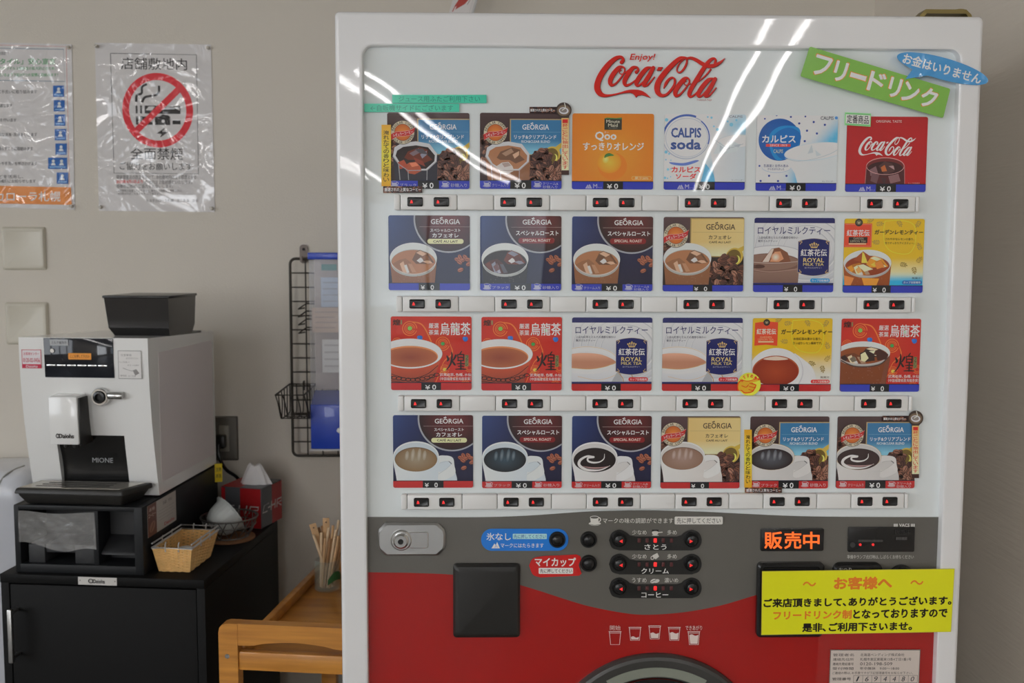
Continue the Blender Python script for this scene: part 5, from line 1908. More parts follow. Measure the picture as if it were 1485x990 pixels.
sign_quad('free_drink_sign', 'tilted green sign with white lettering フリードリンク at the machine top', 'sign', 1000, 210,
          ((1174.3, 67.3), (1378.3, 128.8), (1367.7, 171.3), (1160.6, 110.6)), -.0135, d_free, M_label, 12)
sign_quad('notice', 'yellow paper notice taped over the coin slots of the vending machine', 'sign', 1085, 365,
          ((1105.2, 828), (1384.5, 824.4), (1379.3, 916), (1104, 920.5)), -.0148, d_notice, M_label)


def bubble():
    y = -.0147
    z8 = (1100, 0, 3.2987)
    a = pxart(y, z8)
    B = pc(66, 132, 182)
    a.backc = B
    an = math.radians(15.5)
    c, s = math.cos(an), math.sin(an)
    O = []
    for k in range(48):
        t = 2 * PI * k / 48
        O.append((881 + 226 * math.cos(t) * c - 52 * math.sin(t) * s, 328 + 226 * math.cos(t) * s + 52 * math.sin(t) * c))
    tail = (703, 378)
    i0 = min(range(48), key=lambda i: (O[i][0] - 745) ** 2 + (O[i][1] - 341) ** 2)
    i1 = min(range(48), key=lambda i: (O[i][0] - 800) ** 2 + (O[i][1] - 363) ** 2)
    lo, hi = min(i0, i1), max(i0, i1)
    ol = O[:lo + 1] + [tail] + O[hi:]
    a.poly(ol, B)
    f0 = a.f
    a.f = lambda x, yy: f0(881 + x * c - yy * s, 328 + x * s + yy * c)
    a.txt('お金はいりません', -196, -26, 192, 26, pc(224, 226, 226), .058)
    a.f = f0
    P = [a.f(*q) for q in ol]
    o = a.build('speech_bubble_sign', None, 0, M_sheet, P, .0006, False)
    ctr = at_y(1100 + 881 / 3.2987, 328 / 3.2987, y)
    o.data.transform(Matrix.Translation((-ctr.x, 0, -ctr.z)))
    o.location = (ctr.x, y, ctr.z)
    tag(o, 'blue speech bubble sign overlapping the green sign and the machine frame', 'sign')


bubble()

# ------------------------------------------------------------------ posters on the back wall
YW = YB


def poster(name, label, cat, px, draw, m, pins=True, y=YW - .0016):
    P = [at_y(*p, y) for p in px]
    a = pxart(y)
    draw(a)
    c = sum((Vector((p.x, y, p.z)) for p in P), Vector()) / 4
    o = a.build(name, None, y, m, [(p.x, p.z) for p in P], .001, False)
    o.data.transform(Matrix.Translation((-c.x, -y, -c.z)))
    o.location = (c.x, y, c.z)
    tag(o, label, cat)
    if pins:
        cc = Vector((c.x, y, c.z))
        for p in P:
            q = p + (cc - p).normalized() * .011 - cc
            b = MB()
            b.lathe([(.0045, 0), (.005, .002), (.003, .004), (.0028, .009), (.0042, .0105), (.0035, .012)], q + Vector((0, -.0008, 0)), 14, Matrix.Rotation(PI / 2, 4, 'X'))
            b.done('push_pin', mat('clear_pin', pc(170, 165, 155), 0.2, alpha=.55), o)
    return o


Z4 = (130, 50, 3.6684)
PW = pc(182, 179, 178)


def d_smoke(a):
    f = a.f
    g = lambda x, y: f(Z4[0] + x / Z4[2], Z4[1] + y / Z4[2])
    a.f = g
    a.backc = PW
    a.poly([(28, 44), (645, 53), (666, 944), (50, 937)], PW)
    K = pc(44, 42, 42)
    a.stroke([(111, 100), (568, 108), (579, 741), (130, 737), (111, 100)], 3.4, K, 0)
    a.quadview(457, 640, *[g(*q) for q in ((111, 100), (568, 108), (579, 741), (130, 737))])
    a.txt('店舗敷地内', 54, 20, 406, 84, K, .012)
    a.ell(244, 300, 190, 200, pc(186, 44, 52), n=60)
    a.ell(244, 300, 153, 162, PW, n=60)
    a.stroke([(130, 256, 14), (134, 222, 13), (160, 210, 12), (164, 176, 12), (190, 160, 12)], 13, K, 5, caps=False)
    a.stroke([(160, 258, 14), (176, 232, 13), (204, 224, 12), (236, 218, 12), (252, 200, 12), (254, 168, 12)], 13, K, 5, caps=False)
    for q in ((126, 275, 136, 318), (150, 275, 160, 318), (174, 275, 366, 318), (126, 334, 140, 378), (150, 334, 216, 378), (228, 334, 310, 378), (322, 352, 366, 374)):
        a.rect(*q, K)
    a.ell(272, 358, 9, 9, PW)
    a.poly([(250, 334), (270, 322), (300, 326), (310, 334)], K)
    a.poly([(180, 300), (196, 280), (230, 280), (214, 300)], PW); a.poly([(330, 282), (362, 300), (362, 290), (345, 280)], PW)
    a.poly([(280, 392), (236, 424), (262, 426), (254, 446), (298, 416), (272, 414)], K)
    a.poly([(110, 404), (134, 428), (378, 192), (352, 168)], pc(186, 44, 52))
    a.txt('全面禁煙', 92, 500, 374, 566, K, .01)
    a.txt('ご協力をお願いします', 32, 580, 424, 622, K, .008)
    a.f = g
    T = pc(92, 88, 88)
    a.txt('健康増進法の改正を受けて､本社敷地内は全て禁煙とする', 142, 746, 568, 770, T)
    a.txt('2020年4月1日より', 142, 772, 284, 792, pc(186, 60, 60), .03); a.txt('､敷地内は全面禁煙といたします｡', 286, 774, 546, 796, T)
    a.txt('皆様のご理解､ご協力をお願いします｡', 144, 796, 444, 817, T)
    a.txt('※喫煙所は設置しておりません､車内での喫煙もご遠慮下さい｡', 152, 824, 492, 838, T)
    a.txt('※加熱式たばこも含みます｡ご了承下さい｡', 152, 840, 384, 853, T)
    a.txt('トヨタカローラ札幌　北二条店　店長', 304, 874, 578, 892, T)


def d_style(a):
    a.backc = PW
    a.poly([(-64, 60.5), (104, 64), (108.5, 304), (-60, 299)], PW)
    a.stroke([(-60, 64), (96, 67.5), (101, 286), (-56, 282), (-60, 64)], .8, pc(170, 110, 100), 0)
    B = pc(84, 104, 120)
    a.stroke([(-54, 69), (92, 71.5), (94, 118), (-53, 115.5), (-54, 69)], .9, B, 0)
    K, G = pc(60, 58, 60), pc(58, 128, 78)
    a.txt('お客様と従業員の健康を守る取組を実践！！', -48, 74.5, 12, 80, K, .02)
    a.txt('「北海道スタイル」安心宣言', -46, 84.5, 81, 93.5, G, .03)
    a.txt('私たちの店は､新型コロナウイルス感染症の拡大防止のため､', -46, 96.5, 81, 101.5, G, .03)
    a.txt('安心してご利用いただけるよう下記の7つの習慣に取組みます！', -46, 106, 84, 111, G, .03)
    for i, (s, x1, y) in enumerate((('マスク着用やこまめに手洗いに取り組みます', 54, 133), ('スタッフの健康管理を徹底します', 18, 153), ('施設内の定期的な換気を行います', 24, 174), ('設備､器具などの定期的な消毒･洗浄を行います', 54, 195),
                                    ('人と人との接触機会を減らすことに取組みます', 48, 215.5), ('お客様にも咳エチケットや手洗いを呼びかけます', 54, 237), ('ホームページなどを活用し､', 34, 256), ('取組内容をお客様に積極的にお知らせします', 52, 262.5))):
        a.txt(s, -50, y - 2.7, x1, y + 2.7, K, .015)
    N = pc(34, 84, 148)
    Wc = pc(190, 200, 210)
    for x, y, w in ((77, 124, 16), (78, 145, 16), (79, 166, 16), (79.5, 187, 16.5), (80.5, 208, 16.5), (70, 228.5, 27.5), (82.5, 250, 16.5)):
        a.rect(x, y, x + w, y + 16.5, N)
        for cx in ((x + w / 2,) if w < 20 else (x + 7.5, x + 19.5)):
            a.ell(cx, y + 5, 2.2, 2.2, Wc, n=12)
            a.poly([(cx - 3.4, y + 11), (cx - 2, y + 7.5), (cx + 2, y + 7.5), (cx + 3.4, y + 11)], Wc)
        a.rect(x + 2, y + 13, x + w - 2, y + 14.4, pc(120, 160, 200))
    a.poly([(-58, 268), (103, 271.5), (104.5, 297), (-57, 294)], pc(208, 120, 62))
    a.txt('トヨタカローラ札幌', -52, 277.5, 88, 292, pc(214, 208, 200), .03)


def no_brand():
    poster('poster', 'laminated white no smoking poster pinned to the wall', 'poster', ((137.5, 62), (306, 64.5), (311.5, 307.5), (143.5, 305.5)), d_smoke, M_sheet)
    poster('poster', 'laminated poster of green and black text with an orange foot, cut by the left edge', 'poster', ((-64, 60.5), (104, 64), (108.5, 304), (-60, 299)), d_style, M_sheet)


no_brand()

# blank wall plates
m_plate = mat('wall_plate', pc(168, 163, 150), 0.3)
for (x0, y0, x1, y1), lab in (((3, 327, 68, 393), 'cream blank wall plate, the upper one of two under the poster'), ((8, 436, 72, 501), 'cream blank wall plate just above the coffee machine')):
    p, q = at_y(x0, y0, YW), at_y(x1, y1, YW)
    c = (p + q) / 2
    w = (q.x - p.x) / 2
    b = MB()
    b.loft([fl(-w, -w, w, w, .004, 0), fl(-w, -w, w, w, .005, -.004), fl(-w + .004, -w + .004, w - .004, w - .004, .005, -.009), fl(-w + .009, -w + .009, w - .009, w - .009, .003, -.010),
            fl(-w + .011, -w + .011, w - .011, w - .011, .003, -.0092)])
    tag(b.done('wall_plate', m_plate, None, (c.x, YW, c.z)), lab, 'wall plate', 'blank wall plates')

# outlet and plug
p = at_y(326, 635, YW)
OT = thing('wall_outlet', 'dark metal wall outlet behind the coffee machine', 'outlet', (p.x, YW, p.z))
b = MB()
b.loft([fl(-.035, -.058, .035, .058, .003, 0), fl(-.035, -.058, .035, .058, .004, -.003), fl(-.032, -.055, .032, .055, .004, -.006)])
b.done('plate', mat('steel_plate', pc(92, 88, 82), .35, .6), OT)
b = MB()
b.box(-.013, -.008, -.034, .013, -.005, .034, .002)
b.done('socket', mat('socket', pc(120, 116, 106), .4), OT)
PC = thing('power_cord', 'black power cord plugged into the dark wall outlet', 'cord', (p.x, YW, p.z))
b = MB()
b.box(-.020, -.036, -.022, .008, -.0085, .012, .004)
b.done('plug', m_blackp, PC)
b = MB()
q = at_y(346, 702, YW - .012)
b.tube(smooth_path([(-.008, -.036, -.010), (-.004, -.046, -.04), (.010, -.034, -.075), (q.x - p.x - .004, -.016, q.z - p.z + .02), (q.x - p.x, -.012, q.z - p.z), (q.x - p.x + .008, -.010, q.z - p.z - .10)], 6), .0046, 8)
b.done('cable', m_blackp, PC)

# ------------------------------------------------------------------ wire rack on the wall
m_wire = mat('dark_wire', pc(52, 48, 42), 0.5, 0.2)
yr = YW - .030
T0, T1 = at_y(420.5, 375, yr), at_y(425, 660.5, yr)
rx0 = (T0.x + T1.x) / 2
zt_, zb_ = T0.z, T1.z
GR = thing('wire_rack', 'dark wire grid rack hanging on the wall beside the vending machine', 'rack', (rx0, yr, zt_))
pit = .0387
ncol = 9
RW = pit * ncol
H = zt_ - zb_
b = MB()
r_ = .014
per = []
for cx, cz, a0 in ((RW - r_, -r_, 90), (RW - r_, -H + r_, 0), (r_, -H + r_, -90), (r_, -r_, -180)):
    for k in range(6):
        t = math.radians(a0 - 90 * k / 5)
        per.append((cx + r_ * math.cos(t), 0, cz + r_ * math.sin(t)))
b.tube(per, .0036, 8, True)
b.done('outer_frame', m_wire, GR)
b = MB()
nr = 14
for i in range(1, nr):
    z = -H * i / nr
    b.tube([(0, .002, z), (RW, .002, z)], .0019, 6)
for j in range(1, ncol):
    x = pit * j
    b.tube([(x, -.001, 0), (x, -.001, -H)], .0019, 6)
b.done('grid_wires', m_wire, GR)
for x in (.030, RW - .03):
    b = MB()
    b.loft([[(x + u, y, z) for u, z in rr_pts(-.0105, -.012, .0105, .036, .0095, 5)] for y in (YW - yr, YW - yr - .004)])
    b.tube([(x, .026, -.002), (x, .004, -.004), (x, -.006, -.004), (x, -.006, .006)], .004, 8)
    b.mi = 1
    b.disc_y(x, .0235, .024, .0035, .028, 12)
    b.done('hook', [mat('grey_hook', pc(108, 98, 92), .5), m_hole], GR)
# small leaflet prongs on the rack
for k, py in enumerate((448, 459, 470.5, 482.5)):
    q = at_y(449, py - 6, yr)
    b = MB()
    x, z = q.x - rx0, q.z - zt_
    xr_ = at_y(443, 480, yr - .045).x - rx0
    b.tube([(x + .12, -.004, z), (xr_ - .004, -.004, z + .004), (xr_ - .017, -.044, z - .008), (xr_ - .001, -.046, z - .005)], .002, 6)
    b.done('leaflet_prong', m_wire, GR)

# wire basket hooked on the rack
bx0, bx1 = at_y(421, 556, yr).x, at_y(421, 556, yr).x + .068
zt2 = at_y(421, 556, yr).z
WB = thing('wire_basket', 'small dark wire basket hooked low on the wall rack', 'basket', (bx0, yr, zt2))
w_, dF, dB, hB = bx1 - bx0, -.185, -.008, -.072
b = MB()
b.tube([(0, dB, 0), (w_, dB, 0), (w_, dF, -.004), (0, dF, -.004)], .0022, 6, True)
b.done('rim', m_wire, WB)
b = MB()
for i in range(5):
    x = w_ * i / 4
    b.tube(smooth_path([(x, dF, -.004), (x, dF + .030, -.03), (x, dF + .055, hB + .010), (x, dF + .075, hB), (x, dB - .02, hB), (x, dB, hB + .012), (x, dB, 0)], 4), .0015, 6)
for k in range(5):
    t = (k + 1) / 5
    y = dF + (dB - dF) * t
    d = min(1, (1 - t) * 1.2 + .15)
    for x in (0, w_):
        b.tube(smooth_path([(x, y, -.002), (x, y + (.01 if t < .5 else 0), hB * .5), (x, max(y, dF + .07), hB)], 4), .0015, 6)
for t in (0, .33, .66, 1):
    y = dF + .075 + (dB - .02 - dF - .075) * t
    b.tube([(0, y, hB), (w_, y, hB)], .0015, 6)
b.done('basket_wires', m_wire, WB)
b = MB()
b.tube([(.034, dB, .0), (.034, .006, .006), (.034, .006, -.018)], .002, 6)
b.done('hook', m_wire, WB)

# blue leaflet stand with a clear front
yh = YW - .135
h0, h1 = at_y(444, 366, yh), at_y(452, 653, yh)
hx = (at_y(446.5, 400, yh).x + at_y(452, 640, yh).x) / 2
HD = thing('leaflet_holder', 'tall clear leaflet holder with a blue base, on the wire rack', 'leaflet holder', (hx, yh, h1.z))
HH = h0.z - h1.z
hw = .17
zb1 = at_y(450, 587, yh).z - h1.z
m_blue = mat('blue_plastic', pc(20, 52, 148), 0.35, coat=.3)
m_clear = mat('clear_acrylic', (0.80, 0.82, 0.88), 0.05, alpha=.13, spec=1.0, bump=.5, bscale=14, bdist=.004)
b = MB()
b.hexa([(0, 0, .004), (hw, 0, .004), (hw, .07, .004), (0, .07, .004), (0, 0, zb1), (hw, 0, zb1), (hw, .07, zb1 + .028), (0, .07, zb1 + .028)], .0012)
b.done('blue_base', m_blue, HD)
b = MB()
b.box(-.002, -.003, 0, hw, .07, .0035)
b.done('bottom_edge', mat('white_edge', (.7, .7, .72), .4), HD)
b = MB()
zc = HH - .0165
b.box(-.002, -.002, zc, hw, .070, HH, .002)
b.done('blue_top', m_blue, HD)
b = MB()
b.box(.001, .000, zb1 + .0005, hw - .001, .002, zc - .0005)
b.box(.001, .0025, zb1 + .001, .003, .066, zc - .001)
b.done('clear_front', m_clear, HD, smooth=0)
b = MB()
b.box(.002, .068, zb1 + .03, hw - .002, .070, zc)
b.done('back_sheet', mat('back_sheet', pc(180, 170, 168), .3, alpha=.5), HD, smooth=0)
q = at_y(492, 624, yh)
b = MB()
b.disc_y(q.x - hx, -.003, q.z - h1.z, .0068, .001, 20, .001)
b.disc_y(q.x - hx, -.010, q.z - h1.z, .0042, -.003, 6, .001)
b.done('screw', m_chrome, HD)
# leaflets standing in it
LF = [((466, 383, 488, 392), pc(58, 128, 122), 'teal edged leaflet at the back of the clear holder'), ((465, 402, 497, 445), pc(160, 172, 190), 'pale blue leaflet behind the clear front of the holder'),
      ((452, 446, 497, 482), pc(176, 158, 146), 'pinkish leaflet lying across the middle of the clear holder'), ((467, 492, 500, 540), pc(200, 205, 220), 'white leaflet low in the clear holder')]
for k, ((x0, y0, x1, y1), c, lab) in enumerate(LF):
    yy = yh + .062 - k * .012
    p0, p1 = at_y(x0, y0, yy), at_y(x1, y1, yy)
    a = Art()
    a.f = lambda x, z: (x, z)
    w2, h2 = (p1.x - p0.x) / 2, (p0.z - p1.z) / 2
    a.backc = c
    a.poly([(-w2, -h2), (w2, -h2), (w2, h2), (-w2, h2)], c)
    for j in range(4):
        z = h2 * (.7 - .42 * j)
        a.rect(-w2 * .8, z, w2 * (.7 - .2 * (j % 2)), z - h2 * .1, mixc(c, (.25, .2, .25), .4))
    o = a.build('leaflet', None, 0, M_label, [(-w2, -h2), (w2, -h2), (w2, h2), (-w2, h2)], .0008, False)
    o.location = ((p0.x + p1.x) / 2, yy, (p0.z + p1.z) / 2)
    tag(o, lab, 'leaflet', 'leaflets in the clear holder')

# ------------------------------------------------------------------ black cabinet
ROT = math.radians(-6.2)
m_cab = mat('black_board', (0.0055, 0.0055, 0.0055), 0.5, spec=.16, bump=.1, bscale=300, bdist=.0004)
CB = thing('cabinet', 'black storage cabinet under the coffee machine', 'cabinet', (-.5926, .456, 0), ROT)
CWd, CDp, CHt = .445, .488, .8
b = MB()
b.box(-CWd, 0, CHt - .019, 0, CDp, CHt, .0015)
b.done('top_board', m_cab, CB)
b = MB()
b.box(-CWd, .003, .0, -CWd + .018, CDp, CHt - .0195, .001); b.box(-.018, .003, .0, 0, CDp, CHt - .0195, .001)
b.box(-CWd + .018, CDp - .012, .03, -.018, CDp, CHt - .0195); b.box(-CWd + .018, .01, .03, -.018, CDp - .012, .05)
b.done('carcass', m_cab, CB)
b = MB()
b.box(-CWd + .020, .004, .052, -.0195, .022, CHt - .023, .001)
dr = b.done('door', m_cab, CB)
b = MB()
hxl, hz1, hz0 = -.410, .733, .618
b.box(hxl - .005, -.030, hz0, hxl + .005, -.020, hz1, .002)
b.box(hxl - .003, -.021, hz1 - .012, hxl + .003, .006, hz1 - .006); b.box(hxl - .003, -.021, hz0 + .006, hxl + .003, .006, hz0 + .012)
tag(b.done('handle', m_brushed, dr), 'silver bar handle')


def local_art(parent, loc, rot=None):
    return Art()


def decal(name, parent, w, h, loc, rz, draw, m=None, th=.0006, back=True):
    """A flat print of w x h metres; its face looks along local -y before turning by rz about z."""
    a = Art()
    a.view(0, 0, 1, 1, -w / 2, h / 2, w / 2, -h / 2)
    draw(a)
    o = a.build(name, parent, 0, m or M_label, [a.f(*q) for q in ((0, 0), (1, 0), (1, 1), (0, 1))] if back else None, th, False)
    o.location = loc
    o.rotation_euler = (0, 0, rz)
    return o


def d_brand(a):
    a.backc = pc(170, 168, 164)
    a.rect(0, 0, 1, 1, a.backc)
    K = pc(40, 38, 38)
    a.ell(.33, .5, .07, .3, K); a.ell(.33, .5, .035, .2, pc(170, 168, 164)); a.rect(.325, .25, .335, .8, K)
    a.txt('Daiohs', .38, .25, .70, .78, K, .05)
    a.ell(.05, .45, .012, .1, pc(90, 88, 86)); a.ell(.955, .45, .012, .1, pc(90, 88, 86))


tag(decal('name_plate', CB, .084, .0165, (-.230, -.0008, CHt - .0092), 0, d_brand), 'silver name plate')

# ------------------------------------------------------------------ drawer box on the cabinet
RR = math.radians(-5.5)
m_boxp = mat('charcoal_plastic', (0.011, 0.012, 0.0135), 0.45, spec=.3)
m_boxi = mat('charcoal_inner', (0.028, 0.029, 0.031), 0.5)
BXO = Vector((-.7264, .4874, .8))
BX = thing('dispenser_box', 'charcoal two bay supply box between the cabinet and the coffee machine', 'supply box', BXO, RR)
bw, bd, bh = .281, .44, .146
ix0, ix1, iz0, iz1 = -bw + .0135, -.020, .019, bh - .0105
b = MB()
b.box(-bw, 0, 0, ix0, bd, bh, .003); b.box(ix1, 0, 0, 0, bd, bh, .003)
b.box(ix0 - .004, 0, 0, ix1 + .004, bd, iz0, .002); b.box(ix0 - .004, 0, iz1, ix1 + .004, bd, bh, .002)
b.box(ix0 - .004, bd - .02, iz0 - .004, ix1 + .004, bd - .002, iz1 + .004)
b.done('housing', m_boxp, BX)
dx = ix0 + (ix1 - ix0) * .655
b = MB()
b.box(dx - .006, .006, iz0 - .001, dx + .006, bd - .02, iz1 + .001, .002)
b.done('divider', m_boxp, BX)
b = MB()
zi = iz1 - iz0
b.box(ix0 + .010, .012, iz0 - .001, ix0 + .046, .10, iz0 + zi * .34, .002); b.box(dx - .050, .012, iz0 - .001, dx - .0065, .10, iz0 + zi * .34, .002)
b.box(ix0 + .046, .016, iz0 + zi * .18, dx - .050, .10, iz0 + zi * .335, .002); b.box(ix0 + .004, .10, iz0, dx - .007, .11, iz1)
b.done('tray', m_boxi, BX)
b = MB()
b.hexa([(dx + .0065, .012, iz0 + zi * .17), (ix1 - .001, .012, iz0 + zi * .17), (ix1 - .001, .06, iz0 + zi * .19), (dx + .0065, .06, iz0 + zi * .19),
        (dx + .0065, .016, iz0 + zi * .22), (ix1 - .001, .016, iz0 + zi * .22), (ix1 - .001, .06, iz0 + zi * .45), (dx + .0065, .06, iz0 + zi * .45)], .002)
b.box(dx + .0065, .06, iz0, ix1 - .001, .07, iz1)
b.done('tray', m_boxi, BX)


def d_side(a):
    a.backc = pc(150, 144, 138)
    a.rect(0, 0, 1, 1, a.backc)
    a.rect(0, 0, .30, 1, pc(92, 58, 50))
    a.txt('本格', .05, .1, .25, .22, pc(170, 150, 140)); a.txt('コーヒー', .03, .28, .27, .4, pc(170, 150, 140))
    a.ell(.15, .72, .09, .17, pc(120, 84, 70), .3); a.stroke([(.1, .84), (.16, .72), (.2, .6)], .02, pc(80, 50, 44))
    a.txt('操 作', .52, .12, .86, .24, pc(96, 90, 88))
    for k in range(4):
        a.rect(.36, .36 + .1 * k, .94 - .06 * (k % 2), .375 + .1 * k, pc(130, 124, 120))
    a.txt('Daiohs', .56, .82, .92, .93, pc(150, 60, 60), .04)


tag(decal('side_label', BX, .150, .068, (.0008, .098, .108), PI / 2, d_side), 'brown and white label')

# thin plastic bag hanging over the left bay
m_film = mat('clear_film', (0.85, 0.84, 0.82), 0.18, alpha=0.24, spec=1.0, coat=.6, coat_rough=.1, bump=1.0, bscale=26, bdist=.012)
bm_ = MB()
NX, NZ = 36, 26
x0f, x1f, z1f, z0f = ix0 - .001, dx + .004, iz1 - .004, iz0 + zi * .30
rows = []
r2 = random.Random(12)
ph = [(r2.uniform(20, 90), r2.uniform(20, 90), r2.uniform(0, 6), r2.uniform(.0005, .0012)) for _ in range(7)]
for j in range(NZ + 1):
    row = []
    for i in range(NX + 1):
        u, v = i / NX, j / NZ
        x = x0f + (x1f - x0f) * u + .006 * math.sin(v * 5) * (1 - u) * (u > 0 and 1)
        zb_l = z0f + .010 * (1 - u) ** 2 - .004 * u + .003 * math.sin(u * 9)
        z = z1f + .0025 * math.sin(u * 7 + 1) - (z1f - zb_l) * v
        y = -.004 + sum(s * math.sin(a_ * x * 1.3 + b_ * z + c_) for a_, b_, c_, s in ph) - .006 * math.exp(-((u - .5 - .5 * v + .3) / .08) ** 2) * v + .003 * v
        row.append((x, min(y, -.0015), z))
    rows.append(row)
bm_.loft(rows, False, False, False)
tag(bm_.done('plastic_bag', m_film, None, BXO, (0, 0, RR), smooth=80), 'clear crinkled plastic bag hanging over the left bay of the charcoal box', 'plastic bag')

# ------------------------------------------------------------------ coffee machine
CMO = BXO + Vector((0, 0, bh + .0008))
CM = thing('coffee_machine', 'white coffee machine with a black bean hopper on the charcoal box', 'coffee machine', CMO, RR)
m_cm = mat('coffee_machine_white', pc(196, 194, 192), 0.22, coat=.5)
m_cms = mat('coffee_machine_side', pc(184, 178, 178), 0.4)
mw, mh = .283, .349
prof = [(.088, .004), (.079, .05), (.068, .11), (.059, .17), (.052, .24), (.049, .30), (.049, mh)]
bt = mh - .014
b = MB()
xl0, xl1 = -.2155, -.064         # recess for the black splash back
side = [(y, z) for y, z in prof]
def prof_y(z):
    for (ya, za), (yb, zb2) in zip(prof, prof[1:]):
        if z <= zb2:
            return ya + (yb - ya) * (z - za) / (zb2 - za)
    return prof[-1][0]
zrec = .138
b.prism([(prof_y(z), z) for z in [p[1] for p in prof]] + [(.43, bt), (.43, .004)], 0, -mw, xl0)
b.prism([(prof_y(z), z) for z in [p[1] for p in prof]] + [(.43, bt), (.43, .004)], 0, xl1, 0)
upper = [p for p in prof if p[1] > zrec]
b.prism([(prof_y(zrec), zrec)] + upper + [(.43, bt), (.43, zrec)], 0, xl0, xl1)
o = b.done('body', m_cm, CM, smooth=30)
b = MB()
b.box(-.0002, .10, .03, .0008, .415, mh - .035)
b.done('side_panel', m_cms, CM, smooth=0)
b = MB()
rows = []
for k in range(9):
    t = k / 8
    y = prof_y(.006 + (zrec - .006) * t) + .004 + .010 * math.sin(PI * t)
    rows.append([(xl0 - .001 + (1 - t) * .0, y, .006 + (zrec - .006) * t), (xl1 + .001, y, .006 + (zrec - .006) * t)])
b.loft(rows, False, False, False)
sp = b.done('splash_back', m_blackp, CM, smooth=60)
def d_mione(a):
    a.txt('MIONE', 0, 0, 1, 1, pc(130, 132, 134), .0)
decal('lettering', sp, .046, .0105, (-.118, prof_y(.078) - .0005, .082), 0, d_mione, back=False)
# black glass display
b = MB()
dz0, dz1, dx0, dx1 = .264, mh - .001, -.227, -.075
b.hexa([(dx0, .0485, dz0), (dx1, .0485, dz0), (dx1, .056, dz0), (dx0, .056, dz0), (dx0, .0465, dz1), (dx1, .0465, dz1), (dx1, .056, dz1), (dx0, .056, dz1)], .0008)
m_glassblk = mat('black_glass', (0.008, 0.010, 0.016), 0.05, spec=.45)
DS = b.done('display', m_glassblk, CM)
def on_disp(u, v):           # u, v fractions from the left and top
    return Vector((dx0 + (dx1 - dx0) * u, .0463 + .0022 * v, dz1 - (dz1 - dz0) * v))
for k in range(6):
    q = on_disp(.10 + .149 * k, .69)
    b = MB()
    b.box(q.x - .0098, q.y - .0016, q.z - .0018, q.x + .0098, q.y + .001, q.z + .0018, .0006)
    b.done('key_bar', m_chrome, DS)
q = on_disp(.125, .32)
b = MB()
b.disc_y(q.x, q.y - .002, q.z, .0052, q.y + .001, 20, .001)
b.done('power_button', m_chrome, DS)
def d_lab(bg, ink, s):
    def f(a):
        a.backc = bg
        a.rect(0, 0, 1, 1, bg)
        a.txt(s, .08, .25, .92, .75, ink, .02)
    return f
q = on_disp(.23, .11)
tag(decal('label', DS, .040, .0125, q + Vector((0, -.0012, 0)), 0, d_lab(pc(150, 152, 154), pc(70, 70, 72), 'ミルク補充中')), 'pale label')
q = on_disp(.52, .455)
tag(decal('label', DS, .050, .0135, q + Vector((0, -.0012, 0)), 0, d_lab(pc(216, 128, 52), pc(110, 60, 20), 'ここを押して下さい')), 'orange label')
def d_red(a):
    R = pc(160, 44, 64)
    a.backc = pc(186, 178, 182)
    a.rect(0, 0, 1, 1, R); a.rect(.03, .03, .97, .78, pc(190, 184, 186))
    a.txt('お客様センター', .1, .14, .9, .30, R, .02)
    a.txt('0120-02-0456', .07, .45, .93, .68, R, .03)
    a.txt('Daiohs', .2, .83, .8, .96, pc(220, 190, 196), .04)
tag(decal('label', CM, .043, .040, (-.2550, .0478, .303), 0, d_red), 'red and white telephone label')
def d_inf(a):
    a.backc = pc(186, 184, 182)
    G = pc(120, 118, 116)
    a.rect(0, 0, 1, 1, G); a.rect(.02, .02, .98, .98, pc(188, 186, 184))
    a.txt('注意事項', .12, .12, .58, .20, G); a.txt('必ずお守り下さい', .34, .24, .88, .31, G)
    a.txt('カップを置いて', .06, .38, .50, .44, G); a.txt('ボタンを押す', .40, .49, .90, .55, G)
    a.poly([(.62, .70), (.78, .66), (.90, .80), (.72, .88)], G); a.stroke([(.2, .62), (.4, .68), (.6, .72), (.75, .66)], .015, G, 3)
    a.txt('使用後', .08, .86, .36, .92, G); a.txt('はご注意', .42, .87, .74, .93, G)
tag(decal('label', CM, .051, .060, (-.0395, .0474, .293), 0, d_inf), 'small instruction label')
# spout block
SPt = MB()
sx0, sx1, sz0, sz1 = -.2020, -.1385, .126, .228
SPt.hexa([(sx0, .012, sz0), (sx1, .012, sz0), (sx1, .066, sz0 + .008), (sx0, .066, sz0 + .008), (sx0 - .002, .014, sz1), (sx1 - .003, .014, sz1), (sx1 - .003, .060, sz1 + .003), (sx0 - .002, .060, sz1 + .003)], .003)
so = SPt.done('spout', m_cm, CM)
b = MB()
b.hexa([(sx1 - .002, .016, sz0 - .003), (sx1 + .002, .016, sz0 - .003), (sx1 + .002, .07, sz0 - .003), (sx1 - .002, .07, sz0 - .003), (sx1 - .002, .018, sz1 - .003), (sx1 + .0012, .018, sz1 - .003), (sx1 + .0012, .06, sz1 - .003), (sx1 - .002, .06, sz1 - .003)], .0008)
for x in (sx0 + .022, sx1 - .022):
    b.lathe([(.007, 0), (.005, -.014), (.003, -.015)], (x, .04, sz0 + .004), 14)
b.done('nozzle', m_blackm, so)
def d_dai(a):
    K = pc(44, 42, 42)
    a.ell(.10, .5, .10, .42, K); a.ell(.10, .5, .05, .25, pc(190, 188, 186)); a.rect(.09, .2, .11, .8, K)
    a.txt('Daiohs', .16, .1, 1, .9, K, .05)
decal('lettering', so, .040, .012, (-.168, .0113, .145), 0, d_dai, back=False)
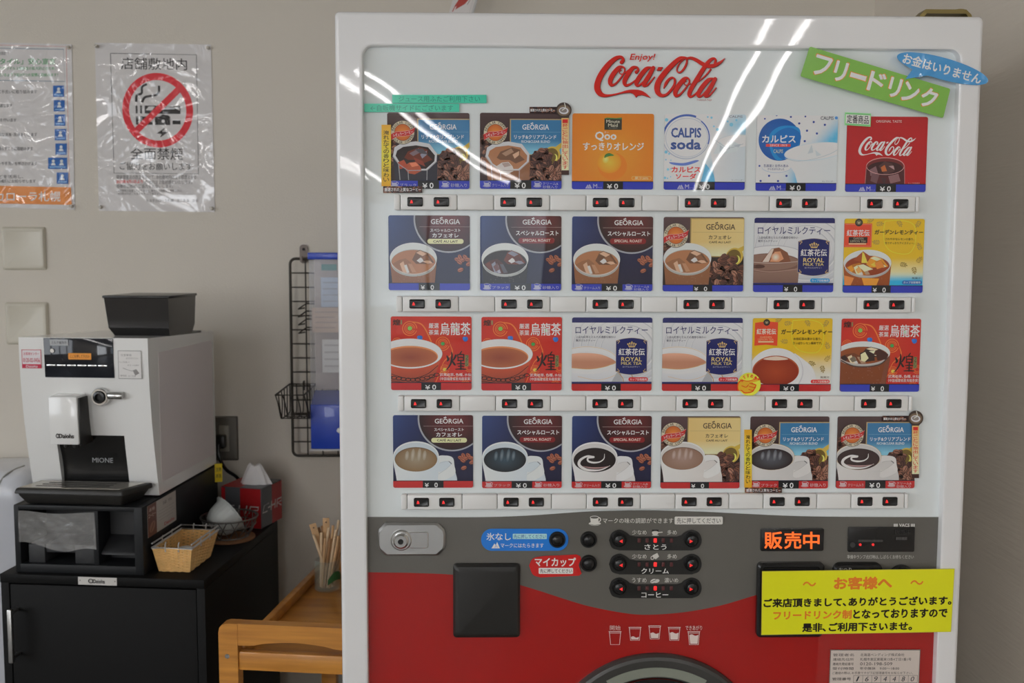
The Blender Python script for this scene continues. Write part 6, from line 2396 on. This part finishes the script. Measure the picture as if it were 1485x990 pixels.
# steam tap
b = MB()
kx, kz = -.105, .224
b.lathe([(.0195, 0), (.0195, .012), (.017, .016), (.014, .016), (.013, .008), (.0, .008)], (kx, .056, kz), 28, Matrix.Rotation(PI / 2, 4, 'X'))
b.mi = 1
b.lathe([(.0125, 0), (.0125, .020), (.008, .021), (.007, .014), (.0, .014)], (kx, .056, kz), 24, Matrix.Rotation(PI / 2, 4, 'X'))
kn = b.done('steam_tap', [m_chrome, m_blackp], CM)
b = MB()
b.lathe([(.006, .016), (.0085, .020), (.0085, .046), (.007, .049)], (kx, .046, kz + .003), 18, Matrix.Rotation(PI / 2, 4, 'Y'))
b.done('lever', m_chrome, kn)
# drip tray
b = MB()
b.hexa([(-.255, .008, .000), (-.048, .004, .000), (-.03, .066, .000), (-.262, .066, .000), (-.270, -.004, .024), (-.040, -.008, .024), (-.012, .072, .024), (-.262, .072, .024)], .004)
b.hexa([(-.275, -.008, .024), (-.036, -.012, .024), (-.006, .072, .024), (-.262, .072, .024), (-.271, -.004, .036), (-.039, -.008, .036), (-.008, .072, .036), (-.258, .072, .036)], .003)
dt = b.done('drip_tray', m_blackm, CM)
b = MB()
b.hexa([(-.264, .000, .0362), (-.045, -.003, .0362), (-.018, .062, .0362), (-.250, .062, .0362), (-.264, .000, .0374), (-.045, -.003, .0374), (-.018, .062, .0374), (-.250, .062, .0374)])
b.mi = 1
for k in range(3):
    y = .012 + .016 * k
    b.box(-.236 + .006 * k, y, .0374, -.075, y + .004, .0379)

b.done('drip_grate', [mat('grate_steel', pc(150, 146, 138), .22, .7), m_hole], dt)
# bean hopper
b = MB()
hx0, hx1, hy0, hy1 = -.144, .002, .155, .315
zt3 = mh - .013
b.loft([[(hx0 + .022, hy0 + .022, zt3 - .004), (hx1 - .006, hy0 + .022, zt3 - .004), (hx1 - .006, hy1 - .02, zt3 - .004), (hx0 + .022, hy1 - .02, zt3 - .004)],
        [(hx0 + .006, hy0 + .006, zt3 + .026), (hx1 - .002, hy0 + .006, zt3 + .026), (hx1 - .002, hy1 - .004, zt3 + .026), (hx0 + .006, hy1 - .004, zt3 + .026)],
        [(hx0, hy0, zt3 + .094), (hx1, hy0, zt3 + .094), (hx1, hy1, zt3 + .094), (hx0, hy1, zt3 + .094)]])
hp = b.done('bean_hopper', mat('smoked_plastic', (0.014, 0.0135, 0.014), 0.16, coat=.4), CM, smooth=0)
b = MB()
b.box(hx0 - .003, hy0 - .003, zt3 + .092, hx1 + .003, hy1 + .003, zt3 + .098, .002)
b.done('hopper_lid', m_blackp, hp)
b = MB()
b.box(-.18, .12, mh - .012, -.01, .38, mh - .008, .002)
b.done('top_tray', m_blackm, CM)
# yellow tag at the rear corner
def d_tag(a):
    a.backc = pc(196, 170, 30)
    a.rect(0, 0, 1, 1, a.backc)
    a.txt('注意', .15, .2, .85, .42, pc(60, 50, 20), .02); a.txt('高温', .15, .55, .85, .77, pc(60, 50, 20), .02)
tag(decal('warning_tag', BX, .018, .046, (.0112, .415, bh - .016), math.radians(20), d_tag, th=.001), 'yellow tag')

# ------------------------------------------------------------------ white appliance left of the cabinet
m_wg = mat('white_gloss', pc(176, 178, 184), 0.12, coat=.6)
WA = thing('appliance', 'glossy white rounded appliance at the left edge behind the black cabinet', 'appliance', (-1.35, .80, 0))
b = MB()
zt4 = .948
b.loft([fl(-.24, 0, .245, zt4, .03, .20), fl(-.24, 0, .245, zt4, .03, .05), fl(-.225, .02, .232, zt4 - .012, .03, .012), fl(-.20, .04, .21, zt4 - .035, .03, 0)])
b.done('body', m_wg, WA, smooth=60)
b = MB()
b.tube(smooth_path([(.196, .10, zt4 + .0005), (.190, .04, zt4 - .002), (.182, .012, zt4 - .014), (.172, .0, zt4 - .05), (.158, -.001, zt4 - .16), (.14, -.001, zt4 - .30), (.12, -.001, .3)], 6), .0022, 6)
b.done('seam', mat('seam_grey', pc(120, 120, 116), .6), WA)

# ------------------------------------------------------------------ wicker basket with portions
WKo = Vector((-.638, .5103, .8))
WK = thing('wicker_basket', 'small woven basket with a chrome rail beside the charcoal box', 'basket', WKo, ROT)
wb, wt, lb, lt_, hh = .066, .084, .115, .150, .050
def ring_rect(t, grow=0.0):
    """corner points at height fraction t, around the basket."""
    w = wb + (wt - wb) * t + 2 * grow
    ex = (wt - wb) * t / 2 + grow
    y0, y1 = -.010 * t - grow, lb + (lt_ - lb - .01) * t + grow
    return [(-wb - ex, y0), (ex, y0), (ex, y1), (-wb - ex, y1)]
def along(c, n):
    out = []
    for i in range(4):
        a_, b_ = Vector(c[i]), Vector(c[(i + 1) % 4])
        for k in range(n):
            out.append(tuple(a_ + (b_ - a_) * k / n))
    return out
m_wick = mat('wicker', pc(186, 150, 96), 0.6, var=.22, vscale=60)
b = MB()
NR = 17
for j in range(NR):
    t = j / (NR - 1)
    P_ = along(ring_rect(t * .97), 16)
    cx, cy = -wb / 2, lb / 2
    path = []
    for i, (x, y) in enumerate(P_):
        o_ = .0011 * (1 if (i // 2 + j) % 2 else -1) * (1 if i % 16 else 0)
        d = Vector((x - cx, y - cy)).normalized()
        path.append((x + d.x * o_, y + d.y * o_, .0015 + hh * t))
    b.tube(path, .0017, 5, True)
b.hexa([(*q, .001) for q in ring_rect(0, -.001)] + [(*q, .004) for q in ring_rect(0.05, -.001)])
b.done('weave', m_wick, WK)
b = MB()
for i, ((x, y), (x2, y2)) in enumerate(zip(along(ring_rect(0), 8), along(ring_rect(.98), 8))):
    b.tube([(x, y, .001), (x2, y2, hh + .001)], .0017, 5)
b.done('stakes', m_wick, WK)
b = MB()
R1 = along(ring_rect(1.0, .001), 1)
b.tube([(x, y, hh + .004) for x, y in R1], .0026, 8, True)
for k, (x, y) in enumerate(along(ring_rect(1.0, .001), 3)):
    if k % 3:
        b.tube([(x, y, hh - .004), (x, y, hh + .012), (x, y + .004, hh + .016)], .0013, 6)
b.tube([(x, y, hh + .013) for x, y in R1[1:] + R1[:1]], .0018, 6)
b.done('chrome_rail', mat('rail_chrome', (.78, .78, .78), .32, .65), WK)
m_port = mat('portion_white', pc(190, 196, 192), .5)
for k, (x, y, z, r) in enumerate(((-.040, .052, .006, .3), (-.022, .078, .006, 1.1), (-.046, .090, .006, 2.0))):
    b = MB()
    b.lathe([(.010, 0), (.012, .012), (.0145, .018), (.0155, .019), (.0155, .020), (0.001, .0205)], (0, 0, 0), 20)
    lp = b.done('creamer_cup', m_port, None, WKo + Matrix.Rotation(ROT, 3, 'Z') @ Vector((x, y, z)), (0, 0, r))
    tag(lp, 'small white creamer cup inside the woven basket', 'creamer', 'creamer cups in the woven basket')

# ------------------------------------------------------------------ round wire basket with lids, on a cork mat
cz_ = .8
q = at_z(333, 780, cz_)
ctr = Vector((q.x, q.y, cz_))
b = MB()
b.lathe([(.058, 0), (.060, .001), (.060, .004), (.058, .005)], (0, 0, 0), 40)
tag(b.done('cork_mat', mat('cork', pc(112, 78, 52), .8, var=.2, vscale=80), None, ctr), 'round brown cork mat under the wire bowl', 'mat')
WR = thing('wire_bowl', 'round dark wire bowl holding a white ribbed lid', 'bowl', ctr + Vector((0, 0, .0052)))
m_w2 = mat('grey_wire', pc(96, 94, 92), .35, .8)
b = MB()
rb, rt, hb = .044, .066, .048
for rr, z, w in ((rb, .002, .002), (rt, hb, .0022), (rt * .93, hb * .62, .0013)):
    b.tube([(rr * math.cos(2 * PI * k / 32), rr * math.sin(2 * PI * k / 32), z) for k in range(32)], w, 6, True)
b.done('rims', m_w2, WR)
b = MB()
n = 14
for k in range(n):
    for s in (-1, 1):
        a0, a1 = 2 * PI * k / n, 2 * PI * (k + s * .9) / n
        pts = []
        for i in range(5):
            t = i / 4
            an = a0 + (a1 - a0) * t
            rr = rb + (rt - rb) * (t ** .7)
            pts.append((rr * math.cos(an), rr * math.sin(an), .002 + hb * t))
        b.tube(pts, .0012, 5)
b.done('lattice', m_w2, WR)
m_lid = mat('lid_white', pc(176, 180, 178), .35, trans=.15)
ax = Vector((.62, .52, .50)).normalized()
Rm = Vector((0, 0, 1)).rotation_difference(ax).to_matrix().to_4x4()
base = ctr + Vector((-.034, -.026, .030))
b = MB()
wob = lambda j, a_: (.05 * abs(math.sin(a_ * 10)) if j in (10, 11) else (.018 * math.sin(a_ * 24) if 1 <= j <= 6 else (.012 * math.sin(a_ * 24) if j in (8, 9, 12, 13) else 0)))
b.lathe([(.002, 0), (.010, .0004), (.0115, .0018), (.018, .0022), (.0195, .0040), (.026, .0062), (.0275, .0085), (.033, .0150), (.038, .026), (.042, .052), (.0470, .056), (.0470, .057), (.0412, .0535), (.037, .027), (.032, .0165), (.002, .0014)], (0, 0, 0), 72, None, True, True, wob)
o = b.done('cup_lid', m_lid, None, base, Rm.to_euler(), smooth=50)
tag(o, 'white ribbed lid with a scalloped rim leaning in the wire bowl', 'lid')

# ------------------------------------------------------------------ tissue box
TR_ = math.radians(-15.5)
q = at_z(380.3, 766, .8)
TB = thing('tissue_box', 'red and grey striped tissue box at the back of the black cabinet', 'tissue box', (q.x, q.y - .006, .8), TR_)
tw, td, th_ = .109, .108, .100
TRED, TGR = pc(134, 22, 26), pc(70, 72, 76)
m_tr, m_tg = mat('box_red', TRED, .45), mat('box_grey', TGR, .45)
b = MB()
b.box(-tw, 0, 0, 0, td, th_, .001)
b.done('carton', m_tg, TB)
def stripes(cols):
    def f(a):
        x = 0
        for w, c in cols:
            a.rect(x, 0, x + w, 1, c, 1)
            x += w
        f0 = a.f
        a.backc = TGR
    return f
def chr_(a, x0, x1, y0, y1):
    Wc = pc(170, 166, 166)
    s = (x1 - x0)
    h = y1 - y0
    X = lambda u: x0 + s * u
    Yv = lambda v: y0 + h * v
    w = h * .16
    a.stroke([(X(.30), Yv(.08)), (X(.07), Yv(.12)), (X(.0), Yv(.9)), (X(.22), Yv(.92))], w, Wc, 0)
    a.stroke([(X(.28), Yv(.55)), (X(.38), Yv(.55))], w, Wc, 0)
    a.stroke([(X(.46), Yv(.05)), (X(.42), Yv(.95))], w, Wc, 0); a.stroke([(X(.66), Yv(.05)), (X(.62), Yv(.95))], w, Wc, 0); a.stroke([(X(.44), Yv(.5)), (X(.64), Yv(.5))], w, Wc, 0)
    a.stroke([(X(.72), Yv(.95)), (X(.76), Yv(.1)), (X(.98), Yv(.1)), (X(.96), Yv(.5)), (X(.76), Yv(.52)), (X(.95), Yv(.98))], w, Wc, 0)
def f1(a):
    stripes(((.10, TRED), (.38, TGR), (.52, TRED)))(a); chr_(a, .04, .96, .44, .64)
def f2(a):
    stripes(((.5, TGR), (.5, TRED)))(a); chr_(a, .05, 1.0, .42, .64)
def f3(a):
    stripes(((.48, TRED), (.52, TGR)))(a)
decal('front_print', TB, tw - .002, th_ - .002, (-tw / 2, -.0007, th_ / 2), 0, f1)
decal('side_print', TB, td - .002, th_ - .002, (.0007, td / 2, th_ / 2), PI / 2, f2)
a = Art()
a.view(0, 0, 1, 1, -tw / 2, td / 2, tw / 2, -td / 2)
f3(a)
o = a.build('top_print', TB, 0, M_label, None, .0004, False)
o.location, o.rotation_euler = (-tw / 2, td / 2, th_ + .0006), (-PI / 2, 0, 0)
b = MB()
n = 40
loops = []
for j, (r, z) in enumerate(((.036, .0), (.031, .012), (.024, .028), (.016, .042), (.011, .048))):
    lp = []
    for k in range(n):
        an = 2 * PI * k / n
        rr = r * (1 + .10 * math.sin(3 * an + j * .35 + 1) + .09 * math.sin(8 * an - j * .3))
        lp.append((-tw * .40 + rr * 1.1 * math.cos(an), td * .48 + rr * .55 * math.sin(an), th_ + z + .004 * math.sin(2 * an + 1) * (j > 2)))
    loops.append(lp)
b.loft(loops)
b.done('tissue', mat('tissue_paper', pc(196, 192, 192), .9, sheen=.3), TB, smooth=50)

# ------------------------------------------------------------------ wooden trolley
m_wood = bpy.data.materials.new('orange_wood')
m_wood.use_nodes = True
nt = m_wood.node_tree
bs = nt.nodes['Principled BSDF']
bs.inputs['Roughness'].default_value = .38
bs.inputs['Coat Weight'].default_value = .25
tc = nt.nodes.new('ShaderNodeTexCoord')
mp = nt.nodes.new('ShaderNodeMapping')
mp.inputs['Scale'].default_value = (1.6, 9, 22)
nz = nt.nodes.new('ShaderNodeTexNoise')
nz.inputs['Scale'].default_value = 4
nz.inputs['Detail'].default_value = 6
cr = nt.nodes.new('ShaderNodeValToRGB')
cr.color_ramp.elements[0].position, cr.color_ramp.elements[1].position = .3, .75
cr.color_ramp.elements[0].color = (*pc(140, 90, 34), 1)
cr.color_ramp.elements[1].color = (*pc(172, 118, 48), 1)
for u, v in ((tc.outputs['Object'], mp.inputs[0]), (mp.outputs[0], nz.inputs['Vector']), (nz.outputs['Fac'], cr.inputs[0]), (cr.outputs[0], bs.inputs['Base Color'])):
    nt.links.new(u, v)
TRo = math.radians(-7.5)
q0 = at_y(316.5, 915, .30)
TL = thing('trolley', 'narrow orange wooden trolley between the black cabinet and the vending machine', 'trolley', (q0.x, .30, 0), TRo)
zr = at_y(325, 902.5, .30).z
Lw, Ld = .298, .60
pw = .038
TI = .027
zt5 = .690
for x, y, h in ((0, 0, zr), (Lw - pw, 0, zr), (TI, Ld - .026, zt5 + .03), (Lw - TI - pw, Ld - .026, zt5 + .03)):
    b = MB()
    if y == 0:
        out = [(x, .03), (x + pw, .03), (x + pw, h - .004)] + ([(x, h - .022), (x + .002, h - .012)] if x == 0 else [(x, h - .004)])
        if x == 0:
            out = [(x, .03), (x + pw, .03), (x + pw, h - .001), (x + .016, h - .001), (x + .007, h - .004), (x + .002, h - .010), (x, h - .02)]
        else:
            out = [(x, .03), (x + pw, .03), (x + pw, h - .02), (x + pw - .002, h - .010), (x + pw - .007, h - .004), (x + pw - .016, h - .001), (x, h - .001)]
        b.prism(out, 1, 0, .026)
    else:
        b.box(x, y, .03, x + pw, y + .026, h, .003)
    lg = b.done('leg', m_wood, TL, smooth=40)
    b = MB()
    b.lathe([(.004, -.009), (.018, -.009), (.020, -.006), (.020, .006), (.018, .009), (.004, .009)], (x + pw / 2, y + .013, .020), 20, Matrix.Rotation(PI / 2, 4, 'Y'))
    b.box(x + pw / 2 - .012, y + .003, .018, x + pw / 2 + .012, y + .023, .032, .002)
    b.done('caster', m_blackm, lg)
    if y == 0:
        b = MB()
        b.disc_y(x + pw / 2 - .002, -.002, zr - .066, .0048, .001, 16, .001)
        b.done('bolt', m_chrome, lg)
# top rail with an arched underside, lower rail
b = MB()
hr0 = zr - .044
und = smooth_path([(pw, hr0), (pw + .03, hr0 + .001), (pw + .055, hr0 + .006), (Lw / 2, hr0 + .010), (Lw - pw - .055, hr0 + .006), (Lw - pw - .03, hr0 + .001), (Lw - pw, hr0)], 5)
b.prism(und + [(Lw - pw, zr - .001), (pw, zr - .001)], 1, .001, .025)
b.done('top_rail', m_wood, TL, smooth=40)
b = MB()
b.box(pw, .003, zr - .094, Lw - pw, .023, zr - .057, .003)
b.done('lower_rail', m_wood, TL)
b = MB()
b.box(TI + .002, .026, zt5 - .012, Lw - TI - .002, Ld - .001, zt5, .001)
b.done('tray_board', m_wood, TL)
b = MB()
b.box(TI, .026, zt5 + .0005, TI + .016, Ld - .026, zt5 + .024, .004)
b.box(Lw - TI - .016, .026, zt5 + .0005, Lw - TI, Ld - .026, zt5 + .024, .004)
b.box(TI + pw, Ld - .020, zt5 + .0005, Lw - TI - pw, Ld - .004, zt5 + .024, .004)
b.done('tray_rim', m_wood, TL)
b = MB()
b.box(TI + .002, .027, .25, Lw - TI - .002, Ld - .001, .262, .001)
b.box(pw, .003, .24, Lw - pw, .023, .28, .003)
b.done('lower_shelf', m_wood, TL)

# glass with stirring sticks
q = at_z(475, 854, zt5)
jc = Vector((q.x, q.y + .0, zt5 + .0005))
b = MB()
m_gl = mat('jar_glass', (0.55, 0.68, 0.60), 0.04, alpha=.14, spec=.9)
jr, jh = .0305, .072
b.lathe([(.001, .0), (jr - .003, 0), (jr, .003), (jr, jh - .001), (jr - .001, jh), (jr - .002, jh - .001), (jr - .0022, .006), (.001, .006)], (0, 0, 0), 36)
GJ = b.done('glass_jar', m_gl, None, jc)
tag(GJ, 'small glass jar of stirring sticks on the wooden trolley', 'jar')
b = MB()
pts = []
rr = jr + .0004
rows = []
for k in range(15):
    t = k / 14
    an = math.radians(-80 + 85 * t)
    z0, z1 = .018 + .010 * math.sin(t * 3), .030 + .022 * math.sin(t * 3.0) * (1 - .3 * t)
    rows.append([(rr * math.cos(an), rr * math.sin(an), z0), (rr * math.cos(an), rr * math.sin(an), max(z1, z0 + .001))])
b.loft(rows, False, False, False)
b.done('green_print', mat('green_print', pc(36, 78, 44), .5), GJ)
m_st = [mat('stick_wood', pc(164, 132, 96), .7, var=.12, vscale=90), mat('stick_dark', pc(132, 98, 66), .7, var=.15, vscale=90), mat('stick_pale', pc(186, 164, 134), .7)]
rs = random.Random(9)
SPEC = [  # bottom offset (x, y), top offset (x, y), length top z, kind
    ((.010, .004), (-.034, .004), .155, 'flat'), ((.002, .010), (-.004, .014), .166, 'flat'), ((-.004, .008), (.026, .016), .160, 'round'), ((.004, .002), (.040, .012), .158, 'round'),
    ((.012, .010), (-.022, .020), .142, 'round'), ((.012, -.006), (-.030, -.008), .132, 'round'), ((-.010, -.012), (-.002, -.014), .126, 'round'), ((-.004, -.014), (.010, -.016), .126, 'round'),
    ((.000, -.010), (.020, -.012), .128, 'round'), ((.006, -.014), (.030, -.018), .132, 'round'), ((.008, -.006), (.042, -.006), .136, 'round'), ((-.012, .0), (.004, .002), .146, 'round'),
    ((-.002, .002), (.014, .006), .150, 'round'), ((.010, .012), (.034, .020), .150, 'round'), ((-.014, -.006), (-.012, -.004), .136, 'round'), ((.014, .0), (.046, .006), .142, 'round'),
    ((.004, .012), (-.014, .018), .146, 'round'), ((-.006, -.004), (.022, .0), .142, 'round')]
for k, ((x0, y0), (x1, y1), zt6, kind) in enumerate(SPEC):
    p, q = Vector((x0, y0, .007)), Vector((x1, y1, zt6))
    d = (q - p)
    L = d.length
    Rq = Vector((0, 0, 1)).rotation_difference(d.normalized()).to_euler()
    b = MB()
    if kind == 'flat':
        b.box(-.0080, -.0007, 0, .0080, .0007, L, .0005)
        b.mi = 1
        b.disc_y(0, -.0010, L - .010, .0018, .0005, 12)
        lab = 'flat wooden stirrer with a dark dot, the %s one in the glass jar' % ('outer leaning' if k == 0 else 'upright tallest')
        o = b.done('stirrer', [m_st[0], m_hole], None, jc + p, Rq)
        tag(o, lab, 'stirrer')
    else:
        b.lathe([(.0025, 0), (.0031, .001), (.0031, L - .001), (.0025, L)], (0, 0, 0), 8)
        o = b.done('stirring_stick', m_st[k % 3], None, jc + p, Rq)
        tag(o, 'thin round wooden stirring stick, one of the bunch in the glass jar', 'stirring stick', 'round sticks in the glass jar')

# ------------------------------------------------------------------ things on and behind the machine top
# white and red banner behind the machine
yb = .93
Pz = [at_y(656.4, 0, yb), at_y(689, 0, yb), at_y(684, 17.3, yb), at_y(651.3, 17.3, yb)]
BN = thing('banner', 'white paper banner with red print standing behind the machine top', 'banner', ((Pz[2].x + Pz[3].x) / 2, yb, Pz[2].z - .12))
a = Art()
up = (Pz[0] - Pz[3])
def bf(u, v):        # u across 0..1, v up in multiples of the visible height
    p = Pz[3] + (Pz[2] - Pz[3]) * u + (up + (Pz[1] - Pz[2] - up) * u) * v
    return (p.x - BN.location.x, p.z - BN.location.z)
a.f = bf
a.backc = pc(184, 180, 178)
a.poly([(0, -4), (1, -4), (1, 9), (0, 9)], a.backc)
a.poly([(.12, .02), (.18, .6), (.26, 1.0), (.30, 2.2), (.72, 2.2), (.70, 1.0), (.60, .66), (.22, .16), (.17, .02)], pc(150, 62, 56))
a.poly([(.16, .02), (.20, .4), (.26, .5), (.24, .2)], pc(190, 178, 176))
a.stroke([(.70, .6), (.76, .9), (.80, 1.3)], .02, pc(90, 60, 60), 2)
a.poly([(.2, 3), (.8, 3), (.8, 5), (.2, 5)], pc(150, 62, 56))
a.rect(.905, -4, .915, 9, pc(150, 146, 144))
a.build('sheet', BN, 0, M_label, [bf(*q) for q in ((0, -4), (1, -4), (1, 9), (0, 9))], .001, False)
b = MB()
q1 = bf(1, -4); q2 = bf(1, 9)
zl = at_y(680, 17, .93).z
b.tube([(q1[0] + .003, .004, q1[1]), (q2[0] + .003, .004, q2[1])], .003, 8)
b.done('pole', mat('white_pole', (.7, .7, .7), .4), BN)
b = MB()
b.tube([(q1[0] + .003, .004, q1[1]), (q1[0] - .01, .075, q1[1] + .0)], .004, 8)
b.box(q1[0] - .03, .072, q1[1] - .02, q1[0] + .02, YB - yb, q1[1] + .02, .003)
b.done('wall_bracket', mat('white_pole', (.7, .7, .7), .4), BN)

# brass latch lying on the machine top
yl = .012
p0, p1 = at_y(1326, 26.5, yl), at_y(1406, 26.5, yl)
m_br = mat('brass', (0.30, 0.24, 0.10), 0.38, 1.0)
BRz = VZ1 - .004
hgt = at_y(1366, 16.5, yl).z - BRz
BR = thing('brass_latch', 'low brass latch lying on the right end of the machine top', 'latch', ((p0.x + p1.x) / 2, yl, BRz))
lw = (p1.x - p0.x) / 2
b = MB()
sec = lambda e, z: [(-lw + e, -.014 + e * .3, z), (lw - e, -.014 + e * .3, z), (lw - e, .014, z), (-lw + e, .014, z)]
b.prism([(-lw, 0), (-lw + .004, hgt * .5), (-lw + .012, hgt), (lw - .012, hgt), (lw - .004, hgt * .55), (lw, 0), (lw - .005, 0), (lw - .012, hgt * .6), (-lw + .014, hgt * .6), (-lw + .006, 0)], 1, -.014, .014)
b.done('bent_strap', m_br, BR)
b = MB()
b.lathe([(.010, hgt - .0005), (.010, hgt + .0015), (.008, hgt + .0025), (.003, hgt + .003)], (lw * .60, 0, 0), 20)
b.done('rivet', m_br, BR)

# white label folded over the machine's left side
b = MB()
b.box(VX0 - .0012, .031, at_y(503, 848, .06).z, VX0 + .0232, .0318, at_y(503, 815, .06).z, .0004)
tag(b.done('side_label', mat('label_paper', pc(190, 190, 196), .5), VM, world=True), 'white label on the side')
